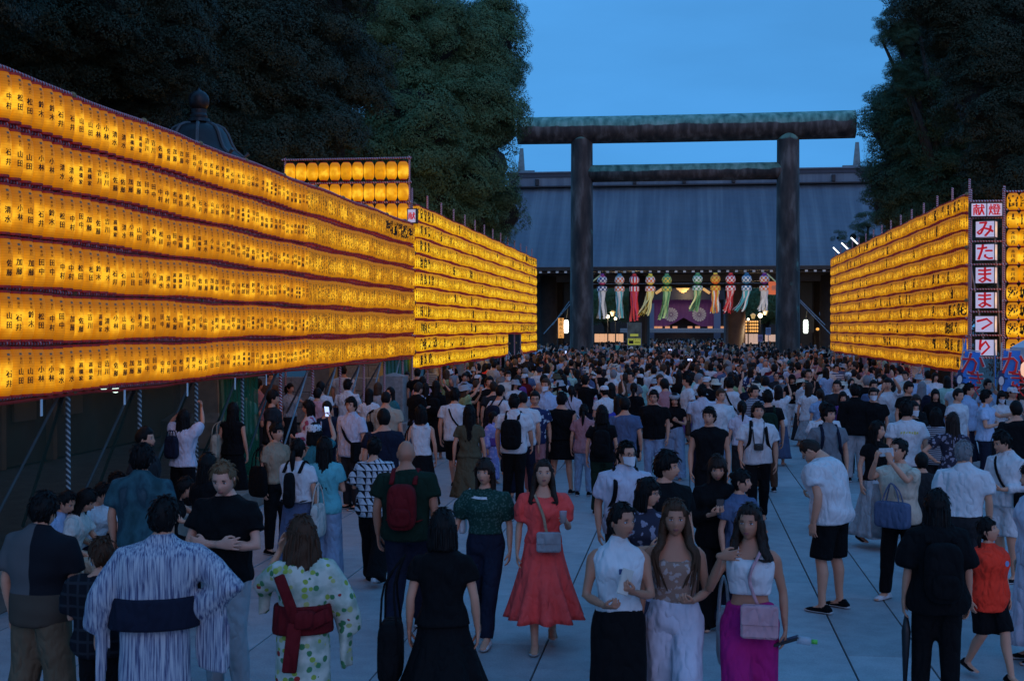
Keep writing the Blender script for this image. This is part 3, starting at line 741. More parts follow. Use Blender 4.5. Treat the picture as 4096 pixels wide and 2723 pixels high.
for xs in (2604, 2868):
    b = MB(); b.box((hx(xs), -0.8, hz(1290)), (0.75, 0.6, 4.4)); b.obj('pillar', mat('blue grey pillar', (0.12, 0.16, 0.24), 0.6), hall)
for xs in (2620, 2640, 2670, 2700, 2760, 2790, 2840, 2885):
    b = MB(); b.box((hx(xs), -0.5, hz(1312)), (0.55, 0.1, 0.42)); b.obj('window', glow('warm lattice window', (0.9, 0.35, 0.10), 0.6), hall)
# low walls of box lanterns either side between gate and hall
def far_lit_wall(xsa, xsb, ysa, ysb, Y, label, n, tone):
    X0, X1 = x_at(xsa, Y), x_at(xsb, Y); r = empty('lantern_stand', ((X0+X1)/2, Y, 0), label=label, cat='lantern stand')
    w = (X1-X0)/n; z0, z1 = z_at(ysb, X0, Y), z_at(ysa, X0, Y)
    for i in range(n):
        b = MB(); b.box((-(X1-X0)/2+w*(i+0.5), 0, (z0+z1)/2), (w*0.93, 0.3, z1-z0), bev=0.02); b.obj('box_lantern', glow(tone[0], tone[1], tone[2]), r)
    b = MB(); b.box((0, 0, z1+0.06), (X1-X0, 0.4, 0.07)); b.box((0, 0, z0-0.06), (X1-X0, 0.4, 0.07)); b.box((0, 0, z0/2), (0.1, 0.1, z0)); b.obj('frame', M['dark'], r)
far_lit_wall(2378, 2494, 1335, 1368, 118, 'low row of white box lanterns glowing between the gate pillars under the streamers', 6, ('peach lit paper', (0.95, 0.50, 0.26), 0.75))
far_lit_wall(2966, 3032, 1335, 1375, 118, 'low row of pale box lanterns glowing beyond the brown gate pillar', 4, ('pale lit paper', (0.85, 0.55, 0.42), 0.6))
far_lit_wall(3060, 3110, 1338, 1366, 119, 'short row of pale box lanterns glowing near the far bronze pillar', 3, ('pale lit paper', (0.85, 0.55, 0.42), 0.6))
def far_rack(xsa, xsb, ysa, ysb, Y, rows_, n, label):
    X0, X1 = x_at(xsa, Y), x_at(xsb, Y); z0, z1 = z_at(ysb, X0, Y), z_at(ysa, X0, Y)
    r = empty('lantern_stand', ((X0+X1)/2, Y, 0), label=label, cat='lantern stand'); b = MB(); b2 = MB()
    for k in range(rows_):
        for i in range(n):
            b.ell((-(X1-X0)/2+(X1-X0)*(i+0.5)/n, 0, z0+(z1-z0)*(k+0.5)/rows_), ((X1-X0)/n*0.42, 0.12, (z1-z0)/rows_*0.36), 8, 6)
        b2.box((0, 0.05, z0+(z1-z0)*k/rows_), (X1-X0, 0.05, 0.05))
    b2.box((0, 0.2, z0/2), (0.1, 0.1, z0)); b.obj('lanterns', glow('small orange lantern', (1.0, 0.45, 0.08), 1.1), r, kind='stuff', smooth=True); b2.obj('frame', M['dark'], r)
far_rack(2972, 3034, 1280, 1330, 121, 4, 7, 'small rack of orange lanterns glowing beyond the brown gate pillar')
far_rack(3290, 3345, 1266, 1296, 104, 3, 6, 'small rack of orange lanterns beside the far end of the lantern wall')
far_rack(3262, 3345, 1308, 1324, 103, 1, 5, 'low row of orange lanterns in the dark beside the far end of the lantern wall')
b = MB(); b.box((0, 0, 0), (1.3, 0.08, 0.24)); X = x_at(3312, 104.5); b.obj('screen', glow('blue lit panel', (0.12, 0.30, 0.75), 0.9), None, (X, 104.5, z_at(1254, X, 104.5)), label='wide blue lit panel above the small orange lantern rack', cat='panel')
b2 = MB(); b2.box((0, 0, -1.9), (0.08, 0.06, 3.6)); b2.obj('post', M['black'], bpy.data.objects['screen'])
# lamp bulbs with lantern heads
for i, (xs, ysx, r_, Y) in enumerate(((2431, 1266, 0.15, 112), (2462, 1274, 0.12, 113), (3041, 1262, 0.19, 112), (2993, 1277, 0.10, 116))):
    X = x_at(xs, Y); Z = z_at(ysx, X, Y)
    lab = ['large white bulb of a yard lamp behind the white streamer nearest the gate edge', 'smaller white bulb of a yard lamp behind the pale blue striped streamer', 'brightest white bulb of a yard lamp behind the white ribbon streamer', 'tiny yard lamp glowing over the orange lantern rack'][i]
    o = empty('yard_lamp', (X, Y, 0), label=lab, cat='lamp'); b = MB(); b.ell((0, 0, Z), (r_, r_, r_), 16, 10); b.obj('bulb', glow('bare bulb', (1.0, 0.80, 0.50), 7.0), o, smooth=True)
    b = MB(); b.tube([(0, 0.1, 0), (0, 0.1, Z)], 0.05, 8); b.obj('pole', M['black'], o)
    b = MB(); b.lathe([(0.12, 0), (0.22, 0.30), (0.25, 0.34), (0.05, 0.48)], (0.42, 0, Z+0.05), 6); b.obj('lantern_head', glow('yellow lamp glass', (0.8, 0.5, 0.14), 0.55), o)

# ================================================================ TANABATA STREAMERS
SY = 93.5
def kusu_mat(name, a, b_, c_, style=0):
    m = mat(name, a, 0.7); nt, b = nodes_of(m)
    tc = nt.nodes.new('ShaderNodeTexCoord'); sp = nt.nodes.new('ShaderNodeSeparateXYZ'); nt.links.new(tc.outputs['Object'], sp.inputs[0])
    ang = math_(nt, 'ARCTAN2', sp.outputs[0], sp.outputs[1]); 
    if style == 1: ck = math_(nt, 'GREATER_THAN', math_(nt, 'SINE', math_(nt, 'MULTIPLY', ang, 9)), 0.1)
    else:
        s1 = math_(nt, 'SINE', math_(nt, 'MULTIPLY', ang, 7)); s2 = math_(nt, 'SINE', math_(nt, 'MULTIPLY', sp.outputs[2], 20.0))
        ck = math_(nt, 'GREATER_THAN', math_(nt, 'MULTIPLY', s1, s2), 0.0)
    c = mixc(nt, ck, a, b_)
    band = math_(nt, 'GREATER_THAN', math_(nt, 'ABSOLUTE', sp.outputs[2]), 0.21)
    c = mixc(nt, band, c, c_); nt.links.new(c, b.inputs['Base Color'])
    nt.links.new(c, b.inputs['Emission Color']); b.inputs['Emission Strength'].default_value = 0.0
    return m
SW = dict(w=(0.75, 0.72, 0.68), navy=(0.02, 0.04, 0.16), red=(0.62, 0.03, 0.03), orange=(0.75, 0.16, 0.02), yel=(0.80, 0.55, 0.06), green=(0.10, 0.30, 0.12),
          dkg=(0.03, 0.16, 0.10), pink=(0.6, 0.06, 0.16), teal=(0.08, 0.42, 0.45), lg=(0.40, 0.62, 0.26), grey=(0.30, 0.32, 0.28), pur=(0.20, 0.03, 0.22), ly=(0.80, 0.75, 0.32), blue=(0.03, 0.16, 0.28))
KS = [(1387, 'navy', 'w', 'pink', ['w', 'w', 'grey'], 734, 0, 'white and silver ribbons under a navy and white ball', 'pur'),
      (1427, 'orange', 'w', 'grey', ['w', 'teal', 'w'], 734, 0, 'pale blue beaded ribbons under an orange and grey ball', 'blue'),
      (1461, 'red', 'w', 'red', ['red', 'pink', 'red'], 740, 1, 'solid red ribbons under a red and white striped ball', 'red'),
      (1498, 'orange', 'w', 'yel', ['ly', 'yel', 'ly'], 730, 0, 'yellow ribbons blown sideways under an orange ball', 'yel'),
      (1536, 'yel', 'green', 'green', ['lg', 'green', 'lg'], 738, 0, 'light green ribbons with a stray strand under a green ball', 'green'),
      (1607, 'green', 'w', 'green', ['green', 'lg', 'ly'], 719, 0, 'broad green and cream ribbons under a green and white ball', 'green'),
      (1648, 'yel', 'orange', 'orange', ['orange', 'yel', 'w'], 722, 0, 'orange and cream ribbons under a yellow and orange ball', 'yel'),
      (1683, 'w', 'red', 'red', ['red', 'w', 'red'], 722, 0, 'red and cream ribbons under a red and white ball', 'red'),
      (1720, 'w', 'blue', 'blue', ['teal', 'w', 'teal'], 720, 0, 'light blue ribbons blown sideways under a navy and white ball', 'blue'),
      (1761, 'w', 'orange', 'pur', ['w', 'w', 'w'], 720, 0, 'loose white ribbons under a purple and white ball', 'pur')]
wind = [0, 0, 0, -0.9, -0.5, -0.5, 0, -0.4, -0.8, -0.15]
for i, (xd, a, b_, c_, rib, yd, st, lab, dc) in enumerate(KS):
    X = x_at(xd*1.7363, SY); dd = depth_of(X, SY); zz = lambda y: CAMH-(y*1.7363-HY)*dd/FS
    zb = zz(644+ (1 if i < 5 else -1)); R0 = 0.355; rr_ = random.Random(i)
    o = empty('paper_streamer', (X, SY, zb), label='tanabata streamer with '+lab, cat='streamer', group='tanabata streamers hanging under the gate eaves')
    mk = kusu_mat('kusudama %d' % i, SW[a], SW[b_], SW[c_], st)
    b = MB(); b.ell((0, 0, 0), (R0, R0, R0), 24, 16); b.obj('ball', mk, o, smooth=True)
    b = MB(); b.lathe([(0.14, 0.33), (0.16, 0.42), (0.10, 0.46)], n=16); b.obj('ball_cap', mat('kusu cap '+dc, SW[dc], 0.7), o)
    zc = -0.62; b = MB(); b.lathe([(0.25, 0.17), (0.36, 0.13), (0.36, -0.17), (0.30, -0.20)], (0, 0, 0), 24); b.obj('collar', mk, o, (0, 0, zc), smooth=False)
    L = zb+zc-0.15-zz(yd)
    for k in range(16):
        an = 2*math.pi*k/16+rr_.random()*0.2; r0 = 0.28; n = 7; V = []; F = []
        w_ = 0.055+0.03*rr_.random(); LL = L*(0.86+0.16*rr_.random()); dx = wind[i]*(0.3+0.7*rr_.random()) + rr_.uniform(-.1, .1); tw = rr_.uniform(-1.6, 1.6)
        for j in range(n+1):
            f_ = j/n; x = r0*math.cos(an)*(1-0.25*math.sin(f_*3)) + dx*f_**1.8*0.9; y = r0*math.sin(an)*(1-0.2*f_); z = zc-0.15-LL*f_*(1-0.06*abs(dx)*f_)
            x += 0.03*math.sin(f_*9+k); ta = an+math.pi/2+tw*f_; V += [(x-w_*math.cos(ta), y-w_*math.sin(ta), z), (x+w_*math.cos(ta), y+w_*math.sin(ta), z)]
        for j in range(n): F.append((2*j, 2*j+1, 2*j+3, 2*j+2))
        cn = rib[k % 3]; b = MB(); b.add(V, F); b.obj('ribbon', mat('ribbon '+cn, SW[cn], 0.55, emit=SW[cn], estr=0.0), o)
rp = MB(); rp.tube([(x_at(2300, SY)+0.5, SY+.5, z_at(1133, 0, SY)), (x_at(3170, SY)-0.5, SY+.5, z_at(1133, 0, SY))], 0.015, 6)
rp.obj('hanging_rod', M['steel'], None, label='thin rod stretched under the eaves behind the paper balls', cat='rod')
# warm point lights: by the yard bulbs, else under gate and hall without fittings
ld = bpy.data.lights.new('gate_lamp', 'POINT'); 
for i, (X, Y, Z, p) in enumerate(((-4.0, 103.5, 6.0, 60), (5.2, 100.5, 3.4, 90), (x_at(3041, 112), 111.4, 3.9, 220), (x_at(2431, 112), 111.4, 3.8, 200), (0, 147, 6.5, 160))):
    l = bpy.data.lights.new('gate_yard_light', 'POINT'); l.energy = p; l.color = (1.0, 0.72, 0.42); l.shadow_soft_size = 0.3
    lo = bpy.data.objects.new('gate_yard_light', l); COL.objects.link(lo); lo.location = (X, Y, Z)
bpy.data.lights.remove(ld)
l = bpy.data.lights.new('streamer_fill', 'AREA'); l.energy = 260; l.color = (1.0, 0.80, 0.58); l.shape = 'RECTANGLE'; l.size = 14; l.size_y = 0.5  # unseen area fill standing before the gate, aimed up at the streamers
lo = bpy.data.objects.new('streamer_fill', l); COL.objects.link(lo); lo.location = (0.8, 88.2, 3.3); lo.rotation_euler = (math.radians(115), 0, 0)

# hanging tall lanterns, orange banner, poster, placards
for xs, Y, lab in ((2265, 80, 'tall white paper lantern hanging beside the amber banner at the torii'), (3330-4, 80, 'tall white paper lantern hanging at the far side of the torii pillar')):
    xs = 2265 if xs == 2265 else 3223+0
    X = x_at(xs, Y); Z = z_at(1306, X, Y)
    o = empty('tall_lantern', (X, Y, Z), label=lab, cat='lantern')
    b = MB(); b.lathe([(0.10, -0.42), (0.145, -0.3), (0.155, 0), (0.145, 0.3), (0.10, 0.42)], n=16); b.obj('paper_shade', glow('cool white lantern', (0.85, 0.95, 0.80), 2.2), o, smooth=True)
    b = MB()
    for z in (-0.42, -.2, 0, .2, 0.42): b.lathe([(0.10 if abs(z) > .4 else 0.157, z-0.012), (0.11 if abs(z) > .4 else 0.162, z+0.012)], n=16)
    b.obj('hoops', M['black'], o)
    b = MB(); b.tube([(0, 0, 0.42), (0.1, 0, 1.1)], 0.02, 6); b.obj('hanger', M['rope'], o)
    ll = bpy.data.lights.new('lantern_light', 'POINT'); ll.energy = 18; ll.color = (1, 0.95, 0.85); ll.shadow_soft_size = 0.2
    q = bpy.data.objects.new('lantern_light', ll); COL.objects.link(q); q.location = (X, Y-0.4, Z)
def banner(name, xs, ysa, ysb, wpx, Y, mt, chars, ink, label, cat, frame=None, rz=0, size=None, tilt=0.0):
    X = x_at(xs, Y); dd = depth_of(X, Y); z0, z1 = CAMH-(ysb-HY)*dd/FS, CAMH-(ysa-HY)*dd/FS; w = wpx*dd/FS
    o = empty(name, (X, Y, z0), rz, label=label, cat=cat); o.rotation_euler = (0, tilt, rz)
    b = MB(); nx, nz = 6, 14; V = []; F = []
    for j in range(nz+1):
        for i in range(nx+1): V.append((-w/2+w*i/nx, 0.03*math.sin(j*0.8+i*0.7)*0.5, (z1-z0)*j/nz))
    for j in range(nz):
        for i in range(nx): F.append((j*(nx+1)+i, j*(nx+1)+i+1, (j+1)*(nx+1)+i+1, (j+1)*(nx+1)+i))
    b.add(V, F); b.obj('cloth', mt, o, smooth=True)
    if chars:
        s = size or w*0.62; v, f = text_col(chars, s, 1.15); obj('lettering', mesh_from('lettering', np.stack([v[:, 0], np.full(len(v), -0.045), v[:, 1]+(z1-z0)*0.5], 1), f, [ink]), o)
    return o, w, z1-z0
o, w, h = banner('amber_banner', 2244, 1272, 1352, 23, 81, glow('amber lit banner', (0.75, 0.30, 0.01), 0.95), '青森ねぶた', M['ink'], 'tall amber lit banner with a column of black characters beside the torii pillar', 'banner')
b = MB(); b.tube([(-w/2-.03, 0.05, -2.2), (-w/2-.03, 0.05, h+0.1)], 0.03, 6); b.obj('pole', M['black'], o)
banner('brown_banner', 3245, 1266, 1330, 22, 82, mat('brown cloth', (0.09, 0.05, 0.02), 0.8), None, None, 'dark brown hanging banner beside the tall white lantern at the far pillar', 'banner')
# poster on a stand
PX, PY = x_at(2537, 86), 86.0; dd = depth_of(PX, PY); pz = lambda y: CAMH-(y-HY)*dd/FS; pw = 54*dd/FS
o = empty('notice_board', (PX, PY, 0), label='upright yellow notice board with printed panels under the red streamer', cat='notice board')
b = MB(); b.box((0, 0, (pz(1290)+pz(1385))/2), (pw, 0.06, pz(1290)-pz(1385)), bev=0.01); b.obj('board', mat('printed panel', (0.16, 0.15, 0.10), 0.3, 0.5, 3), o)
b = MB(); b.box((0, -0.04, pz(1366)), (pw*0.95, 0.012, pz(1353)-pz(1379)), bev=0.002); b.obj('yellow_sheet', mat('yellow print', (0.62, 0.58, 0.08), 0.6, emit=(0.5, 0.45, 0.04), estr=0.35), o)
b = MB(); b.box((0, -0.04, pz(1340)), (pw*0.6, 0.012, 0.16)); b.obj('small_sheet', mat('yellow print', (0, 0, 0)), o)
v, f = text_row('みたままつり', 0.13); obj('lettering', mesh_from('lettering', np.stack([v[:, 0], np.full(len(v), -0.052), v[:, 1]+pz(1358)], 1), f, [M['ink']]), o)
b = MB(); b.box((-0.2, -0.055, pz(1368)), (0.3, 0.01, 0.2)); b.box((0.2, -0.055, pz(1368)), (0.34, 0.01, 0.03)); b.box((0.2, -0.055, pz(1371)), (0.34, 0.01, 0.02)); b.obj('print', M['ink'], o)
for s in (-1, 1):
    b = MB(); b.box((s*pw/2, 0.02, pz(1290)/2), (0.05, 0.07, pz(1290))); b.obj('post', M['steel'], o)
def placard(xs, ysx, wpx, hpx, Y, m, label, round_=False):
    X = x_at(xs, Y); dd = depth_of(X, Y); o = empty('placard', (X, Y, 0), label=label, cat='placard'); z = CAMH-(ysx-HY)*dd/FS; w, h = wpx*dd/FS, hpx*dd/FS
    b = MB(); b.box((0, 0, z), (w, 0.04, h), bev=0.01); b.obj('panel', m, o)
    b = MB(); b.box((0, 0.04, z/2), (0.05, 0.04, z)); b.obj('stick', M['steel'], o)
    if round_:
        b = MB(); n = 20; V = [(w*0.36*r_*math.cos(6.2832*i/n), -0.025, z+w*0.36*r_*math.sin(6.2832*i/n)) for r_ in (0.8, 1.0) for i in range(n)]
        b.add(V, [(i, (i+1) % n, n+(i+1) % n, n+i) for i in range(n)]); b.box((0, -0.03, z), (w*0.36, 0.01, w*0.12)); b.obj('print', M['ink'], o)
    else:
        b = MB()
        for k in range(5): b.box((0, -0.026, z+h*(0.35-0.15*k)), (w*0.7, 0.008, h*0.035))
        b.obj('print', M['ink'], o)
placard(3073, 1325, 20, 30, 88, mat('grey blue notice', (0.25, 0.30, 0.42), 0.6), 'pale blue notice on a pole near the far bronze pillar')
placard(3041, 1352, 19, 28, 84, mat('mauve notice', (0.30, 0.20, 0.30), 0.6), 'mauve placard with a round emblem held above the crowd by the far pillar', True)
# orange cloth and green trimmed cord near the top of the right pillar
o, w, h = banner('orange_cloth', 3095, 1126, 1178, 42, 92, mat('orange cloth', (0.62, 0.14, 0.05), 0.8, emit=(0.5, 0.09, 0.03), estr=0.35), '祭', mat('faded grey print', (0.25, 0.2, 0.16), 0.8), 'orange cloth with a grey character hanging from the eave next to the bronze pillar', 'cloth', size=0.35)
for i, (x0_, y0_, x1_, y1_) in enumerate(((2401, 1100, 2370, 1126), (3068, 1095, 3113, 1135))):
    X0, X1 = x_at(x0_, 91), x_at(x1_, 91); b = MB(); b.tube([(X0, 91, z_at(y0_, X0, 91)), (X1, 91, z_at(y1_, X1, 91))], 0.05, 6)
    b.obj('bamboo_pole', mat('pale green bamboo', (0.35, 0.42, 0.22), 0.6), None, label=('pale bamboo pole slanting beside the near bronze pillar', 'pale bamboo pole slanting above the orange cloth')[i], cat='pole')
for i, (x0_, y0_, x1_, y1_) in enumerate(((2282, 1215, 2175, 1335), (2278, 1205, 2210, 1300), (3197, 1205, 3330, 1345), (3195, 1195, 3300, 1300))):
    X0, X1 = x_at(x0_, 79), x_at(x1_, 79); b = MB(); b.tube([(X0, 79, z_at(y0_, X0, 79)), (X1, 79, z_at(y1_, X1, 79))], 0.035, 6)
    b.obj('stay_pole', M['steel'], None, label=('long grey stay pole slanting down from the pillar past the amber banner', 'short grey stay pole beside the pillar behind the amber banner', 'long grey stay pole slanting from the far pillar to the lantern wall', 'short grey stay pole behind the tall lantern of the far pillar')[i], cat='pole')
# two blue shaved-ice banners, two edge-on ones, tent corner
M['blue_cloth'] = mat('blue banner cloth', (0.05, 0.27, 0.80), 0.7, 0.15, 2)
M['outline_ink'] = mat('white print', (0.7, 0.7, 0.7), 0.7)
def ice_banner(xs, ysa, ysb, wpx, Y, tilt, label):
    o, w, h = banner('shaved_ice_banner', xs, ysa, ysb, wpx, Y, M['blue_cloth'], None, None, label, 'banner', tilt=tilt)
    for k, (c, yy, xx, s) in enumerate((('か', 0.70, 0.03, 0.52), ('き', 0.30, 0.13, 0.40))):
        v, f = glyph(c)
        obj('letter_outline', mesh_from('letter_outline', np.stack([v[:, 0]*s*1.12+xx, np.full(len(v), -0.040), v[:, 1]*s*1.12+yy*h], 1), f, [M['outline_ink']]), o)
        obj('letter', mesh_from('letter', np.stack([v[:, 0]*s+xx, np.full(len(v), -0.046), v[:, 1]*s+yy*h], 1), f, [M['red_ink']]), o)
    v, f = glyph('氷'); obj('letter', mesh_from('letter', np.stack([v[:, 0]*0.3+0.1, np.full(len(v), -0.046), v[:, 1]*0.3+0.03*h], 1), f, [M['red_ink']]), o)
    b = MB()   # printed penguin
    def disc(cx, cz, rx, rz_, y, mi):
        n = 16; b.add([(cx+rx*math.cos(6.2832*i/n), y, cz+rz_*math.sin(6.2832*i/n)) for i in range(n)], [tuple(range(n))], mi)
    pz_ = 0.28*h; disc(-0.20, pz_, 0.075, 0.12, -0.040, 0); disc(-0.20, pz_-0.02, 0.05, 0.09, -0.044, 1); disc(-0.20, pz_+0.14, 0.06, 0.055, -0.042, 0)
    disc(-0.28, pz_+0.03, 0.05, 0.018, -0.041, 0); disc(-0.12, pz_+0.03, 0.05, 0.018, -0.041, 0); b.obj('penguin_print', [mat('navy print', (0.02, 0.05, 0.15), 0.7), M['outline_ink']], o)
    b = MB(); b.tube([(-w/2-0.03, 0.03, -1.2), (-w/2-0.03, 0.03, h+0.15)], 0.016, 6); b.tube([(-w/2-0.03, 0.03, h+0.02), (w/2, 0.03, h+0.02)], 0.012, 6); b.obj('pole', mat('pale plastic pole', (0.5, 0.5, 0.52), 0.4), o)
ice_banner(3872, 1405, 1562, 62, 28.0, 0.12, 'blue shaved-ice banner with red letters and a penguin, leaning, in front of the lantern wall')
ice_banner(4045, 1402, 1565, 66, 27.0, 0.02, 'blue shaved-ice banner with red letters and a penguin, upright, beside the white tent')
for i, (xs, ysa, ysb, wp) in enumerate(((3862, 1352, 1405, 18), (3984, 1370, 1545, 10))):
    X = x_at(xs, 29); b = MB(); z0, z1 = z_at(ysb, X, 29), z_at(ysa, X, 29); w_ = wp*29/FS
    b.add([(-w_/2, 0, 0), (w_/2, 0.1, 0), (w_/3, 0.1, z1-z0), (0, 0, z1-z0), (-w_/2, 0.25, 0), (w_/2, 0.3, 0)], [(0, 1, 2, 3)])
    b.obj('narrow_banner', M['blue_cloth'], None, (X, 29, z0), label=('small tip of a blue banner above the leaning shaved-ice banner', 'blue banner seen edge-on between the two shaved-ice banners')[i], cat='banner')
    b = MB(); b.tube([(-w_/2, 0, -z0), (-w_/2, 0, z1-z0)], 0.014, 6); b.obj('pole', M['steel'], bpy.data.objects['narrow_banner' if i == 0 else 'narrow_banner.001'])
te = empty('tent', (8.9, 26.0, 0), label='white canopy tent at the stall beside the shaved-ice banners', cat='tent')
X = x_at(4045, 28.4); X2 = X+2.4; zt = z_at(1395, X, 26); ztop = z_at(1330, X, 26)+0.25
te.location = ((X+X2)/2, 27.2, 0); hw = 1.2
b = MB(); b.add([(-hw, -hw, zt), (hw, -hw, zt), (hw, hw, zt), (-hw, hw, zt), (0, 0, ztop+0.3), (-hw, -hw, zt-0.22), (hw, -hw, zt-0.22), (hw, hw, zt-0.22), (-hw, hw, zt-0.22)],
      [(0, 1, 4), (1, 2, 4), (2, 3, 4), (3, 0, 4), (5, 6, 1, 0), (6, 7, 2, 1), (7, 8, 3, 2), (8, 5, 0, 3)]); b.obj('canopy', mat('white tent cloth', (0.62, 0.66, 0.70), 0.7), te)
for sx in (-1, 1):
    for sy in (-1, 1): b = MB(); b.tube([(sx*hw, sy*hw, 0), (sx*hw, sy*hw, zt)], 0.025, 6); b.obj('leg', M['steel'], te)
X = x_at(4088, 27); b = MB(); b.lathe([(0.06, -0.15), (0.11, -0.10), (0.125, 0), (0.11, 0.10), (0.06, 0.15)], n=14); b.obj('stall_lantern', glow('pink white stall lantern', (1.0, 0.55, 0.36), 0.9), None, (X, 26.6, z_at(1475, X, 27)), smooth=True, label='round pinkish white lantern glowing under the white tent', cat='lantern')

# ================================================================ LEFT SIDE BEHIND THE NEAR WALL
def net_mat():
    m = mat('green mesh netting', (0.006, 0.14, 0.055), 0.8); nt, b = nodes_of(m); b.inputs['Alpha'].default_value = 0.62; return m
M['net'] = net_mat()
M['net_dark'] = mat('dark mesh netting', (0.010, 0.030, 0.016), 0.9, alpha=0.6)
def net(x0, x1, label, m=None):
    Y0, Y1 = y_at(x0, WXL-0.2), y_at(x1, WXL-0.2); n = 40; V = []; F = []
    for j, z in enumerate((0.0, 0.7, 1.4, 2.0)):
        for i in range(n+1): V.append((0.05*math.sin(i*1.3+j), (Y1-Y0)*i/n, z))
    for j in range(3):
        for i in range(n): F.append((j*(n+1)+i, j*(n+1)+i+1, (j+1)*(n+1)+i+1, (j+1)*(n+1)+i))
    obj('safety_net', mesh_from('safety_net', V, F, [m or M['net']], smooth=True), None, (WXL-0.25, Y0, 0), label=label, cat='net')
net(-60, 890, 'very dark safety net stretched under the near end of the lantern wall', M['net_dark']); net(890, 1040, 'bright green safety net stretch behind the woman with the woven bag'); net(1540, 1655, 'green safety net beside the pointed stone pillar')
kb = empty('kerb', kind='structure'); 
for i in range(12):
    b = MB(); b.box((WXL+0.75, 9.5+1.22*i, 0.14), (0.4, 1.2, 0.30), bev=0.02); b.obj('kerb_stone', M['granite_dark'], kb)
for xs in (93, 285, 430, 540, 612):
    Y = y_at(xs*1.7363, WXL+0.05); b = MB(); b.box((0, 0, -0.11), (0.008, 0.05, 0.20)); b.obj('paper_strip', M['paper_white'], None, (WXL+0.06, Y, ZB-0.05), label='white paper strip hanging under the lantern wall, %s from its near end' % ordn([93, 285, 430, 540, 612].index(xs)+1), cat='paper strip', group='paper strips under the lantern wall')
# stone wall behind, coping and blocks
def stone_wall(xa_, xb_, Y, z0, z1, dpt, label, bl=1.1, bh=0.45, m=None):
    X0, X1 = x_at(xa_, Y), x_at(xb_, Y); r = empty('stone_wall', ((X0+X1)/2, Y, 0), label=label, cat='wall'); W_ = X1-X0; k = 0; z = z0
    while z < z1-0.05:
        hh = min(bh, z1-z); x = -W_/2-(0.5*bl if k % 2 else 0)
        while x < W_/2:
            a_, b_ = max(x, -W_/2), min(x+bl, W_/2)
            if b_-a_ > 0.1: q = MB(); q.box(((a_+b_)/2, random.uniform(-.008, .008), z+hh/2), (b_-a_-0.012, dpt, hh-0.012), bev=0.012); q.obj('stone', m or M['granite'], r)
            x += bl
        z += hh; k += 1
    q = MB(); q.box((0, 0, (z0+z1)/2), (W_-0.04, dpt-0.05, z1-z0-0.02)); q.obj('core', M['joint'], r)
    return r
stone_wall(1030, 1260, 37.5, 0, 1.35, 0.5, 'grey stone wall with coping behind the striped posts')
stone_wall(1330, 1520, 38.5, 0.0, 1.30, 0.5, 'grey stone wall running to the pointed stone pillar')
stone_wall(1240, 1335, 38.0, 0, 2.3, 0.9, 'tall stone pier between the two grey stone walls', 1.2, 0.55, M['granite_dark'])
stone_wall(1395, 1530, 41.0, 0.0, 3.0, 0.9, 'pale stone plinth of the monument behind the grey wall', 1.5, 0.8)
px0, px1 = x_at(1517, 33.2), x_at(1612, 33.2); pwid = px1-px0; o = empty('stone_pillar', ((px0+px1)/2, 33.2+pwid/2, 0), label='square granite pillar with a low pointed top where the lantern walls meet', cat='pillar')
ph = z_at(1505, px0, 33.2)
b = MB(); b.box((0, 0, ph/2+0.15), (pwid, pwid, ph-0.3), bev=0.015); a_ = pwid/2; b.add([(-a_, -a_, ph), (a_, -a_, ph), (a_, a_, ph), (-a_, a_, ph), (0, 0, ph+0.09)], [(0, 1, 4), (1, 2, 4), (2, 3, 4), (3, 0, 4)]); b.obj('shaft', M['granite'], o)
b = MB(); b.box((0, 0, 0.22), (pwid+0.25, pwid+0.25, 0.24), bev=0.02); b.obj('upper_step', M['granite'], o); b = MB(); b.box((0, 0, 0.05), (pwid+0.55, pwid+0.55, 0.12), bev=0.02); b.obj('lower_step', M['granite'], o)
# dark wooden outbuilding behind the net, with timber posts
hb = empty('wooden_building', (-13.5, 17, 0), label='dark timber outbuilding behind the green net under the trees', cat='building')
q = MB(); q.box((-1.5, 7.0, 3.6), (3.0, 34, 7.2)); q.obj('wall', mat('dark boarded wall', (0.03, 0.033, 0.026), 0.8, 0.3, 2), hb)
for i in range(8):
    q = MB(); q.box((0.08, -5.5+i*2.1, 1.5), (0.16, 0.18, 3.0)); q.obj('post', mat('worn timber post', (0.14, 0.11, 0.075), 0.8, 0.3, 3), hb)
    q = MB(); q.box((0.05, -4.5+i*2.1, 1.25), (0.06, 0.9, 0.7)); q.obj('window', mat('dim pane', (0.10, 0.09, 0.07), 0.3), hb)
q = MB(); q.box((0.2, 2, 3.05), (0.5, 17, 0.16)); q.obj('eave', mat('worn timber post', (0, 0, 0)), hb)
for i, (yy, zz_) in enumerate(((15.9, 1.98), (17.2, 1.92), (17.6, 1.86))):
    q = MB(); q.ell((0, 0, 0), (0.05, 0.07, 0.05), 10, 6); q.obj('lamp', glow('small cool lamp', (0.75, 1.0, 0.85), 4.0), None, (-8.6, yy+1.2, zz_), label='small cool white lamp under the near lantern wall, %s of three' % ordn(i+1), cat='lamp', group='small cool lamps behind the green net')

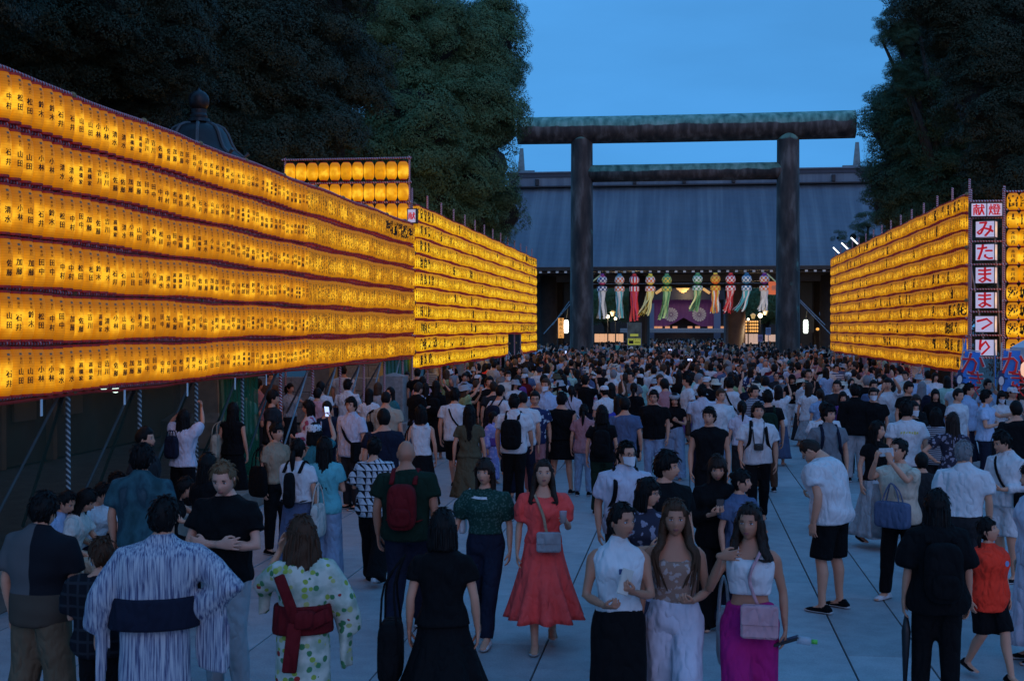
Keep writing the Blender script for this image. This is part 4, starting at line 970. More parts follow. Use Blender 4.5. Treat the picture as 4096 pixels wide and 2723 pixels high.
# bronze monument lantern with ball finial
MX, MY_ = at_depth(798, 31.0); zM = lambda ys: CAMH-(ys-HY)*31.0/FS
mon = empty('bronze_lantern_monument', (MX, MY_, 0), 0.3, label='dark domed bronze monument lantern with a ball finial rising behind the lantern wall', cat='monument')
M['mon'] = mat('dark bronze dome', (0.026, 0.024, 0.026), 0.45, 0.3, 4, metal=0.4)
q = MB(); q.lathe([(0.27, -0.27*1.5), (0.36, -0.30), (0.23, zM(440)-zM(400))], (0, 0, 0), 24) if False else None
ball = MB(); zc = zM(403); rb = 0.245
ball.lathe([(0.17, -0.22), (0.225, -0.12), (0.245, 0.0), (0.225, 0.10), (0.16, 0.18), (0.07, 0.225), (0.035, 0.25), (0.008, 0.30)], (0, 0, zc), 28); ball.obj('ball_finial', M['mon'], mon, smooth=True)
q = MB(); q.lathe([(0.20, zM(497)), (0.27, zM(490)), (0.25, zM(478)), (0.19, zM(474)), (0.20, zM(465)), (0.175, zM(455)), (0.185, zM(440))], n=24); q.obj('neck', M['mon'], mon)
prof = [(0.26, zM(500)), (0.42, zM(503)), (0.56, zM(515)), (0.66, zM(540)), (0.74, zM(575)), (0.84, zM(605)), (1.02, zM(628)), (1.04, zM(640))]
q = MB(); q.lathe(prof[::-1], n=32); q.obj('dome', M['mon'], mon, smooth=True)
for k in range(8):
    a_ = 2*math.pi*k/8; q = MB(); q.tube([((r_+0.02)*math.cos(a_), (r_+0.02)*math.sin(a_), z_) for r_, z_ in prof[:-1]]+[(1.16*math.cos(a_), 1.16*math.sin(a_), zM(612))], 0.045, 6); q.obj('rib', mat('pale bronze rib', (0.07, 0.075, 0.08), 0.5), mon)
q = MB(); q.lathe([(0.9, 0), (0.9, 0.6), (0.6, 0.8), (0.5, 3.4), (0.8, zM(645))], n=8); q.obj('shaft', M['granite_dark'], mon)

# ================================================================ TREES
def leaf_mat(name, a, b_):
    m = mat(name, a, 0.6, spec=0.25); nt, b = nodes_of(m); oi = nt.nodes.new('ShaderNodeNewGeometry')
    n1 = noise(nt, oi.outputs['Position'], 0.55, 3); n2 = noise(nt, oi.outputs['Position'], 4.0, 2)
    c = mixc(nt, math_(nt, 'ADD', math_(nt, 'MULTIPLY', n1, 0.88), math_(nt, 'MULTIPLY', n2, 0.12)), a, b_)
    nt.links.new(c, b.inputs['Base Color']); return m
M['leaf'] = leaf_mat('camphor leaves', (0.040, 0.078, 0.031), (0.125, 0.21, 0.085))
M['leaf_shaded'] = leaf_mat('dark evergreen leaves', (0.018, 0.026, 0.014), (0.050, 0.066, 0.034))  # darker leaf copy, the shade under the canopy put into its colour
M['leaf_right'] = leaf_mat('evergreen leaves', (0.028, 0.048, 0.019), (0.078, 0.12, 0.052))
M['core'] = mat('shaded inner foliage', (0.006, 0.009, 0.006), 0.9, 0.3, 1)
M['bark'] = mat('bark', (0.045, 0.038, 0.030), 0.9, 0.4, 4, 0.6)
def puff(name, m, seed, n, size):
    """one rounded spray of leaves, unit radius, fuller on top"""
    r = np.random.default_rng(seed); q = r.normal(size=(n*2, 3)); q /= np.linalg.norm(q, axis=1)[:, None]; q = q[q[:, 2] > -.45][:n]; k = len(q)
    lump = 1+.16*np.sin(q[:, :1]*6+seed)*np.cos(q[:, 1:2]*5)+.10*np.sin(q[:, 2:]*9+q[:, :1]*7)
    c_ = q*np.array((1.1, 1.1, .72))*lump*(r.uniform(.55, 1.05, size=(k, 1))**.35)
    nrm = q*1.0+r.normal(size=(k, 3))*.24+np.array((0, 0, .25)); nrm /= np.linalg.norm(nrm, axis=1)[:, None]
    t = np.cross(nrm, r.normal(size=(k, 3))); t /= np.linalg.norm(t, axis=1)[:, None]; u = np.cross(nrm, t); s_ = size*r.uniform(.6, 1.25, size=(k, 1))
    V = np.stack([c_-t*s_, c_-u*s_*.5+nrm*s_*.12, c_+t*s_, c_+u*s_*.5+nrm*s_*.12], 1).reshape(-1, 3)
    return bpy.data.objects.new(name, mesh_from(name, V, np.arange(len(V)).reshape(-1, 4), [m]))
_puffs = {}
def crown_nodes(m):
    """instances leaf sprays on the crown's points"""
    if m.name in _puffs: return _puffs[m.name]
    ng = bpy.data.node_groups.new('crown '+m.name, 'GeometryNodeTree')
    ng.interface.new_socket('Geometry', in_out='INPUT', socket_type='NodeSocketGeometry'); ng.interface.new_socket('Geometry', in_out='OUTPUT', socket_type='NodeSocketGeometry')
    N, Lk = ng.nodes, ng.links; gi = N.new('NodeGroupInput'); go = N.new('NodeGroupOutput'); jn = N.new('GeometryNodeJoinGeometry')
    def attr(nm, ty):
        a = N.new('GeometryNodeInputNamedAttribute'); a.data_type = ty; a.inputs['Name'].default_value = nm; return a.outputs[0]
    rot, scl, vi = attr('rot', 'FLOAT_VECTOR'), attr('scl', 'FLOAT'), attr('vi', 'INT')
    for k in range(3):
        oi = N.new('GeometryNodeObjectInfo'); oi.inputs['Object'].default_value = puff('leaf_spray', m, 20+k, 1500, .052); oi.inputs['As Instance'].default_value = True
        ip = N.new('GeometryNodeInstanceOnPoints'); cp = N.new('FunctionNodeCompare'); cp.data_type = 'INT'; cp.operation = 'EQUAL'
        ii = [i for i in cp.inputs if i.type == 'INT']; Lk.new(vi, ii[0]); ii[1].default_value = k
        Lk.new(gi.outputs[0], ip.inputs['Points']); Lk.new(cp.outputs[0], ip.inputs['Selection']); Lk.new(oi.outputs['Geometry'], ip.inputs['Instance'])
        Lk.new(rot, ip.inputs['Rotation']); Lk.new(scl, ip.inputs['Scale']); Lk.new(ip.outputs[0], jn.inputs[0])
    Lk.new(jn.outputs[0], go.inputs[0]); _puffs[m.name] = ng; return ng
def foliage(lobes, n_sub, rs_, seed):
    r = np.random.default_rng(seed); P = []; Rt = []; Sc = []
    vol = np.array([l[3]**2 for l in lobes]); cnt = np.maximum(3, (n_sub*vol/vol.sum()).astype(int))
    for (X, Y, Z, R_), c in zip(lobes, cnt):
        for _ in range(c):
            d = r.normal(size=3); d /= np.linalg.norm(d)
            if d[1] > .45: d[1] *= -1
            P.append(np.array((X, Y, Z))+d*R_*r.uniform(.76, .97)); Rt.append((d[1]*-.5, d[0]*.5, r.uniform(0, 6.28))); Sc.append(rs_*r.uniform(.55, 1.25)*min(1, .45+R_/3.2))
    return np.array(P), np.array(Rt), np.array(Sc)
def lob(D):   # photo column,row (src/1.7363), depth, radius in the same units
    x, y, d, R_ = D; X, Y = at_depth(x*1.7363, d); return (X, Y, CAMH-(y*1.7363-HY)*d/FS, R_*d/3000.0)
def tree(label, lobesD, base, n_sub, n_leaf, size, m, seed, group=None, core=0.80):
    L = [lob(q) if q[0] > -500 else q[1:] for q in lobesD]; bx, by = at_depth(base[0]*1.7363, base[1])
    o = empty('tree', (bx, by, 0), label=label, cat='tree', group=group)
    off = np.array((bx, by, 0)); V, Rt, Sc = foliage(L, int(n_sub*1.7), size*7.2, seed); me = mesh_from('crown', V-off, [], [m])
    me.attributes.new('rot', 'FLOAT_VECTOR', 'POINT').data.foreach_set('vector', Rt.astype(np.float32).ravel()); me.attributes.new('scl', 'FLOAT', 'POINT').data.foreach_set('value', Sc.astype(np.float32))
    me.attributes.new('vi', 'INT', 'POINT').data.foreach_set('value', np.arange(len(V), dtype=np.int32) % 3)
    c = obj('crown', me, o, kind='stuff'); md = c.modifiers.new('sprays', 'NODES'); md.node_group = crown_nodes(m)
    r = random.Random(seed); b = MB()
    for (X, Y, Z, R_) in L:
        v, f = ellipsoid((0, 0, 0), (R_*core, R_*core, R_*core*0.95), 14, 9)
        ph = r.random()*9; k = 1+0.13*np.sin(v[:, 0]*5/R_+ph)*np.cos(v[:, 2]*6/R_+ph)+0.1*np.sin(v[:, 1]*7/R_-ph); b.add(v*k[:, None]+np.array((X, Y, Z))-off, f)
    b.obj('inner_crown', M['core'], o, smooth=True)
    zc = np.mean([l[2] for l in L]); b = MB(); pts = [(0, 0, 0), (0.15, 0, zc*0.3), (-0.1, 0.1, zc*0.6), (0.1, 0, zc)]
    b.tube(pts, [0.55, 0.42, 0.33, 0.2], 10)
    for (X, Y, Z, R_) in L[::2]: b.tube([(0, 0.05, zc*0.55), ((X-bx)*0.5, (Y-by)*0.5, zc*0.55+(Z-zc*0.55)*0.6), (X-bx, Y-by, Z)], [0.2, 0.13, 0.05], 7)
    b.obj('trunk', M['bark'], o, smooth=True); return o
G_L, G_R = 'trees behind the left lantern walls', 'trees behind the right lantern wall'
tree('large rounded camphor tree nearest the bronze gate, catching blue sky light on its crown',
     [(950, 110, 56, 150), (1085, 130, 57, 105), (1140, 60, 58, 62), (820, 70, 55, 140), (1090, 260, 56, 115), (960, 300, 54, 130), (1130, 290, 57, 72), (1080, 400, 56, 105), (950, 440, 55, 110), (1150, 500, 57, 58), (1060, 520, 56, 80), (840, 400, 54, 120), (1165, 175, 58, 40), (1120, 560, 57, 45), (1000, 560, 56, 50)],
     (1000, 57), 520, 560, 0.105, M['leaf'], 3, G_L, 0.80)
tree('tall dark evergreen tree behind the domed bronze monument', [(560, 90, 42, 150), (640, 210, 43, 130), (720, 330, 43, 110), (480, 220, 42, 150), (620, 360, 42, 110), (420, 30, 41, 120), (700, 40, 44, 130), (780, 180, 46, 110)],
     (580, 43), 300, 1, 0.095, M['leaf_shaded'], 4, G_L, 0.76)
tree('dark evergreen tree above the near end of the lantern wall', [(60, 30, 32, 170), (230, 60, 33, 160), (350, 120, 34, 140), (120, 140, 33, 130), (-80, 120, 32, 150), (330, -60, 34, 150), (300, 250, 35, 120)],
     (150, 34), 330, 1, 0.080, M['leaf_shaded'], 5, G_L, 0.76)
tree('dark tree spreading its crown over the near end of the lantern wall', [(-999, -12.6, 18.5, 12.2, 4.6), (-999, -11.0, 13.0, 12.0, 4.4), (-999, -14.5, 23, 12.5, 4.5), (-999, -10.5, 8.0, 12.2, 4.2), (-999, -13.5, 15, 14.5, 4.5)], (-700, 17.5), 420, 1, 0.09, M['leaf_shaded'], 21, G_L, 0.74)
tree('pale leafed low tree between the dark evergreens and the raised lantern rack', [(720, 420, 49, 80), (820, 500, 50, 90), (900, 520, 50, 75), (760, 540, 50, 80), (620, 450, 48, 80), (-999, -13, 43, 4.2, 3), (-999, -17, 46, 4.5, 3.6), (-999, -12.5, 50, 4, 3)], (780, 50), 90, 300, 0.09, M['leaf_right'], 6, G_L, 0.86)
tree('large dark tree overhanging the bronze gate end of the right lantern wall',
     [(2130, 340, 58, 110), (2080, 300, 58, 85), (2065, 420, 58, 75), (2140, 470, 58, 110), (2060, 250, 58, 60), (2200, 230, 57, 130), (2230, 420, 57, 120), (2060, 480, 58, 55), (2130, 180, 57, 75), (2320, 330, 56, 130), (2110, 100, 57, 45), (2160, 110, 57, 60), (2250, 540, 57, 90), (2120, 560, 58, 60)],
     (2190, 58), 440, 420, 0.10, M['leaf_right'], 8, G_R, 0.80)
tree('dark tall tree rising above the white letter tower', [(2300, 90, 48, 130), (2400, 200, 48, 150), (2230, 60, 48, 90), (2350, 380, 48, 110), (2180, -20, 48, 110), (2420, 20, 48, 140), (2290, 250, 48, 110), (2290, 640, 46, 110), (2400, 560, 46, 120), (2360, 760, 46, 100), (2450, 720, 46, 90)], (2330, 48), 330, 330, 0.10, M['leaf_shaded'], 9, G_R, 0.76)
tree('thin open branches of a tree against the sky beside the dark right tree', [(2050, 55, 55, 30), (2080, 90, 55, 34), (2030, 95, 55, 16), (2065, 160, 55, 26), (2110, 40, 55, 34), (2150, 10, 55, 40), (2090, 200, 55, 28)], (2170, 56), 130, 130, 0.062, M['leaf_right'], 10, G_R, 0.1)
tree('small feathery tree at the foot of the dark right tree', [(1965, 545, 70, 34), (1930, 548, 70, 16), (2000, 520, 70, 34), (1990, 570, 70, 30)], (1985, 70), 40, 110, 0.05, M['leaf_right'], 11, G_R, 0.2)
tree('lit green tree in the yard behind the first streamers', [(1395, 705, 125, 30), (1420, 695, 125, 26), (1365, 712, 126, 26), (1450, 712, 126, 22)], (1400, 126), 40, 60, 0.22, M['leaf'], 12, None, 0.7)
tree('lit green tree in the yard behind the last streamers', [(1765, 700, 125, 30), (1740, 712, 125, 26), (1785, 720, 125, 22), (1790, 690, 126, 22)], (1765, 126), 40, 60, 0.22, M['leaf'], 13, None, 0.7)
tree('dark distant trees filling the yard beyond the gate', [(1380, 740, 175, 60), (1480, 735, 176, 45), (1700, 735, 175, 45), (1790, 740, 175, 60), (1300, 700, 170, 60), (1850, 700, 170, 60)], (1450, 176), 60, 40, 0.3, M['leaf_shaded'], 14, None, 0.9)
# ================================================================ PEOPLE: builders
tmp_scene = bpy.data.scenes.new('remesh_bench')
def remesh(solids, voxel, smooth=3, sfac=0.5, dec=0):
    """fuse closed solids into one continuous skin"""
    V = []; F = []; n = 0
    for v, f in solids:
        v = np.asarray(v, float); V.append(v); F += [tuple(i+n for i in q) for q in f]; n += len(v)
    me = bpy.data.meshes.new('tmp'); me.from_pydata(np.concatenate(V).tolist(), [], F)
    o = bpy.data.objects.new('tmp', me); tmp_scene.collection.objects.link(o)
    md = o.modifiers.new('r', 'REMESH'); md.mode = 'VOXEL'; md.voxel_size = voxel; md.adaptivity = 0
    if smooth: ms = o.modifiers.new('s', 'SMOOTH'); ms.factor = sfac; ms.iterations = smooth
    if dec: de = o.modifiers.new('d', 'DECIMATE'); de.ratio = dec
    tmp_scene.view_layers[0].update(); dg = tmp_scene.view_layers[0].depsgraph
    r = bpy.data.meshes.new_from_object(o.evaluated_get(dg))
    v = np.zeros(len(r.vertices)*3); r.vertices.foreach_get('co', v); v = v.reshape(-1, 3)
    nl = len(r.loops); li = np.zeros(nl, dtype=np.int32); r.loops.foreach_get('vertex_index', li)
    f = li.reshape(-1, 4) if nl == 4*len(r.polygons) else [tuple(p.vertices) for p in r.polygons]
    bpy.data.objects.remove(o); bpy.data.meshes.remove(me); bpy.data.meshes.remove(r)
    return v, f
def normals(v, f):
    f = np.asarray(f); a = np.cross(v[f[:, 1]]-v[f[:, 0]], v[f[:, 2]]-v[f[:, 0]]); n = np.zeros_like(v)
    for k in range(f.shape[1]): np.add.at(n, f[:, k], a)
    return n/np.maximum(np.linalg.norm(n, axis=1)[:, None], 1e-9)
def folds(v, f, amp, seed, freq=1.0, vertical=False):
    """cloth folds: diagonal and hanging waves pushed along the surface"""
    r = np.random.default_rng(seed); n = normals(v, f); d = np.zeros(len(v))
    for _ in range(7):
        k = r.normal(size=3)*(14 if not vertical else 9)*freq
        if vertical: k[2] *= 0.12; k[:2] *= 3.2
        else: k[2] *= 1.3
        w = 0.5+0.5*np.sin(v[:, 2]*r.uniform(3, 8)+r.uniform(0, 6)+v[:, 0]*r.uniform(-6, 6))
        d += w*np.sin(v @ k + r.uniform(0, 6)+1.2*np.sin(v[:, 2]*9+v[:, 0]*7+r.uniform(0, 6)))
    return v + n*(d*amp/2.2)[:, None]
def rings(rs, n=28, e=2.4):
    """closed loft through rings (cx, cy, z, rx, ry)"""
    V = []; F = []
    for cx, cy_, z, rx, ry in rs:
        for i in range(n):
            a = 2*math.pi*i/n; c, s = math.cos(a), math.sin(a)
            V.append((cx+rx*math.copysign(abs(c)**(2/e), c), cy_+ry*math.copysign(abs(s)**(2/e), s), z))
    for k in range(len(rs)-1):
        for i in range(n): j = (i+1) % n; F.append((k*n+i, k*n+j, k*n+n+j, k*n+n+i))
    F.append(tuple(range(n-1, -1, -1))); F.append(tuple((len(rs)-1)*n+i for i in range(n)))
    return V, F
def limb(pts, rad, n=14, round_=True):
    pts = [np.array(p, float) for p in pts]; rad = list(rad)
    if round_:
        t0 = pts[0]-pts[1]; t0 /= np.linalg.norm(t0); t1 = pts[-1]-pts[-2]; t1 /= np.linalg.norm(t1)
        r0, r1 = (np.array(rad[0])), (np.array(rad[-1])); m0, m1 = float(np.mean(r0)), float(np.mean(r1))
        pts = [pts[0]+t0*m0*0.95, pts[0]+t0*m0*0.6]+pts+[pts[-1]+t1*m1*0.6, pts[-1]+t1*m1*0.95]
        rad = [r0*0.3, r0*0.8]+rad+[r1*0.8, r1*0.3]
    if any(np.ndim(q) for q in rad): rad = [(float(q), float(q)) if np.ndim(q) == 0 else (float(q[0]), float(q[1])) for q in rad]
    else: rad = [float(q) for q in rad]
    return tube(pts, rad, n)
def bez(pts, m=4):
    """round a joint: catmull-rom through points"""
    P = [np.array(p, float) for p in pts]; P = [2*P[0]-P[1]]+P+[2*P[-1]-P[-2]]; out = []
    for i in range(1, len(P)-2):
        for j in range(m):
            t = j/m; out.append(0.5*((2*P[i])+(-P[i-1]+P[i+1])*t+(2*P[i-1]-5*P[i]+4*P[i+1]-P[i+2])*t*t+(-P[i-1]+3*P[i]-3*P[i+1]+P[i+2])*t**3))
    out.append(P[-2]); return out

# ---- head surface, local: face looks to -Y, centre at the skull middle
def head_surface(fem=True, n=36, m=30):
    V = []; F = []
    for j in range(m+1):
        p = -math.pi/2+math.pi*j/m
        for i in range(n):
            a = 2*math.pi*i/n; x = 0.074*math.cos(p)*math.sin(a); y = -0.092*math.cos(p)*math.cos(a); z = 0.116*math.sin(p)
            fr = max(0.0, -y/0.092)
            if z < 0:
                k = (-z/0.116); x *= 1-(0.30 if fem else 0.22)*k**1.6
                if y > 0: y *= 1-0.45*k
                else: y *= 1-0.02*k; y -= 0.010*k*fr
            else: x *= 1+0.04*math.sin(z/0.116*2.6)
            g = lambda u, s: math.exp(-(u/s)**2)
            if y < 0:
                y -= 0.024*g(x, 0.0115)*(max(0, 1-abs(z+0.024)/0.040))**0.9 * (1 if z < -0.020 else 0.90)
                y += 0.011*g(abs(x)-0.031, 0.017)*g(z-0.006, 0.013)
                y -= 0.004*g(abs(x)-0.028, 0.022)*g(z-0.030, 0.010)
                y -= 0.006*g(x, 0.020)*g(z+0.062, 0.009); y -= 0.006*g(x, 0.018)*g(z+0.098, 0.014)
                y += 0.003*g(x, 0.030)*g(z+0.083, 0.007); y -= 0.004*g(abs(x)-0.042, 0.018)*g(z+0.022, 0.020)
            V.append((x, y, z))
    for j in range(m):
        for i in range(n): k = (i+1) % n; F.append((j*n+i, j*n+k, (j+1)*n+k, (j+1)*n+i))
    return np.array(V), F
_H = {}
def face_parts(fem, detail=True):
    """head with ears, eyes, brows, lips; material slots: 0 skin, 1 lips, 2 eye white, 3 dark"""
    key = (fem, detail)
    if key in _H: return _H[key]
    b = MB(); v, f = head_surface(fem, *((36, 30) if detail else (22, 16))); b.add(v, f, 0)
    for s in (-1, 1):
        b.ell((s*0.074, 0.006, -0.006), (0.008, 0.017, 0.029), 10, 7, 0, np.array(Euler((0.15, 0, s*0.35)).to_matrix()))
        b.ell((s*0.031, -0.0770, 0.005), (0.0140, 0.0075, 0.0062 if fem else 0.0054), 10, 6, 2)
        b.ell((s*0.031, -0.0815, 0.005), (0.0062, 0.0045, 0.0060), 8, 6, 3)
        b.ell((s*0.031, -0.0815, 0.0108), (0.0155, 0.0042, 0.0020), 8, 4, 3)
        b.ell((s*0.031, -0.0865, 0.0245), (0.0165, 0.0040, 0.0026 if fem else 0.0036), 8, 4, 3, np.array(Euler((0, s*0.10, 0)).to_matrix()))
    b.ell((0, -0.0935, -0.0570), (0.020, 0.0050, 0.0040), 10, 5, 1); b.ell((0, -0.0935, -0.0645), (0.017, 0.0058, 0.0052), 10, 5, 1)
    b.ell((0, -0.0965, -0.0605), (0.019, 0.0030, 0.0012), 8, 4, 3)
    _H[key] = (np.concatenate(b.v), b.f, b.m); return _H[key]

# ---- hand: palm and five fingers, local: wrist at origin, fingers along -Z, palm faces +Y, thumb on +X side
_HAND = {}
def hand(pose):
    if pose in _HAND: return _HAND[pose]
    S = []; curl = {'relax': 0.35, 'hold': 0.95, 'flat': 0.08, 'fist': 1.25}[pose]
    S.append(limb([(0, 0, 0.02), (0, 0, -0.02), (0.002, 0.002, -0.055), (0.002, 0.003, -0.078)], [(0.026, 0.019), (0.032, 0.015), (0.040, 0.013), (0.036, 0.011)], 10))
    for k, (x, L, r) in enumerate(((0.030, 0.070, .0088), (0.011, 0.080, .0092), (-0.009, 0.074, .0088), (-0.028, 0.058, .0078))):
        p = np.array((x, 0.002, -0.072)); a = 0.15; P = [p.copy()]
        for s, l in enumerate((0.45, 0.31, 0.24)):
            a += curl*(0.55 if s == 0 else 0.75); p = p+np.array((x*0.12, math.sin(a)*L*l, -math.cos(a)*L*l)); P.append(p.copy())
        S.append(limb(P, [r, r*.95, r*.88, r*.75], 8))
    c = 0.4+curl*0.5; S.append(limb([(0.022, 0.004, -0.018), (0.045, 0.012, -0.040), (0.054-0.012*curl, 0.020+0.018*c, -0.066), (0.050-0.026*curl, 0.026+0.028*c, -0.086)], [.013, .0115, .010, .008], 8))
    v, f = remesh(S, 0.0055, 1, 0.4, 0.22); _HAND[pose] = (v, [tuple(q) for q in f]); return _HAND[pose]
def orient(direction, palm):
    """matrix taking hand's -Z to direction and +Y near palm"""
    z = -np.array(direction, float); z /= np.linalg.norm(z); y = np.array(palm, float); y -= z*np.dot(y, z); y /= max(np.linalg.norm(y), 1e-6); x = np.cross(y, z)
    return np.stack([x, y, z], 1)

ARMS = {  # elbow, wrist for the person's left side (x>0), units for a 1.68 m person; hand direction, palm, hand pose
    'down': ((.235, .035, 1.085), (.245, -.025, .845), (.0, -.12, -1), (-1, 0, 0), 'relax'),
    'out': ((.29, .03, 1.10), (.34, -.05, .87), (.2, -.2, -1), (-1, 0, 0), 'relax'),
    'fwd': ((.235, -.06, 1.09), (.235, -.20, .90), (.0, -.45, -.9), (-1, 0, 0), 'relax'),
    'back': ((.235, .14, 1.10), (.25, .17, .86), (.0, .1, -1), (-1, 0, 0), 'relax'),
    'phone': ((.225, -.035, 1.075), (.075, -.255, 1.145), (-.5, -.5, .25), (-.2, .5, .9), 'hold'),
    'phone_low': ((.23, -.02, 1.075), (.11, -.24, 1.05), (-.5, -.6, .05), (-.3, .2, .9), 'hold'),
    'photo': ((.215, -.225, 1.285), (.085, -.335, 1.485), (-.25, -.1, 1), (-.5, .9, 0), 'hold'),
    'photo_high': ((.215, -.20, 1.50), (.10, -.32, 1.72), (-.2, -.15, 1), (-.5, .9, 0), 'hold'),
    'akimbo': ((.43, .10, 1.14), (.225, .0, .985), (-.9, -.2, -.2), (-.4, .2, -1), 'fist'),
    'crossed': ((.255, -.045, 1.085), (-.06, -.185, 1.115), (-1, -.1, .05), (0, 1, 0), 'relax'),
    'head': ((.305, -.10, 1.50), (.105, -.06, 1.655), (-.8, .2, .4), (-.3, .2, -1), 'relax'),
    'face': ((.275, -.15, 1.19), (.135, -.155, 1.455), (-.25, .1, 1), (-.6, .8, 0), 'relax'),
    'ear': ((.285, -.16, 1.27), (.120, -.075, 1.475), (-.1, .15, 1), (-1, 0, 0), 'hold'),
    'strap': ((.25, .0, 1.095), (.135, -.165, 1.265), (-.4, .1, .8), (-.3, .9, 0), 'fist'),
    'cup': ((.245, -.02, 1.08), (.215, -.27, 1.175), (-.1, -.9, .4), (-1, 0, 0), 'hold'),
    'point': ((.285, -.13, 1.12), (.185, -.31, 1.38), (-1, -.35, .12), (.2, 1, 0), 'flat'),
    'reach': ((.27, -.20, 1.24), (.20, -.46, 1.30), (-.1, -1, .1), (-.4, 0, -1), 'relax'),
    'lap': ((.22, -.08, 1.085), (.10, -.26, .97), (-.6, -.6, -.2), (0, 0, -1), 'relax'),
    'knee': ((.235, -.20, 1.12), (.12, -.46, 1.10), (-.3, -.9, -.2), (0, 0, -1), 'relax'),
    'bag': ((.24, .0, 1.085), (.225, -.12, .87), (0, 0, -1), (-1, 0, 0), 'fist'),
}
LEGS = {  # knee, ankle for left then right
    'stand': (((.095, -.015, .485), (.105, .015, .085)), ((-.095, -.015, .485), (-.105, .015, .085))),
    'wide': (((.135, -.02, .485), (.175, .02, .085)), ((-.125, -.02, .485), (-.165, .0, .085))),
    'walk': (((.085, -.16, .505), (.080, -.265, .100)), ((-.085, -.015, .480), (-.085, .235, .135))),
    'walk2': (((.085, -.005, .480), (.085, .215, .125)), ((-.085, -.15, .505), (-.075, -.255, .100))),
    'relaxed': (((.100, -.05, .490), (.125, -.02, .085)), ((-.095, .0, .485), (-.095, .02, .085))),
    'sit': (((.115, -.42, .485), (.10, -.50, .10)), ((-.115, -.42, .485), (-.13, -.46, .10))),
    'knees_up': (((.115, -.36, .70), (.10, -.52, .10)), ((-.115, -.36, .66), (-.13, -.50, .10))),
}
def body_spec(sp):
    fem = sp.get('g', 'f') in ('f', 'gc'); k = sp.get('wide', 1.0)
    sx = 0.158 if fem else 0.187
    return fem, k, sx*(0.5+0.5*k)
def torso_rings(fem, k, grow=0.0, z0=0.80, z1=1.43, zoff=0.0, cut=None):
    if fem: T = [(.78, .13, .10, 0), (.84, .170, .118, .01), (.90, .176, .120, .012), (.98, .158, .105, .0), (1.06, .132, .092, -.004), (1.14, .140, .100, -.006), (1.22, .155, .118, -.016), (1.28, .160, .112, -.012), (1.34, .158, .090, .0), (1.385, .125, .070, .008), (1.42, .070, .058, .012), (1.46, .052, .052, .010)]
    else: T = [(.78, .13, .11, 0), (.84, .165, .120, .01), (.90, .170, .122, .012), (.98, .160, .115, .0), (1.06, .158, .110, -.004), (1.14, .168, .115, -.006), (1.22, .182, .122, -.010), (1.29, .190, .118, -.006), (1.35, .185, .098, .0), (1.395, .145, .078, .008), (1.43, .078, .064, .012), (1.47, .060, .060, .010)]
    zs = [t[0] for t in T]; out = []
    L = sorted(set([z0, z1]+[z for z in zs if z0 < z < z1]))
    for z in L:
        rx, ry, cy_ = (float(np.interp(z, zs, [t[i] for t in T])) for i in (1, 2, 3))
        g = grow if z < 1.36 else grow*max(0.25, 1-(z-1.36)/0.08)
        out.append((0, cy_, z+zoff, rx*k+g, ry*(0.6+0.4*k)+g))
    return out
def head_R(sp):
    yaw = math.radians(sp.get('hy', 0)); pit = math.radians(sp.get('hp', 0)); rol = math.radians(sp.get('hr', 0))
    return np.array((Matrix.Rotation(yaw, 3, 'Z') @ Matrix.Rotation(pit, 3, 'X') @ Matrix.Rotation(rol, 3, 'Y')))
def arms_of(sp, s):
    a = ARMS[sp.get('al' if s > 0 else 'ar', 'down')]
    return [np.array((s*q[0], q[1], q[2])) for q in a[:4]]+[a[4]]
def joints(sp):
    fem, k, sx = body_spec(sp); seat = -0.39 if sp.get('legs') in ('sit', 'knees_up') else 0.0
    J = {'zo': seat, 'fem': fem, 'k': k, 'sx': sx}
    for s in (1, -1):
        el, wr, hd, pl, hp = arms_of(sp, s); dx = (sx-0.175)*0.8*s
        J[s] = dict(sh=np.array((s*sx, 0.005, 1.345+seat)), el=el+(dx, 0, seat), wr=wr+(dx*0.5, 0, seat), hd=hd, pl=pl, hp=hp)
        kn, an = LEGS[sp.get('legs', 'stand')][0 if s > 0 else 1]
        J[s].update(hip=np.array((s*0.088, 0.01 if not seat else -.02, 0.87+seat)), kn=np.array(kn), an=np.array(an))
    hc = np.array((0, -0.012, 1.565+seat)); R = head_R(sp); base = np.array((0, 0.012, 1.455+seat))
    J['R'] = R; J['hc'] = base+R @ (hc-base); J['base'] = base
    return J
def bend_fn(sp, J):
    """lean of the upper body forward about the hips"""
    a = math.radians(sp.get('lean', 0)); zh = 0.95+J['zo']; tw = math.radians(sp.get('tilt', 0))
    if not a and not tw: return lambda v: v
    def fn(v):
        v = np.array(v, float); t = np.clip((v[:, 2]-zh)/0.40, 0, 1); t = t*t*(3-2*t)
        out = v.copy(); an = a*t; dz = v[:, 2]-zh; c, s = np.cos(an), np.sin(an)
        up = v[:, 2] > zh
        y = v[:, 1]*c - dz*s; z = zh + v[:, 1]*s*1.0 + dz*c
        out[:, 1] = np.where(up, y, v[:, 1]); out[:, 2] = np.where(up, z, v[:, 2])
        out[:, 0] = v[:, 0] + np.where(up, np.tan(tw)*dz*t, 0)
        return out
    return fn

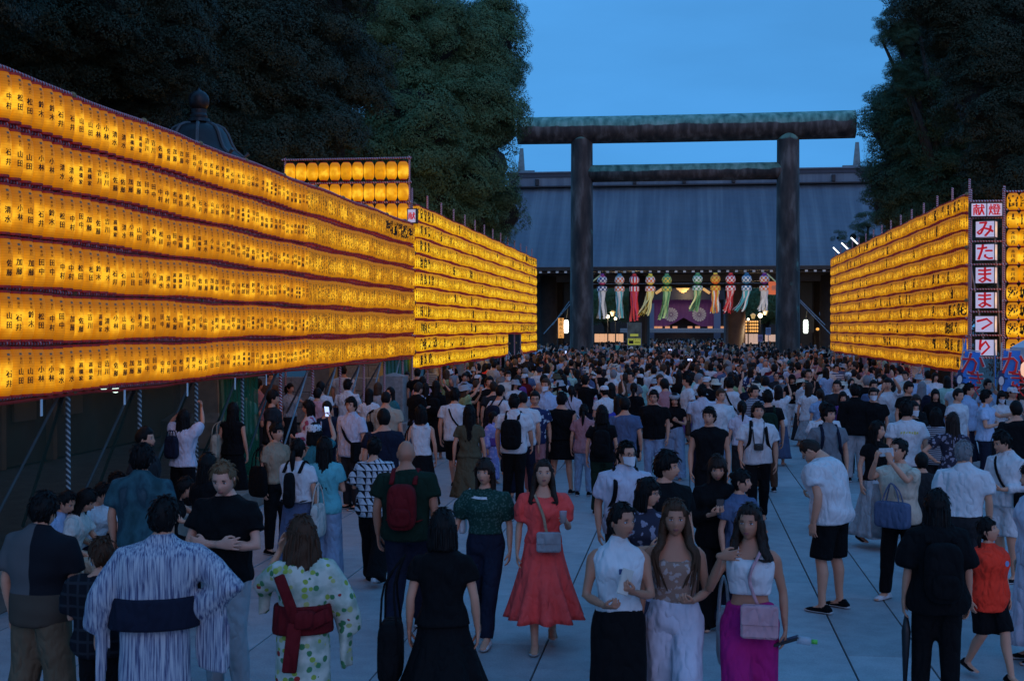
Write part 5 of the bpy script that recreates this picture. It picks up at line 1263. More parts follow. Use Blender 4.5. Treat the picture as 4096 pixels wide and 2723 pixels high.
def build_body(sp, J, vox, detail):
    fem, k, zo = J['fem'], J['k'], J['zo']; S = [rings(torso_rings(fem, k, -0.012, .80, 1.46, zo), 24)]
    ar = (0.85 if fem else 1.0)*(0.6+0.4*k)
    nb = J['base']; hc = J['hc']
    S.append(limb([nb+(0, 0.0, -0.07), nb+(0, -.002, 0.0), hc+J['R'] @ np.array((0, 0.012, -0.05))], [0.058*(.9 if fem else 1.08), 0.048*(.9 if fem else 1.1), 0.046*(.9 if fem else 1.08)], 14))
    v, f = ellipsoid((0, 0, 0), (0.064, 0.078, 0.10), 14, 10); S.append((v @ J['R'].T+hc, f))
    long_ = sp.get('bottom', ('trousers',))[0] in ('trousers', 'wide', 'long_skirt', 'yukata', 'jeans')
    for s in (1, -1):
        q = J[s]; el, wr, sh = q['el'], q['wr'], q['sh']
        pts = [sh+(-s*0.02, 0, 0.0), sh+(s*0.012, 0, -0.03), (sh+el)/2, el, el*0.72+wr*0.28, wr*0.6+el*0.4, wr]
        S.append(limb(pts, [.050*ar, .052*ar, .043*ar, .038*ar, .040*ar, .034*ar, (.027*ar, .022*ar)], 14))
        kn, an, hp = q['kn'], q['an'], q['hip']
        if True:
            c = kn*0.70+an*0.30+np.array((0, .018, 0)) if not zo else kn*0.70+an*0.30
            S.append(limb([hp, hp*0.6+kn*0.4, kn, c, kn*0.25+an*0.75, an], [.088, .075, .055, .056, .040, .036], 14))
            d = np.array((s*0.03, -1.0, 0)); d /= np.linalg.norm(d)
            S.append(limb([an+(0, .035, -.045), an+(0, -.02, -.040), an+d*0.11+(0, 0, -.060), an+d*0.17+(0, 0, -.068)], [(.034, .036), (.036, .036), (.040, .022), (.034, .014)], 10))
    v, f = remesh(S, vox, 2, 0.5, 0.28 if detail else 0.42); b = MB(); b.add(v, [tuple(x) for x in f], 0)
    hv, hf, hm = face_parts(fem, detail)
    hs = sp.get('hs', 1.0); b.v.append((hv*hs) @ J['R'].T+hc); b.f += [tuple(i+b.n for i in x) for x in hf]; b.m += hm; b.n += len(hv)
    for s in (1, -1):
        q = J[s]; hv2, hf2 = hand(q['hp'] if detail else q['hp']); hv2 = hv2*np.array((-s, 1, 1))*(0.92 if fem else 1.04)
        if s > 0: hf2 = [x[::-1] for x in hf2]
        if not detail:
            hv2, hf2 = ellipsoid((0, 0.01, -0.075), (0.036, 0.018, 0.075), 8, 6)
        R = orient(q['hd'], q['pl']); b.add(hv2 @ R.T+q['wr'], hf2, 0)
    V = np.concatenate(b.v); return V, b.f, b.m

def build_top(sp, J, vox):
    kind = sp['top'][0]; fem, k, zo = J['fem'], J['k'], J['zo']; seat = zo < 0
    P = {  # hem z, looseness, sleeve length (0 none, 0.6 short, 1.5 elbow+, 2 long), sleeve radius, neck z
        'tee': (.82, .026, .60, .068, 1.442), 'tight': (.90, .010, .45, .052, 1.44), 'shirt': (.80, .030, .72, .070, 1.445), 'blouse': (.93, .022, .85, .082, 1.435),
        'long': (.84, .026, 1.75, .060, 1.445), 'tank': (.92, .008, 0, 0, 1.385), 'sleeveless': (.86, .020, .12, .060, 1.43), 'turtle': (.97, .004, 0.02, .050, 1.475),
        'crop': (1.08, .010, 0, 0, 1.325), 'cami': (1.00, .010, 0, 0, 1.29), 'polo': (.84, .020, .55, .062, 1.45), 'dress': (.90, .014, .55, .062, 1.43),
        'puff': (.94, .012, .80, .085, 1.375), 'jacket': (.80, .036, 1.80, .070, 1.45), 'big': (.78, .05, .85, .090, 1.44), 'yukata': (1.00, .030, 0, 0, 1.445), 'sleeveless_dress': (.9, .012, .04, .05, 1.42)}[kind]
    hem, loose, sl, sr, nz = P; loose += sp.get('loose', 0); hem = sp.get('hem', hem)
    if seat: hem = max(hem, .84)
    R = torso_rings(fem, k, loose, hem, nz, zo)
    if hem < .92: R[0] = (R[0][0], R[0][1], R[0][2], R[0][3]*1.0+0.008, R[0][4]+0.008)
    if kind == 'crop':
        R[0] = (0, R[0][1], R[0][2], R[0][3]+0.002, R[0][4]+.004)
    S = [rings(R, 30)]
    if kind in ('tank', 'crop', 'cami', 'sleeveless_dress', 'turtle') and fem: pass
    if fem and kind not in ('yukata', 'big', 'jacket'):
        for s in (-1, 1): S.append(ellipsoid((s*0.064, -0.082-0.4*loose, 1.235+zo), (0.062, 0.052+0.5*loose, 0.062), 14, 10))
    for s in (1, -1):
        q = J[s]; sh, el, wr = q['sh'], q['el'], q['wr']
        if kind in ('crop', 'cami', 'tank') :
            x = s*(0.095 if kind != 'cami' else 0.085); w = 0.026 if kind == 'crop' else (0.030 if kind == 'tank' else 0.007)
            zt = 1.418+zo; front = [(x*0.95, -.118-0.0, nz+zo-.05), (x, -.085, nz+zo+.0+(.03)), (x, -.045, zt-.012), (x, .01, zt+.004), (x, .05, zt-.03), (x*0.95, .100, nz+zo-.02)]
            S.append(limb(front, [(w, .017)]*len(front), 10))
            continue
        if kind == 'yukata':
            up_ = wr[2] > el[2]+.12
            if up_: wr = el*.80+wr*.20
            pts = [sh+(-s*.06, 0, -.02), sh+(0, 0, -.02), (sh+el)/2, el, el*.5+wr*.5, wr*0.92+el*0.08]
            S.append(limb(pts, [.080, .080, .074, .074, .076, .078] if up_ else [.085, .088, .088, .092, .095, .090], 16, False))
            # hanging rectangular sleeve bag
            A = sh*0.42+el*0.58; L = sp.get('sleeve_drop', 0.34); n = 14; V = []; F = []; path = bez([A, el, wr*0.93+el*0.07], 7)[:n+1]; zlow = wr[2]-L*.62
            pv = path[-1]-path[0]; nn = np.cross(pv/np.linalg.norm(pv), (0, 0, 1.0)); nn /= max(np.linalg.norm(nn), .3)
            for i, p in enumerate(path):
                t = i/n; wv = 0.020*math.sin(t*8); th = .030; zb = (p[2]-.06)*(1-sm(t, 0, .42))+zlow*sm(t, 0, .42)+.03*t
                V += [p+nn*th, p-nn*th, np.array((p[0]-nn[0]*(th-wv), p[1]-nn[1]*(th-wv), zb)), np.array((p[0]+nn[0]*(th+wv), p[1]+nn[1]*(th+wv), zb))]
            for i in range(n):
                for j in range(4): F.append((4*i+j, 4*i+(j+1) % 4, 4*i+4+(j+1) % 4, 4*i+4+j))
            F += [(3, 2, 1, 0), (4*n, 4*n+1, 4*n+2, 4*n+3)]; S.append((V, F)); continue
        if sl > 0.01:
            if sl <= 1: e = sh*(1-sl)+el*sl; pts = [sh+(-s*.055, 0, -.012), sh+(-s*.005, 0, -.008), (sh+e)/2+(s*.004, 0, 0), e]; rr_ = [sr*.98, sr, sr*1.0, sr*1.06]
            else: t = sl-1; e = el*(1-t)+wr*t; pts = [sh+(-s*.055, 0, -.012), sh, (sh+el)/2, el, e]; rr_ = [sr, sr*1.02, sr*.95, sr*.9, sr*.78]
            if kind in ('puff', 'blouse'): rr_[-2] *= 1.18; rr_[-1] *= 0.72
            if not fem: rr_ = [x+.010 for x in rr_]
            rr_ = [x*(0.5+0.5*k) for x in rr_]
            S.append(limb(pts, rr_, 16, False))
        elif kind in ('turtle', 'sleeveless_dress', 'sleeveless'): S.append(ellipsoid(sh+(-s*.035, 0, .0), (.045, .06, .05), 12, 8))
    if kind in ('polo', 'shirt', 'jacket', 'long'): S.append(rings([(0, .010, 1.425+zo, .078, .070), (0, .008, 1.475+zo, .068, .064)], 20))
    if kind == 'yukata': S.append(rings([(0, .012, 1.40+zo, .10, .075), (0, .020, 1.475+zo, .072, .066)], 20))
    v, f = remesh(S, vox, 3, 0.5, 0)
    amp = {'tight': .002, 'turtle': .0015, 'crop': .0015, 'cami': .003, 'tank': .003, 'yukata': .0025, 'jacket': .007, 'shirt': .0075, 'big': .009}.get(kind, .0065)
    v = folds(v, f, amp*1.5, sp.get('seed', 1)); return v, f

def build_bottom(sp, J, vox):
    kind = sp['bottom'][0]; fem, k, zo = J['fem'], J['k'], J['zo']; S = []
    if kind in ('skirt', 'long_skirt', 'mini', 'dress', 'flare', 'yukata', 'pencil'):
        L = {'skirt': .42, 'long_skirt': .16, 'mini': .58, 'dress': sp.get('dress_hem', .30), 'flare': .28, 'yukata': .11, 'pencil': .14}[kind]
        fl = {'skirt': .10, 'long_skirt': .10, 'mini': .03, 'dress': .10, 'flare': .15, 'yukata': .02, 'pencil': .015}[kind]+sp.get('flare', 0)
        if zo < 0:   # seated: skirt runs over the thighs
            for s in (1, -1): q = J[s]; S.append(limb([q['hip']+(0, 0, .0), q['kn']*0.95+q['hip']*.05], [.115, .085], 14))
            S.append(rings(torso_rings(fem, k, .014, .80, 1.06, zo), 26)); v, f = remesh(S, vox, 3); return folds(v, f, .006, sp.get('seed', 1)+5)+0, f
        R = []; n = 12; mx = np.mean([J[1]['an'][1], J[-1]['an'][1]])
        for i in range(n+1):
            t = i/n; z = .86-(.86-L)*t; sp_ = abs(J[1]['an'][1]-J[-1]['an'][1])*0.35*t
            R.append((0, mx*t*0.4+.005, z, (.182*k if fem else .178*k)+fl*t**1.1, .130*(0.6+.4*k)+fl*0.8*t+sp_))
        R = R[::-1]+[(0, 0, .93, .174*k, .122), (0, 0, 1.0, .149*k, .100), (0, -.002, 1.045, .131*k, .089)]
        v, f = rings(R, 72, 2.1); v = np.array(v); f4 = [q for q in f if len(q) == 4]
        if fl > .05:
            a = np.arctan2(v[:, 1], v[:, 0]); t = np.clip((.95-v[:, 2])/.8, 0, 1); r_ = random.Random(sp.get('seed', 1)); w = np.zeros(len(v))
            for _ in range(4): w += 1.25*np.sin(a*r_.randint(4, 13)+r_.uniform(0, 6)+np.sin(v[:, 2]*5+r_.uniform(0, 6))*0.6)
            v[:, :2] *= (1+0.040*t*w*min(1.6, fl/.09))[:, None]
        else:
            v[:, :2] *= (1+.012*np.sin(v[:, 2]*22+np.arctan2(v[:, 1], v[:, 0])*3))[:, None]
        if kind in ('yukata', 'pencil'): v[:, 0] += 0
        return v, f
    W = {'trousers': (.100, .078, .066, .064), 'jeans': (.102, .082, .076, .062), 'slim': (.100, .078, .072, .056), 'wide': (.112, .110, .118, .125), 'shorts': (.110, .102, .102, .102), 'baggy': (.115, .105, .100, .088), 'short_shorts': (.108, .104, .1, .1)}[kind]
    for s in (1, -1):
        q = J[s]; hp, kn, an = q['hip'], q['kn'], q['an']
        end = {'shorts': kn*1.0+np.array((0, 0, 0.01)), 'short_shorts': hp*.45+kn*.55}.get(kind, an+np.array((0, .005, -.015 if kind != 'wide' else -.045)))
        if kind in ('shorts', 'short_shorts'): pts = [hp+(0, 0, .03), hp*.5+kn*.5 if kind == 'shorts' else hp*.7+end*.3, end]; rr_ = W[:3]
        else: pts = [hp+(0, 0, .03), hp*.5+kn*.5, kn, kn*.5+an*.5+(0, .010 if not zo else 0, 0), end]; rr_ = [W[0], (W[0]+W[1])/2, W[1], W[2], W[3]]
        S.append(limb(pts, [x*(0.5+.5*k) for x in rr_], 16, False))
    S.append(rings([(0, .012, .79+zo, .10, .09)]+torso_rings(fem, k, .010, .83, sp.get('waist', 1.03), zo), 26))
    v, f = remesh(S, vox, 3, 0.5)
    v = folds(v, f, {'slim': .003, 'jeans': .004, 'wide': .009, 'baggy': .010}.get(kind, .006), sp.get('seed', 1)+5, 0.8, vertical=kind == 'wide')
    return v, f

def shell_on_head(thick, cover, n=40, m=30, seed=0, ridge=.004, fem=True):
    """hair cap: cover(az_deg from face, z) -> 0..1"""
    V = []; F = []; r = random.Random(seed); ph = [r.uniform(0, 6) for _ in range(6)]
    hv, _ = head_surface(fem, n, m)
    for j in range(m+1):
        for i in range(n):
            x, y, z = hv[j*n+i]; az = abs(math.degrees(math.atan2(x, -y))); c = cover(az, z)
            q = np.array((x, y, z)); l = np.linalg.norm(q); u = q/max(l, 1e-6); a = math.atan2(x, -y)
            st = ridge*(math.sin(a*17+ph[0]+z*20)+0.7*math.sin(a*31+ph[1])+.6*math.sin(a*9+ph[2]+z*40))
            V.append(q*0.90+u*(c*(0.10*l+thick*(0.75+.25*max(0, z/.11))+st)))
    for j in range(m):
        for i in range(n): k = (i+1) % n; F.append((j*n+i, j*n+k, (j+1)*n+k, (j+1)*n+i))
    return np.array(V), F
def sm(x, a, b): t = min(1, max(0, (x-a)/(b-a))); return t*t*(3-2*t)
def build_hair(sp, J, lod=0):
    st = sp.get('hair', 'short'); seed = sp.get('seed', 1); b = MB(); r = random.Random(seed); R, hc = J['R'], J['hc']; fem = J['fem']
    if st == 'bald': return None
    def head(v): return (np.asarray(v, float)*sp.get('hs', 1.0)) @ R.T+hc
    n, m = (36, 26) if lod == 0 else (22, 16)
    if st in ('short', 'crew', 'messy', 'grey_short'):
        th = {'short': .020, 'crew': .009, 'messy': .028, 'grey_short': .014}[st]; fr = {'short': .050, 'crew': .062, 'messy': .040, 'grey_short': .066}[st]
        cov = lambda az, z: sm(z, fr-.010-(0.0 if az > 20 else 0), fr+.012) if az < 48 else (sm(z, (fr-.06)*(1 if az < 75 else 1)-.02, fr-.02) if az < 80 else (sm(z, -.035, -.01) if az < 108 else sm(z, -.090 if st != 'crew' else -.07, -.070 if st != 'crew' else -.05)))
        v, f = shell_on_head(th, cov, n, m, seed, .0035 if st != 'messy' else .006, fem)
    elif st in ('bob', 'long', 'ponytail', 'bun', 'half', 'braids', 'wavy', 'low_pony', 'fringe_bob'):
        fr = .030 if (sp.get('fringe', r.random() < .6)) else .066
        th = .022 if st in ('bob', 'long', 'half', 'wavy', 'fringe_bob') else .011
        cov = lambda az, z: sm(z, fr-.008, fr+.010) if az < 38 else (sm(z, fr-.055, fr-.025) if az < 55 else (sm(z, -.06 if th > .02 else -.02, -.03 if th > .02 else .0) if az < 92 else sm(z, -.105, -.08)))
        v, f = shell_on_head(th, cov, n, m, seed, .0028, fem)
    b.add(head(v), f)
    if lod == 0 and st != 'crew':
        nr = np.asarray(v); nl = 0; N_ = 110 if st in ('short', 'messy', 'grey_short') else 60
        while nl < N_:
            i = r.randrange(len(nr)); p = nr[i]; l = np.linalg.norm(p)
            az = abs(math.degrees(math.atan2(p[0], -p[1])))
            if cov(az, p[2]*.95) < .6: continue
            u = p/l; t = np.array((u[0]*.6+r.uniform(-.5, .5), u[1]*.6+r.uniform(-.5, .5)+(.35 if u[1] > 0 else -.25), -1.0+.9*(u[2] < .3)*0)); t -= u*np.dot(t, u); t /= max(np.linalg.norm(t), .1)
            L_ = r.uniform(.03, .055)*(1.2 if st == 'messy' else 1); w = r.uniform(.006, .010); k = r.uniform(.1, .5)
            b.add(*tube(head([p*.985, p+t*L_*.5+u*.004, p+t*L_+u*(.006*k*2-.004)]), [(w, w*.4), (w*.8, w*.4), (.0008, .0008)], 5)); nl += 1
    def curtain(L, a0, r0x, r0y, r1x, r1y, thick=.020, jag=.05, wav=0.0):
        """hair hanging round the back; a0 = half opening at the face in degrees; follows gravity"""
        nz, na = (14, 24) if lod == 0 else (8, 14); V = []; F = []
        top = 0.035; jit = [r.uniform(-jag, jag) for _ in range(na+1)]; back = np.array((0, 1, 0))
        hx = hc+np.array((0, 0, 0)); RR = R if L < .26 else head_R(dict(hy=sp.get('hy', 0)*.5, hp=0))
        for s_ in (0, 1):
            for j in range(nz+1):
                t = j/nz
                for i in range(na+1):
                    a = math.radians(a0)+(2*math.pi-2*math.radians(a0))*i/na; LL = L+jit[i]*t
                    z = top-(LL+top)*t; rx = r0x+(r1x-r0x)*sm(t, 0.1, 1); ry = r0y+(r1y-r0y)*sm(t, 0.1, 1)
                    k = 1+.05*math.sin(i*2.1+j*.3)+wav*math.sin(t*11+i*.9)
                    rr_ = k*(1-(thick/.09)*(1-abs(0)) if s_ else 1.0)
                    x = rx*math.sin(a)*rr_; y = -ry*math.cos(a)*rr_+.012*t
                    p = np.array((x, y, z)); p = hc + (R @ p)*(1-t)+(RR @ p)*t
                    V.append(p)
        w = na+1; N = (nz+1)*w
        for j in range(nz):
            for i in range(na): F.append((j*w+i, (j+1)*w+i, (j+1)*w+i+1, j*w+i+1)); F.append((N+j*w+i, N+j*w+i+1, N+(j+1)*w+i+1, N+(j+1)*w+i))
            F.append((j*w, N+j*w, N+(j+1)*w, (j+1)*w)); F.append((j*w+na, (j+1)*w+na, N+(j+1)*w+na, N+j*w+na))
        for i in range(na): F.append((nz*w+i, N+nz*w+i, N+nz*w+i+1, nz*w+i+1)); F.append((i, i+1, N+i+1, N+i))
        b.add(V, F)
        if lod == 0:
            for q_ in range(34):
                i = r.randrange(1, na); j0 = r.randrange(1, nz//3); P_ = [np.array(V[j*w+i]) for j in range(j0, nz+1, 2)]; c_ = np.mean(P_, 0); o_ = [((p_-hc)*np.array((1, 1, 0))) for p_ in P_]
                P_ = [p_+d_/max(np.linalg.norm(d_), .01)*r.uniform(.0, .005)+np.array((0, 0, -r.uniform(.0, .02)*(k_/len(P_)))) for k_, (p_, d_) in enumerate(zip(P_, o_))]
                if len(P_) > 2: b.add(*tube(P_, [(.0085, .004)]*(len(P_)-1)+[(.001, .001)], 5))
    bk = lambda x, y, z: hc+R @ np.array((x, y, z))
    if sp.get('front'):
        for s_ in (-1, 1):
            for q_ in range(5):
                o_ = r.uniform(-.012, .012); L = sp.get('hair_len', .36)*r.uniform(.85, 1.02); w_ = sp.get('front')
                pts = [bk(s_*(.070+o_*.3), .012*q_-.015, .045), bk(s_*(.088+o_*.5), .010*q_-.03, -.06), hc+(s_*(.098+o_), -.035-.012*q_, -.16), hc+(s_*(.100+o_*1.5+.02*w_), -.085-.006*q_, -.24), hc+(s_*(.088+o_*2+.02*w_*math.sin(q_)), -.112, -L)]
                b.add(*limb(bez(pts, 3), [(a_, a_*.5) for a_ in np.interp(np.linspace(0, 1, 13), [0, .2, .6, 1], [.012, .020, .021, .004])], 7))
    if st in ('bob', 'fringe_bob'): curtain(.155, 62, .088, .104, .094, .100, .022, .012)
    if st == 'long': curtain(sp.get('hair_len', .36), 70, .086, .104, .105, .120, .026, .035)
    if st == 'wavy': curtain(sp.get('hair_len', .34), 58, .092, .108, .135, .120, .034, .03, .06)
    if st == 'half': curtain(.27, 74, .085, .103, .090, .105, .024, .03)
    if st in ('ponytail', 'low_pony'):
        z0 = .03 if st == 'ponytail' else -.035; p0 = bk(0, .085, z0); L = .26
        pts = [p0, p0+(0, .045, .008), p0+(0, .062, -.06), p0+(.005, .050, -.16), p0+(.01, .035, -L)]
        b.add(*limb(bez(pts, 3), np.interp(np.linspace(0, 1, 13), [0, .15, .5, 1], [.016, .026, .034, .010]).tolist(), 10))
    if st == 'bun': v, f = ellipsoid((0, 0, 0), (.045, .042, .040), 14, 9); v *= (1+.06*np.sin(v[:, 0]*160)*np.cos(v[:, 2]*140))[:, None]; b.add(v+bk(0, .085, .055), f)
    if st == 'braids':
        for s in (-1, 1):
            p0 = bk(s*.072, .035, -.035); pts = [p0, p0+(s*.035, .005, -.02), p0+(s*.045, .0, -.09), p0+(s*.035, -.01, -.17)]
            b.add(*limb(bez(pts, 3), np.interp(np.linspace(0, 1, 10), [0, .2, .6, 1], [.014, .022, .022, .008]).tolist(), 8))
    return np.concatenate(b.v), b.f
def build_hat(sp, J):
    st = sp['hat'][0]; b = MB(); n = 28
    if st == 'bucket': prof = [(.150, -.015), (.148, -.010), (.106, .028), (.096, .085), (.070, .105), (.0, .108)]
    elif st == 'straw': prof = [(.175, .018), (.172, .024), (.098, .032), (.094, .085), (.080, .105), (.0, .100)]
    elif st == 'sun': prof = [(.185, -.02), (.182, -.014), (.100, .030), (.090, .090), (.065, .112), (.0, .115)]
    elif st == 'beret': prof = [(.092, .030), (.112, .060), (.110, .085), (.070, .110), (.0, .115)]
    else: prof = [(.092, .020), (.098, .050), (.090, .090), (.060, .116), (.0, .122)]
    V = []; F = []
    for r_, z in prof:
        for i in range(n):
            a = 2*math.pi*i/n; V.append((r_*.92*math.cos(a), r_*1.12*math.sin(a)+.004, z+(.008*math.sin(a*2+1) if r_ > .12 else 0)))
    for k in range(len(prof)-1):
        for i in range(n): j = (i+1) % n; F.append((k*n+i, k*n+j, k*n+n+j, k*n+n+i))
    b.add(V, F)
    if st == 'cap':
        V = []; F = []; m = 10; sgn = -1 if not sp.get('cap_back') else 1
        for s_ in (0, 1):
            for i in range(m+1):
                a = math.radians(-60+120*i/m); V += [(.086*math.sin(a), sgn*.102*math.cos(a), .030-.006*s_), (.080*math.sin(a)*1.0, sgn*(.102*math.cos(a)+.075*math.cos(a*.9)), .018-.006*s_)]
        for i in range(m): F += [(2*i, 2*i+2, 2*i+3, 2*i+1), (2*(m+1)+2*i, 2*(m+1)+2*i+1, 2*(m+1)+2*i+3, 2*(m+1)+2*i+2), (2*i+1, 2*i+3, 2*(m+1)+2*i+3, 2*(m+1)+2*i+1)]
        b.add(V, F)
    v = np.concatenate(b.v); return v @ J['R'].T+J['hc'], b.f
def build_shoes(sp, J):
    """pair as two meshes"""
    out = []; st = sp.get('shoes', ('sneaker',))[0]
    for s in (1, -1):
        q = J[s]; a = q['an']; d = np.array((s*.05, -1, 0)); d /= np.linalg.norm(d); x = np.array((-d[1], d[0], 0)); h = a[2]; pitch = 0.0 if h < .12 else .35
        b = MB(); L = .275; n = 10; V = []; F = []
        prof = [(-.095, .028, .050), (-.06, .037, .085), (-.01, .037, .078), (.05, .041, .055), (.10, .044, .045), (.145, .038, .034), (.172, .018, .022)]
        zb = h-.098 if h > .1 else -.0
        zb = max(0.004, h-.088)
        for yy, w, hh in prof:
            for i in range(n):
                t = 2*math.pi*i/n; c_, s_ = math.cos(t), math.sin(t); z = zb+.012+(hh-.01)*max(0, s_)**.7 if s_ > 0 else zb+.012-.010*abs(s_)**.3
                p = a*np.array((1, 1, 0))+d*yy+x*w*c_; lift = pitch*max(0, (.10-yy))*.55; V.append((p[0], p[1], z+lift))
        for k in range(len(prof)-1):
            for i in range(n): j = (i+1) % n; F.append((k*n+i, k*n+j, k*n+n+j, k*n+n+i))
        F.append(tuple(range(n-1, -1, -1))); F.append(tuple((len(prof)-1)*n+i for i in range(n)))
        b.add(V, F, 0)
        V2 = [(p[0], p[1], p[2]) for p in V]; V2 = np.array(V2); c0 = V2.mean(0); V3 = V2.copy(); V3[:, :2] = c0[:2]+(V2[:, :2]-c0[:2])*1.04; V3[:, 2] = np.minimum(V2[:, 2], np.array([zb+.020+pitch*max(0, (.10-yy))*.55 for yy, _, _ in prof for _ in range(n)]))
        if st == 'platform': V3[:, 2] -= 0.0
        b.add(V3, F, 1); out.append((np.concatenate(b.v), b.f, b.m))
    return out

def skin_mat(tone):
    col = {0: (.60, .285, .18), 1: (.44, .19, .115), 2: (.30, .13, .08), 3: (.66, .33, .235)}[tone]; n = 'skin %d' % tone
    m = mat(n, col, .5, .08, 12, spec=.35); return m
def skin_set(tone):
    return [skin_mat(tone), mat('lip colour %d' % tone, (.30, .085, .075), .45), mat('eye white', (.55, .55, .56), .3), mat('eye and brow dark', (.018, .013, .012), .4)]
HAIRC = {'black': (.006, .005, .005), 'dark': (.022, .014, .011), 'brown': (.060, .030, .017), 'light': (.16, .095, .05), 'blond': (.30, .20, .10), 'grey': (.20, .20, .21), 'white': (.42, .42, .43)}
def hair_mat(c):
    m = mat('hair '+c, HAIRC[c], .55, spec=.16)
    nt, b = nodes_of(m)
    if not b.inputs['Normal'].is_linked:
        w = noise(nt, coord(nt, (90, 90, 7)), 1.0, 3); bp = nt.nodes.new('ShaderNodeBump'); bp.inputs['Strength'].default_value = .9; bp.inputs['Distance'].default_value = .010
        nt.links.new(w, bp.inputs['Height']); nt.links.new(bp.outputs[0], b.inputs['Normal'])
    return m
CLOTH = {'white': (.62, .62, .64), 'offwhite': (.55, .52, .47), 'black': (.006, .006, .007), 'char': (.022, .022, .025), 'grey': (.17, .18, .20), 'lgrey': (.34, .35, .37), 'navy': (.012, .015, .030),
         'blue': (.07, .11, .22), 'lblue': (.28, .40, .58), 'sky': (.38, .50, .68), 'cobalt': (.05, .07, .45), 'denim': (.085, .12, .21), 'ldenim': (.24, .33, .46), 'red': (.95, .05, .025), 'coral': (.90, .085, .075),
         'wine': (.13, .010, .013), 'pink': (.55, .30, .33), 'rose': (.42, .19, .20), 'purple': (.16, .06, .24), 'magenta': (.40, .015, .15), 'lilac': (.54, .52, .60), 'green': (.03, .13, .06), 'dgreen': (.009, .024, .016), 'mint': (.32, .52, .45),
         'teal': (.035, .17, .19), 'aqua': (.12, .42, .46), 'olive': (.085, .075, .045), 'khaki': (.13, .095, .06), 'beige': (.42, .34, .25), 'cream': (.56, .50, .40), 'brown': (.09, .045, .028), 'yellow': (.55, .42, .08), 'lime': (.28, .35, .17), 'orange': (.65, .17, .04), 'tan': (.34, .24, .16)}
def cloth_mat(c):
    if c in PATTERN: return PATTERN[c]()
    m = mat('cloth '+c, CLOTH[c], .9, .14, 5, spec=.12)
    nt, b = nodes_of(m)
    if not b.inputs['Normal'].is_linked:
        w = math_(nt, 'ABSOLUTE', math_(nt, 'SUBTRACT', noise(nt, coord(nt, (8, 8, 4.2), (.5, .35, 0)), 1.0, 2), .5)); bp = nt.nodes.new('ShaderNodeBump'); bp.inputs['Strength'].default_value = 1.0; bp.inputs['Distance'].default_value = .09
        nt.links.new(w, bp.inputs['Height']); nt.links.new(bp.outputs[0], b.inputs['Normal'])
    return m
def pat(name, fn):
    def make():
        if (name,) in _mats: return _mats[(name,)]
        m = mat(name, (.5, .5, .5), .9, spec=.12); nt, b = nodes_of(m); nt.links.new(fn(nt), b.inputs['Base Color']); return m
    return make
def sep(nt, v):
    s = nt.nodes.new('ShaderNodeSeparateXYZ'); nt.links.new(v, s.inputs[0]); return s.outputs
def vor(nt, v, scale, out=0, feat='F1'):
    n = nt.nodes.new('ShaderNodeTexVoronoi'); n.inputs['Scale'].default_value = scale; n.feature = feat; nt.links.new(v, n.inputs['Vector']); return n.outputs[out]
def p_streaks(nt):
    x = sep(nt, coord(nt)); nz = noise(nt, coord(nt, (1, 1, .6)), 6, 3)
    n2 = noise(nt, coord(nt, (120, 40, 5)), 1.0, 4)
    return ramp(nt, n2, [(.36, (.07, .08, .16)), (.48, (.26, .29, .37)), (.62, (.46, .48, .52))])
def p_floral_green(nt):
    v = coord(nt); d = vor(nt, v, 17); c = vor(nt, v, 17, 1); s = sep(nt, c)
    base = ramp(nt, noise(nt, v, 9, 3), [(.38, (.30, .37, .30)), (.6, (.56, .58, .50))])
    fl = ramp(nt, s[0], [(0, (.26, .36, .07)), (.42, (.06, .20, .09)), (.72, (.38, .42, .16)), (.90, (.30, .03, .03))], 'CONSTANT')
    return mixc(nt, math_(nt, 'LESS_THAN', math_(nt, 'ADD', d, math_(nt, 'MULTIPLY', noise(nt, v, 26, 2), .3)), .50), base, fl)
def p_tri(nt):
    x = sep(nt, coord(nt, (13, 13, 13))); u = math_(nt, 'ADD', x[0], x[1]); fz = math_(nt, 'FRACT', x[2]); fu = math_(nt, 'FRACT', u)
    a = math_(nt, 'GREATER_THAN', fz, math_(nt, 'ABSOLUTE', math_(nt, 'SUBTRACT', math_(nt, 'MULTIPLY', fu, 2), 1)))
    b_ = math_(nt, 'GREATER_THAN', fu, .5); k = math_(nt, 'MULTIPLY', a, b_)
    return mixc(nt, math_(nt, 'MAXIMUM', k, math_(nt, 'LESS_THAN', fz, .10)), mixc(nt, a, (.52, .54, .58), (.36, .38, .42)), (.012, .013, .018))
def p_hawaii(a, b__, sc=9):
    def fn(nt):
        v = coord(nt); d = vor(nt, v, sc); n1 = noise(nt, v, sc*2.4, 2)
        return mixc(nt, math_(nt, 'LESS_THAN', math_(nt, 'ADD', d, math_(nt, 'MULTIPLY', n1, .9)), .82), a, b__)
    return fn
def p_stripes(a, b__, f=95):
    def fn(nt): return mixc(nt, math_(nt, 'GREATER_THAN', math_(nt, 'SINE', math_(nt, 'MULTIPLY', sep(nt, coord(nt))[2], f)), .1), a, b__)
    return fn
def p_plaid(nt):
    x = sep(nt, coord(nt)); a = math_(nt, 'GREATER_THAN', math_(nt, 'SINE', math_(nt, 'MULTIPLY', x[2], 70)), .75); b_ = math_(nt, 'GREATER_THAN', math_(nt, 'SINE', math_(nt, 'MULTIPLY', x[0], 80)), .75)
    return mixc(nt, math_(nt, 'MAXIMUM', a, b_), (.009, .010, .014), (.024, .026, .032))
def p_block(nt):
    x = sep(nt, coord(nt)); a = math_(nt, 'GREATER_THAN', x[0], -.01); b_ = math_(nt, 'GREATER_THAN', x[2], 1.02)
    c = mixc(nt, a, (.010, .011, .015), (.09, .09, .092)); return mixc(nt, b_, (.065, .052, .04), c)
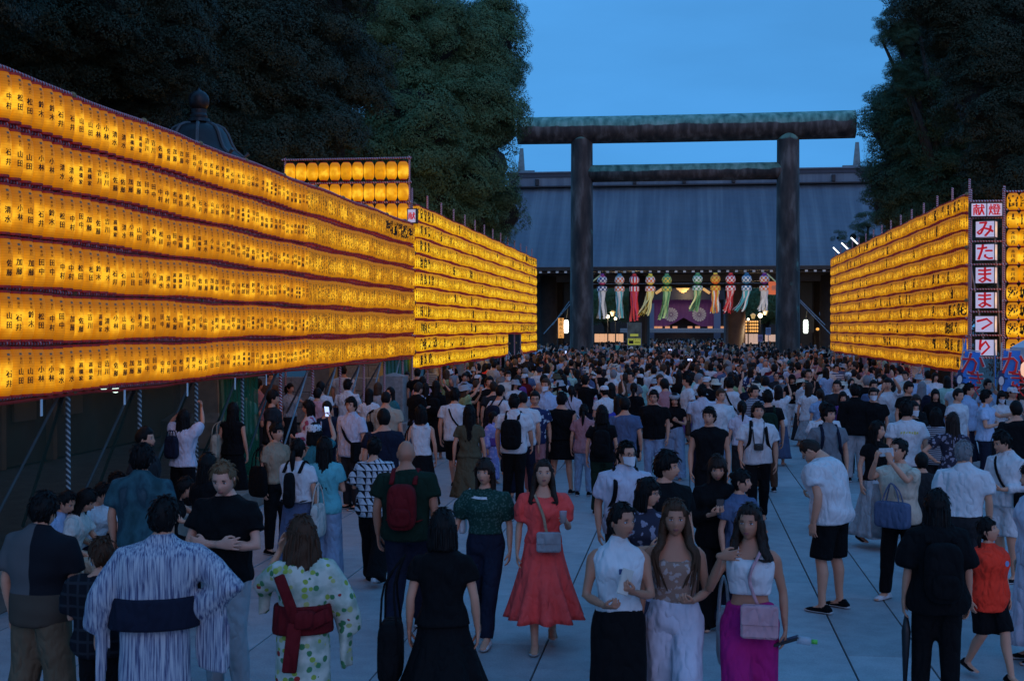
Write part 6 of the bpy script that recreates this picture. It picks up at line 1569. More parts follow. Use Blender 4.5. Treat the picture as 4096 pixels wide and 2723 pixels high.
def p_splash(nt):
    v = coord(nt, (1, 1, .5)); return ramp(nt, noise(nt, v, 5.5, 5), [(.38, (.02, .055, .065)), (.50, (.035, .10, .12)), (.60, (.02, .045, .06)), (.72, (.08, .12, .14))])
PATTERN = {'streaks': pat('striped cotton yukata', p_streaks), 'floral_green': pat('green flowered yukata', p_floral_green), 'tri': pat('triangle print', p_tri), 'palm': pat('palm print', p_hawaii((.35, .50, .62), (.10, .22, .38))),
           'navy_leaf': pat('navy leaf print', p_hawaii((.02, .03, .09), (.45, .50, .58), 11)), 'stripe': pat('navy striped jersey', p_stripes((.50, .52, .55), (.03, .04, .09))), 'fstripe': pat('fine striped jersey', p_stripes((.35, .36, .40), (.03, .03, .05), 210)),
           'plaid': pat('dark plaid', p_plaid), 'block': pat('colour block shirt', p_block), 'splash': pat('teal splash print', p_splash), 'yukata_pink': pat('white and rose flowered yukata', p_hawaii((.52, .48, .54), (.38, .08, .14), 8)),
           'yukata_pur': pat('purple flowered yukata', p_hawaii((.30, .26, .52), (.55, .40, .60), 12)), 'floral_dark': pat('dark flowered cloth', p_hawaii((.03, .028, .045), (.24, .22, .28), 14)), 'lace': pat('dusky flowered top', p_hawaii((.28, .17, .13), (.40, .32, .30), 20)),
           'speckle': pat('speckled green cloth', p_hawaii((.012, .045, .035), (.05, .10, .085), 40))}

_cache = {}
def pmesh(key, fn, mats):
    """one mesh per shape; colours sit on the object's own slots so copies can differ"""
    if key not in _cache: _cache[key] = fn()
    return _cache[key]
def put(name, me, root, mats):
    o = bpy.data.objects.new(name, me); link(o, root)
    for i, m in enumerate(mats):
        if i < len(o.material_slots): o.material_slots[i].link = 'OBJECT'; o.material_slots[i].material = m
    return o
GEOKEYS = ('front', 'g', 'wide', 'al', 'ar', 'legs', 'hy', 'hp', 'hr', 'lean', 'tilt', 'hair', 'hair_len', 'fringe', 'loose', 'hem', 'dress_hem', 'flare', 'waist', 'hs', 'sleeve_drop', 'seed', 'cap_back')
def person(sp, X, Y, H=1.66, face=0.0, lod=0, label=None, group=None, z=0.0):
    """face: degrees, 0 looks at the camera end of the avenue, 180 towards the gate, 90 to the photo's right"""
    J = joints(sp); bend = bend_fn(sp, J); s = H/1.68
    gk = tuple((k, str(sp.get(k))) for k in GEOKEYS)+(lod,)
    root = empty('person', (X, Y, z), math.radians(face), label=label, cat='person', group=group); root.scale = (s, s, s)
    vox_b, vox_c = ((.0165, .0190), (.027, .0290))[lod]
    def mk(key, fn, nslots, smooth=True):
        def go():
            q = fn()
            if q is None: return None
            v, f = q[0], q[1]; mi = q[2] if len(q) > 2 else None; v = bend(np.asarray(v, float))
            fs = f if not isinstance(f, np.ndarray) else f
            me = mesh_from(key, v, fs if isinstance(fs, np.ndarray) and fs.ndim == 2 else [tuple(x) for x in fs], [None]*0, None, smooth)
            for _ in range(nslots): me.materials.append(M['ink'])
            if mi is not None: me.polygons.foreach_set('material_index', np.asarray(mi, dtype=np.int32))
            return me
        return pmesh((key, gk, str(sp.get('top', '-')[0]), str(sp.get('bottom', '-')[0]), str(sp.get('hat', '-')[0])), go, None)
    me = mk('body', lambda: build_body(sp, J, vox_b, lod == 0), 4)
    body = put('body', me, root, skin_set(sp.get('skin', 0)))
    if sp.get('hair') != 'bald': put('hair', mk('hair', lambda: build_hair(sp, J, lod), 1), root, [hair_mat(sp.get('hc', 'black'))])
    if sp.get('hat'): put('hat', mk('hat', lambda: build_hat(sp, J), 1), root, [cloth_mat(sp['hat'][1])])
    bname = {'trousers': 'trousers', 'jeans': 'trousers', 'slim': 'trousers', 'wide': 'trousers', 'baggy': 'trousers', 'shorts': 'shorts', 'short_shorts': 'shorts', 'yukata': 'yukata_skirt', 'dress': 'dress_skirt'}.get(sp['bottom'][0], 'skirt')
    tname = {'tee': 't_shirt', 'tight': 't_shirt', 'big': 't_shirt', 'polo': 'polo_shirt', 'shirt': 'shirt', 'long': 'shirt', 'blouse': 'blouse', 'puff': 'dress_top', 'dress': 'dress_top', 'jacket': 'jacket', 'yukata': 'yukata_top', 'turtle': 'sleeveless_top'}.get(sp['top'][0], 'sleeveless_top')
    put(tname, mk('top', lambda: build_top(sp, J, vox_c), 1), root, [cloth_mat(sp['top'][1])])
    put(bname, mk('bottom', lambda: build_bottom(sp, J, vox_c), 1), root, [cloth_mat(sp['bottom'][1])])
    if lod == 0 or sp.get('show_shoes'):
        sh = None
        for i in (0, 1):
            me = mk('shoe%d' % i, lambda i=i: build_shoes(sp, J)[i], 2); put('shoe', me, root, [cloth_mat(sp.get('shoes', ('sneaker', 'black'))[1]), mat('shoe sole', (.45, .45, .46), .6) if sp.get('sole', 1) else M['black']])
    if 'obi' in sp:
        def obi():
            kk = (.94+(.08 if not J['fem'] else 0))*J['k']+sp.get('loose', 0)*4+.07
            v, f = rings([(0, .004, 0.905, .205*kk, .150*kk**.8), (0, .004, .92, .209*kk, .154*kk**.8), (0, 0, 1.075, .198*kk, .150*kk**.8), (0, 0, 1.095, .192*kk, .146*kk**.8)], 40, 2.1); b = MB(); b.add(v, f)
            if J['fem']:
                b.box((0.02, .185, 1.02), (.15, .05, .13), bev=.02); b.box((.13, .190, 1.17), (.075, .022, .34), ry=.35, bev=.01); b.box((.10, .185, .84), (.10, .022, .34), ry=-.12, bev=.01); b.box((-.08, .188, 1.02), (.16, .03, .10), ry=.4, bev=.014)
            return np.concatenate(b.v), b.f
        put('obi_belt', mk('obi', obi, 1), root, [cloth_mat(sp['obi'])])
    if sp.get('mask'):
        def mask():
            n, m = 16, 8; V = []; F = []
            for s_ in (0, 1):
                for j in range(m+1):
                    for i in range(n+1):
                        a = math.radians(-68+136*i/n); t = j/m; zz = -.012-(.092)*t*(1-.25*abs(i/n*2-1)); k = 1-.25*t
                        x = .078*math.sin(a)*k*(1 if s_ == 0 else .9); y = -(.100+.016*math.cos(a)**3)*math.cos(a)*(1-.05*t)*(1 if s_ == 0 else .93)-.004; V.append((x, y, zz))
            w = n+1; N = (m+1)*w
            for j in range(m):
                for i in range(n): F += [(j*w+i, j*w+i+1, (j+1)*w+i+1, (j+1)*w+i)]
            return np.array(V) @ J['R'].T+J['hc'], F
        put('face_mask', mk('mask', mask, 1), root, [mat('white face mask', (.68, .70, .74), .7)])
    if sp.get('glasses'):
        def gl():
            b = MB()
            for s_ in (-1, 1):
                V, F = tube([(s_*.033+.019*math.cos(a), -.101, .004+.015*math.sin(a)) for a in np.linspace(0, 2*math.pi, 15)], .0022, 5); b.add(V, F)
                b.tube([(s_*.052, -.100, .008), (s_*.078, -.02, .006), (s_*.079, .01, .002)], .002, 5)
            b.tube([(-.014, -.102, .006), (.014, -.102, .006)], .002, 5); return np.concatenate(b.v) @ J['R'].T+J['hc'], b.f
        put('glasses', mk('glasses', gl, 1), root, [M['black']])
    if sp.get('collar'):
        def col_():
            b = MB(); n = 24
            V = []; F = []
            for i in range(n+1):
                a = 2*math.pi*i/n; r0 = .078; r1 = .150 if abs(math.cos(a)) < 2 else .13
                V += [((r1-.003)*math.sin(a), -(.103)*math.cos(a)*(1.08 if math.cos(a) > 0 else .95), 1.383-.032*max(0, math.cos(a))), ((r1+.015)*math.sin(a), -(.118)*math.cos(a)*(1.08 if math.cos(a) > 0 else .95)+.0, 1.365-.035*max(0, math.cos(a)))]
            for i in range(n): F.append((2*i, 2*i+2, 2*i+3, 2*i+1))
            return np.array(V), F
        put('collar', mk('collar', col_, 1), root, [cloth_mat(sp['collar'])])
    root['_J'] = 0; del root['_J']
    return root, J, bend, s

# ---- carried things: each a thing of its own, standing where the person holds it
def to_world(root, p): return root.matrix_basis @ Vector(p)
def carried(name, mb, mats, root, label, cat, smooth=False):
    """mesh given in the person's frame, placed as its own object"""
    V = np.concatenate(mb.v); c = V.mean(0); me = mesh_from(name, V-c, mb.f, mats, mb.m, smooth)
    o = obj(name, me, None, label=label, cat=cat); o.location = to_world(root, c); o.rotation_euler = root.rotation_euler; o.scale = root.scale
    return o
def carried_parts(name, parts, root, label, cat):
    """parts: list of (part_name, MB, mats, smooth)"""
    C_ = np.concatenate([np.concatenate(p[1].v) for p in parts]).mean(0)
    o = empty(name, (0, 0, 0), label=label, cat=cat); o.location = to_world(root, C_); o.rotation_euler = root.rotation_euler; o.scale = root.scale
    for pn, mb, mats, sm_ in parts:
        V = np.concatenate(mb.v)-C_; obj(pn, mesh_from(pn, V, mb.f, mats, mb.m, sm_), o)
    return o
def bendp(bend, b):
    b.v = [bend(v) for v in b.v]; return b
def backpack(P, color, label, w=.29, h=.42, soft=False):
    root, J, bend, s = P; z0 = 1.34; b = MB(); k = J['k']; y0 = .115*(.6+.4*k)+.03
    v, f = ellipsoid((0, y0+.075, z0-h/2-.01), (w/2*1.12, .10, h/2*1.1), 20, 14); v = np.array(v); c = np.array((0, y0+.075, z0-h/2-.01)); d = (v-c)/np.array((w/2*1.12, .10, h/2*1.1)); q = np.sign(d)*np.abs(d)**.55; v = c+q*np.array((w/2*.98, .085, h/2)); b.add(v, f)
    pk = MB(); v2, f2 = ellipsoid((0, 0, 0), (1, 1, 1), 16, 10); q = np.sign(v2)*np.abs(v2)**.6; pk.add(q*np.array((w*.36, .03, h*.20))+np.array((0, y0+.160, z0-h*.72)), f2)
    st = []
    for s_ in (-1, 1):
        t = MB(); x = s_*.095*(.5+.5*k); sy = .125*(.6+.4*k)+.04; t.tube(bez([(x, y0+.02, z0-.02), (x, .03, 1.435), (x*1.05, -.05, 1.405), (x*1.15, -sy, 1.28), (x*1.35, -sy+.02, 1.14), (x*1.5+s_*.03, -.02, 1.02), (x*1.2, y0+.02, z0-h*.85)], 3), [(.022, .007)]*19, 6); st.append(t)
    m = cloth_mat(color); parts = [('pack_body', bendp(bend, b), [m], True), ('front_pocket', bendp(bend, pk), [m], True)]+[('strap', bendp(bend, t), [m], True) for t in st]
    return carried_parts('backpack', parts, root, label, 'backpack')
def cross_strap(P, color, label, side=-1, bagcol=None, zbag=.93, size=(.22, .07, .17), ybag=-.17, cat='shoulder bag', xb=None, name='shoulder_bag', wdt=.014):
    root, J, bend, s = P; k = J['k']; g = .035; rx, ry = .165*k+g, .115+g; x = side*-.10
    hipx = side*.17 if xb is None else xb; b = MB()
    pts = [(x, .01, 1.435), (x*.6, -.085-g, 1.36), (0, -ry-.018, 1.22), (hipx*.6, -ry-.02, 1.07), (hipx, -.10-g if xb is not None else -.06, zbag+.08), (hipx*1.03, .02 if xb is None else -.10-g, zbag+.05), (hipx*.9, .09+g*.5, 1.0), (0, ry+.0, 1.18), (x*.7, .09+g, 1.34), (x, .01, 1.437)]
    b.tube(bez(pts, 3), [(wdt, .004)]*28, 6); bb = MB(); w, d, h = size
    by = ybag if xb is not None else (-.03); bx = hipx+(side*.05 if xb is None else 0)
    bb.box((bx, by, zbag), (d if xb is None else w, w if xb is None else d, h), bev=.015); fl = MB(); fl.box((bx+(side*(d/2+.004) if xb is None else 0), by-(d/2+.004 if xb is not None else 0), zbag+h*.2), ((.008, w*.96, h*.55) if xb is None else (w*.96, .008, h*.55)), bev=.003)
    m = cloth_mat(bagcol or color)
    return carried_parts(name, [('strap', bendp(bend, b), [cloth_mat(color)], True), ('bag_body', bendp(bend, bb), [m], False), ('flap', bendp(bend, fl), [m], False)], root, label, cat)
def hand_pt(P, s, d=.085):
    root, J, bend, sc_ = P; q = J[s]; dv = q['hd']/np.linalg.norm(q['hd']); p = q['wr']+dv*d+q['pl']/np.linalg.norm(q['pl'])*.022; return bend(np.array([p]))[0]
def phone(P, s, label, lit=False, up=(0, .35, 1), two=False, size=(.075, .010, .15), col=None):
    root, J, bend, sc_ = P; p = hand_pt(P, s) if not two else (hand_pt(P, 1)+hand_pt(P, -1))/2
    z = np.array(up, float); z /= np.linalg.norm(z); y = p-J['hc']; y -= z*np.dot(y, z); y /= np.linalg.norm(y); x = np.cross(y, z); R = np.stack([x, y, z], 1)
    b = MB(); t = MB(); t.box((0, 0, 0), size, bev=.004); v = np.concatenate(t.v) @ R.T+p+z*.03; b.add(v, t.f)
    sb = MB(); t = MB(); t.box((0, -size[1]/2-.001, 0), (size[0]*.9, .002, size[2]*.93)); sb.add(np.concatenate(t.v) @ R.T+p+z*.03, t.f)
    return carried_parts('phone', [('phone_case', b, [cloth_mat(col) if col else M['black']], False), ('screen', sb, [glow('lit phone screen', (.42, .55, 1.0), 1.5) if lit else mat('phone glass', (.02, .02, .03), .1)], False)], root, label, 'phone')
def tote(P, color, label, at=(.26, .0, .95), w=.34, h=.34, d=.10, strap_to=1.40, cat='tote bag', soft=True, name='tote_bag', rz=math.pi/2):
    root, J, bend, s = P; b = MB(); v, f = ellipsoid((0, 0, 0), (1, 1, 1), 18, 12); q = np.sign(v)*np.abs(v)**(.5 if soft else .3); q = q*np.array((w/2, d/2, h/2)); q[:, 0] *= 1-.18*(q[:, 2]/h+.5)*(1 if soft else 0)
    c_, s_ = math.cos(rz), math.sin(rz); Rz = np.array(((c_, -s_, 0), (s_, c_, 0), (0, 0, 1))); b.add(q @ Rz.T+np.array(at), f); A = np.array(at); st = []
    for k in (-1, 1):
        t = MB(); e = Rz @ np.array((w*.26, k*d*.35, 0)); e2 = Rz @ np.array((-w*.26, k*d*.35, 0)); top = np.array((A[0]*.72 if strap_to > 1.2 else A[0], A[1], strap_to))
        t.tube(bez([A+e+(0, 0, h*.42), A+e*.6+(0, 0, h*.6+(strap_to-A[2]-h*.5)*.45), top+(0, -.0, 0), A+e2*.6+(0, 0, h*.6+(strap_to-A[2]-h*.5)*.45), A+e2+(0, 0, h*.42)], 3), .008, 6); st.append(('handle', bendp(bend, t), [cloth_mat(color)], True))
    return carried_parts(name, [('bag_body', bendp(bend, b), [cloth_mat(color)], True)]+st, root, label, cat)
# ================================================================ PEOPLE: who stands where
REG = {1: (0, 1400, .4464), 2: (1000, 1400, .4464), 3: (2000, 1300, .4464), 4: (3000, 1300, .4784), 5: (0, 1900, .5249), 6: (1000, 1900, .5249), 7: (2000, 1900, .5249), 8: (3000, 1900, .5249)}
taken = []
def spot(r, x, y, H):
    """ground point of someone of height H whose head top is seen there"""
    x0, y0, k = REG[r]; xs, ys = x0+x*k, y0+y*k; d = FS*(CAMH-H)/(ys-HY)
    X, Y = at_depth(xs, d); return X, Y
def F(sp, r, x, y, H, face, label, lod=0, dx=0, dy=0, Hs=None, z=0):
    X, Y = spot(r, x, y, H); X += dx; Y += dy; taken.append((X, Y))
    return person(sp, X, Y, Hs or H, face, lod, label, z=z)
D = dict
# ---- front row
P = F(D(g='m', top=('yukata', 'streaks'), bottom=('yukata', 'streaks'), obi='navy', al='out', ar='akimbo', legs='wide', hair='short', wide=1.18, seed=3, hy=-12, hp=-6, sleeve_drop=.62, loose=.02, tilt=-5), 5, 1175, 185, 1.72, 196, 'man in blue and white striped yukata seen from behind with hands on hips')
P = F(D(g='f', top=('yukata', 'floral_green'), bottom=('yukata', 'floral_green'), obi='wine', al='face', ar='out', legs='stand', hair='wavy', hair_len=.20, hc='brown', seed=4, hy=25, sleeve_drop=.42, hp=-5), 6, 400, 325, 1.58, 205, 'woman with brown curls in green flowered yukata and dark red sash raising a hand')
P = F(D(g='m', top=('shirt', 'block'), bottom=('baggy', 'khaki'), al='down', ar='phone_low', legs='wide', hair='short', wide=1.12, seed=5, hp=10), 5, 310, 140, 1.68, 172, 'man in colour block shirt and khaki trousers seen from behind at the picture corner')
P = F(D(g='m', top=('big', 'plaid'), bottom=('trousers', 'black'), al='phone', ar='down', legs='stand', hair='messy', hc='brown', seed=6, hy=35, mask=1, wide=1.1), 5, 1020, 505, 1.40, 200, 'brown haired masked person in dark plaid shirt behind the striped yukata man', dx=-.22)
P = F(D(g='m', top=('tee', 'black'), bottom=('jeans', 'lgrey'), al='crossed', ar='crossed', legs='relaxed', hair='grey_short', hc='light', seed=7, hy=8, hp=18, skin=3, hs=1.02), 1, 2020, 985, 1.80, -8, 'fair haired man in black t-shirt with folded arms looking down')
P = F(D(g='m', top=('shirt', 'splash'), bottom=('trousers', 'char'), al='down', ar='down', legs='wide', hair='messy', seed=8, hy=-6, wide=1.08), 1, 1265, 860, 1.74, 186, 'man in teal splash print shirt seen from behind beside the seated group')
P = F(D(g='f', top=('tee', 'black'), bottom=('long_skirt', 'black'), al='phone', ar='phone', legs='stand', hair='long', hair_len=.42, seed=9, hy=30, hp=12), 1, 1850, 930, 1.60, 150, 'woman with long black hair holding a bright phone behind the fair haired man')
phone(P, 1, 'phone with bright screen held above the fair haired man', True)
for (x, y, f_, hr, c, lab, arm, bt) in ((540, 1235, 80, 'braids', 'lblue', 'seated girl with braids in pale blue top at the kerb', 'lap', 'cream'), (690, 1228, 95, 'long', 'offwhite', 'seated woman with long dark hair and bare legs next to the girl with braids', 'knee', 'beige'),
                               (880, 1165, 70, 'short', 'white', 'seated young man in white shirt leaning towards the women at the kerb', 'knee', 'navy'), (1030, 1075, 60, 'messy', 'navy', 'seated person in dark shirt beyond the young man in white', 'lap', 'black')):
    P = F(D(g='m' if hr in ('short', 'messy') else 'f', top=('tee', c), bottom=('shorts', bt), al=arm, ar='lap', legs='sit', hair=hr, seed=int(x), hp=14, lean=14), 1, x, y, 1.22, f_, lab, Hs=1.60, dx=-.1)
    if hr == 'long': phone(P, 1, 'phone glowing in the lap of the seated woman with bare legs', True)
P = F(D(g='f', top=('sleeveless', 'black'), bottom=('trousers', 'black'), al='reach', ar='reach', legs='sit', hair='half', seed=15, hp=10, lean=18), 1, 1475, 1100, 1.24, 95, 'seated woman in black stretching bare arms forward beyond the teal shirt man', Hs=1.60)
P = F(D(g='f', top=('blouse', 'lilac'), bottom=('wide', 'black'), al='head', ar='photo_high', legs='stand', hair='long', hair_len=.30, seed=16, loose=.02, hem=.86), 1, 1640, 545, 1.62, 165, 'woman in pale lilac blouse and black trousers raising arms to photograph the lanterns')
tote(P, 'navy', 'small blue drawstring bag on the back of the lilac blouse woman', at=(.06, .20, 1.16), w=.24, h=.34, d=.12, strap_to=1.40, rz=0)
P = F(D(g='f', top=('sleeveless', 'black'), bottom=('long_skirt', 'black'), al='down', ar='down', legs='stand', hair='long', hair_len=.40, seed=17), 1, 2085, 480, 1.62, 176, 'woman in sleeveless black dress with very long hair seen from behind near the net')
tote(P, 'beige', 'woven beige shoulder bag on the woman in sleeveless black', at=(.25, .06, .98), w=.36, h=.42, d=.14)
P = F(D(g='m', top=('tee', 'mint'), bottom=('trousers', 'char'), legs='stand', hair='short', seed=18, al='down', ar='down'), 1, 2195, 330, 1.70, 160, 'man in mint t-shirt standing behind the green net', lod=1)
P = F(D(g='m', top=('tee', 'char'), bottom=('trousers', 'black'), legs='stand', hair='short', seed=18), 1, 1290, 700, 1.70, 90, 'dark haired man in charcoal shirt in the shadow beside a striped post', lod=1)
P = F(D(g='f', top=('tee', 'white'), bottom=('long_skirt', 'denim'), al='photo', ar='down', legs='stand', hair='low_pony', seed=19, loose=.02, hem=.98), 2, 425, 800, 1.60, 172, 'woman with low ponytail in white t-shirt and denim skirt seen from behind')
backpack(P, 'black', 'slim black backpack strapped on the denim skirt woman', .10, .40); tote(P, 'offwhite', 'pale cloth bag hanging at the side of the denim skirt woman', at=(-.26, .02, .78), w=.34, h=.38, strap_to=1.2)
P = F(D(g='f', top=('tee', 'aqua'), bottom=('wide', 'ldenim'), al='down', ar='phone', legs='stand', hair='long', hair_len=.46, seed=20), 2, 665, 790, 1.60, 190, 'woman with waist-long straight black hair in aqua top and pale jeans')
tote(P, 'mint', 'pale mint tote bag of the woman in aqua top', at=(.20, -.02, .80), w=.34, h=.42, strap_to=1.25)
P = F(D(g='f', top=('tee', 'teal'), bottom=('long_skirt', 'navy'), al='down', ar='photo_high', legs='stand', hair='bob', seed=21, hat=('cap', 'white')), 2, 575, 665, 1.60, 175, 'woman in white cap raising a phone above the denim skirt woman')
phone(P, -1, 'phone with lit screen held up by the woman in white cap', True)
P = F(D(g='f', top=('big', 'tri'), bottom=('wide', 'black'), al='strap', ar='fwd', legs='walk', hair='bun', seed=22, shoes=('sneaker', 'white'), loose=-.01), 2, 1110, 785, 1.60, 178, 'woman in black and white triangle print blouse and wide black trousers')
tote(P, 'rose', 'pale pink paper bag carried by the triangle print woman', at=(-.30, -.04, .66), w=.30, h=.34, d=.10, strap_to=.86, soft=False)
P = F(D(g='m', top=('tee', 'dgreen'), bottom=('jeans', 'navy'), al='down', ar='down', legs='walk2', hair='bald', skin=1, seed=23, wide=1.16, hy=12), 2, 1400, 815, 1.76, 182, 'bald man in dark green t-shirt and jeans walking away')
backpack(P, 'wine', 'soft maroon backpack of the bald man', .26, .40, True)
P = F(D(g='f', top=('dress', 'black'), bottom=('flare', 'black'), al='down', ar='down', legs='walk', hair='bob', seed=24, hp=6, hy=10, flare=.03), 6, 1470, 275, 1.60, 184, 'woman with short wavy black hair in long nearly black dress seen from behind')
tote(P, 'black', 'large black slouchy bag on the arm of the nearly black dress woman', at=(.36, .02, .72), w=.40, h=.44, d=.16, strap_to=1.38)
P = F(D(g='f', top=('blouse', 'speckle'), bottom=('trousers', 'navy'), al='down', ar='out', legs='walk', hair='half', fringe=1, hc='dark', seed=25, hy=-6, collar='white', shoes=('sneaker', 'white'), hem=1.0, waist=1.08), 2, 2110, 985, 1.62, -6, 'smiling woman in dark green blouse with white trimmed collar and navy trousers')
tote(P, 'white', 'white shoulder bag worn by the green blouse woman', at=(-.24, .08, 1.06), w=.12, h=.16, d=.06)
P = F(D(g='f', top=('puff', 'coral'), bottom=('flare', 'coral'), al='cup', ar='down', legs='walk2', hair='long', hair_len=.27, hc='dark', fringe=0, front=1, seed=26, hy=4, hp=-10, shoes=('platform', 'tan'), dress_hem=.3), 3, 388, 1228, 1.62, 6, 'woman in long coral red dress walking towards the camera')
cross_strap(P, 'tan', 'small grey crossbody bag on the coral dress woman', side=1, xb=.05, zbag=.98, size=(.22, .06, .18), bagcol='lgrey', ybag=-.185)
q = hand_pt(P, 1); b = MB(); b.lathe([(.026, 0), (.034, .10), (.036, .105)], tuple(q+(0, 0, -.03)), 14); carried('drink_cup', b, [mat('clear plastic cup', (.4, .45, .5), .2, alpha=.6)], P[0], 'clear plastic cup held up by the coral dress woman', 'cup', True)
P = F(D(g='m', top=('shirt', 'lilac'), bottom=('trousers', 'char'), al='down', ar='down', legs='relaxed', hair='grey_short', hc='black', seed=27, hy=28, mask=1, glasses=1, wide=1.1), 3, 1120, 1050, 1.70, 12, 'man with glasses and face mask in pale lavender shirt looking aside')
backpack(P, 'black', 'black backpack worn by the masked man in lavender shirt', .28, .42)
P = F(D(g='m', top=('tee', 'black'), bottom=('trousers', 'char'), legs='relaxed', hair='messy', seed=28, hy=40), 3, 1480, 1150, 1.72, 30, 'man in black t-shirt in profile behind the woman with glasses')
P = F(D(g='f', top=('tee', 'floral_dark'), bottom=('long_skirt', 'floral_dark'), al='phone', ar='phone', legs='walk', hair='bob', seed=29, hy=40, glasses=1), 3, 1310, 1385, 1.58, 25, 'woman with black bob and glasses in dark flowered dress')
P = F(D(g='f', top=('turtle', 'white'), bottom=('pencil', 'black'), al='phone', ar='phone_low', legs='stand', hair='low_pony', fringe=0, seed=30, hy=38, hp=2, skin=1, hat=None), 7, 905, 215, 1.66, 8, 'woman in white sleeveless turtleneck and long black skirt holding a phone') if False else F(D(g='f', top=('turtle', 'white'), bottom=('pencil', 'black'), al='phone', ar='phone_low', legs='stand', hair='low_pony', fringe=0, seed=30, hy=38, hp=2, skin=1), 7, 905, 215, 1.66, 8, 'woman in white sleeveless turtleneck and long black skirt holding a phone')
phone(P, 1, 'dark phone with white case in the hand of the turtleneck woman', up=(.3, .2, 1), col='offwhite', size=(.085, .012, .165))
root = P[0]; v, f = text_row('MIU', .022); o = obj('chest_print', mesh_from('chest_print', np.stack([v[:, 0], np.full(len(v), -.144), v[:, 1]+1.245], 1), f, [mat('navy print', (0, 0, 0))]), root) if False else None
b = MB(); b.box((0.012, -.137, 1.255), (.042, .006, .034)); b.obj('chest_print', mat('navy print', (0, 0, 0)), root)
P = F(D(g='f', top=('cami', 'lace'), bottom=('wide', 'lilac'), al='phone_low', ar='down', legs='walk', hair='long', hair_len=.50, hc='brown', fringe=0, front=2, seed=31, hy=2, skin=1), 7, 1335, 205, 1.64, 2, 'woman with very long brown hair in flowered camisole and pale wide trousers')
tote(P, 'lgrey', 'light grey cloth bag at the side of the camisole woman', at=(.34, .16, .74), w=.28, h=.40, strap_to=1.15)
P = F(D(g='f', top=('crop', 'white'), bottom=('wide', 'magenta'), al='down', ar='point', legs='walk2', hair='wavy', hair_len=.24, hc='dark', fringe=0, front=2, seed=32, hy=-12, skin=1, waist=1.02), 8, 5, 235, 1.62, -5, 'smiling woman in white crop top and magenta trousers pointing sideways')
cross_strap(P, 'pink', 'pale pink handbag on a broad strap worn by the crop top woman', side=-1, xb=.07, zbag=.93, size=(.25, .09, .22), bagcol='pink', ybag=-.20, wdt=.013)
phone(P, 1, 'dark wallet phone in the lowered hand of the crop top woman', up=(1, 0, .35), size=(.09, .02, .18))
q = hand_pt(P, 1); b = MB(); b.tube([(q[0]+.10, q[1]-.02, q[2]+.03), (q[0]+.19, q[1]-.02, q[2]+.02)], [.028, .028], 12); b.tube([(q[0]+.195, q[1]-.02, q[2]+.02), (q[0]+.235, q[1]-.02, q[2]+.018)], [.016, .016], 10, 1)
carried('drink_bottle', b, [mat('clear bottle', (.45, .5, .55), .15, alpha=.55), mat('green cap', (.10, .45, .05), .4)], P[0], 'small clear bottle with bright green cap beside the wallet phone', 'bottle', True)
P = F(D(g='f', top=('jacket', 'black'), bottom=('wide', 'black'), al='phone', ar='phone', legs='stand', hair='half', hc='dark', fringe=1, seed=33, hp=14), 3, 1945, 1165, 1.62, 4, 'smiling woman in loose black jacket looking down at a phone')
phone(P, 1, 'dark phone held by the woman in loose black jacket')
P = F(D(g='f', top=('tee', 'denim'), bottom=('trousers', 'navy'), al='phone_low', ar='down', legs='walk', hair='bun', seed=34, hy=30), 3, 2150, 1300, 1.50, 40, 'short person in faded blue top with hair tied up beside the black jacket woman')
P = F(D(g='m', top=('sleeveless', 'black'), bottom=('wide', 'black'), al='down', ar='down', legs='walk', hair='short', seed=35, hy=-20), 3, 1880, 742, 1.72, 4, 'man in black sleeveless top and wide black trousers walking towards the camera')
P = F(D(g='m', top=('shirt', 'white'), bottom=('trousers', 'black'), al='down', ar='fwd', legs='walk2', hair='short', seed=36, hy=12, hp=-6, hem=.84), 4, 68, 655, 1.72, 0, 'man in untucked white shirt with a camera round his neck')
backpack(P, 'black', 'black backpack of the man with the neck camera', .28, .42)
b = MB(); b.box((0, -.185, 1.09), (.13, .07, .09), bev=.012); b.tube([(0, -.21, 1.09), (0, -.29, 1.085)], [.038, .036], 14); st = MB()
for s_ in (-1, 1): st.tube([(s_*.06, -.18, 1.13), (s_*.075, -.165, 1.28), (s_*.08, -.06, 1.43)], .008, 6)
carried_parts('camera', [('camera_body', b, [M['black']], False), ('neck_strap', st, [M['black']], True)], P[0], 'black camera hanging on the chest of the man in untucked white shirt', 'camera')
P = F(D(g='m', top=('tee', 'white'), bottom=('shorts', 'black'), al='down', ar='phone_low', legs='wide', hair='crew', hc='dark', seed=37, hp=42, hy=15, lean=12, wide=1.18, loose=.02, shoes=('sneaker', 'black')), 4, 420, 965, 1.68, 232, 'broad man in white t-shirt and black shorts with head bowed', dx=.30, Hs=1.77)
P = F(D(g='f', top=('tee', 'cream'), bottom=('trousers', 'black'), al='photo', ar='photo', legs='wide', hair='bun', fringe=0, seed=38, hy=-12, wide=1.08, shoes=('sneaker', 'white'), loose=.015), 4, 1255, 955, 1.66, -38, 'woman in cream top and black trousers filming with both hands raised')
phone(P, 1, 'white phone held up with both hands by the woman in cream top', two=True, up=(1, 0, .1), size=(.085, .012, .16), col='white')
tote(P, 'denim', 'dusty blue leather handbag on the arm of the woman in cream top', at=(.06, -.25, .93), w=.38, h=.27, d=.12, strap_to=1.25, soft=False, rz=0)
b = MB(); v, f = rings([(-.25, .05, .62, .10, .03), (-.27, .04, .80, .09, .03), (-.26, .0, 1.0, .07, .03), (-.24, -.02, 1.2, .05, .03)], 18); b.add(v, f); carried('shawl', b, [cloth_mat('lgrey')], P[0], 'pale grey knitted shawl draped over the arm of the woman in cream top', 'shawl', True)
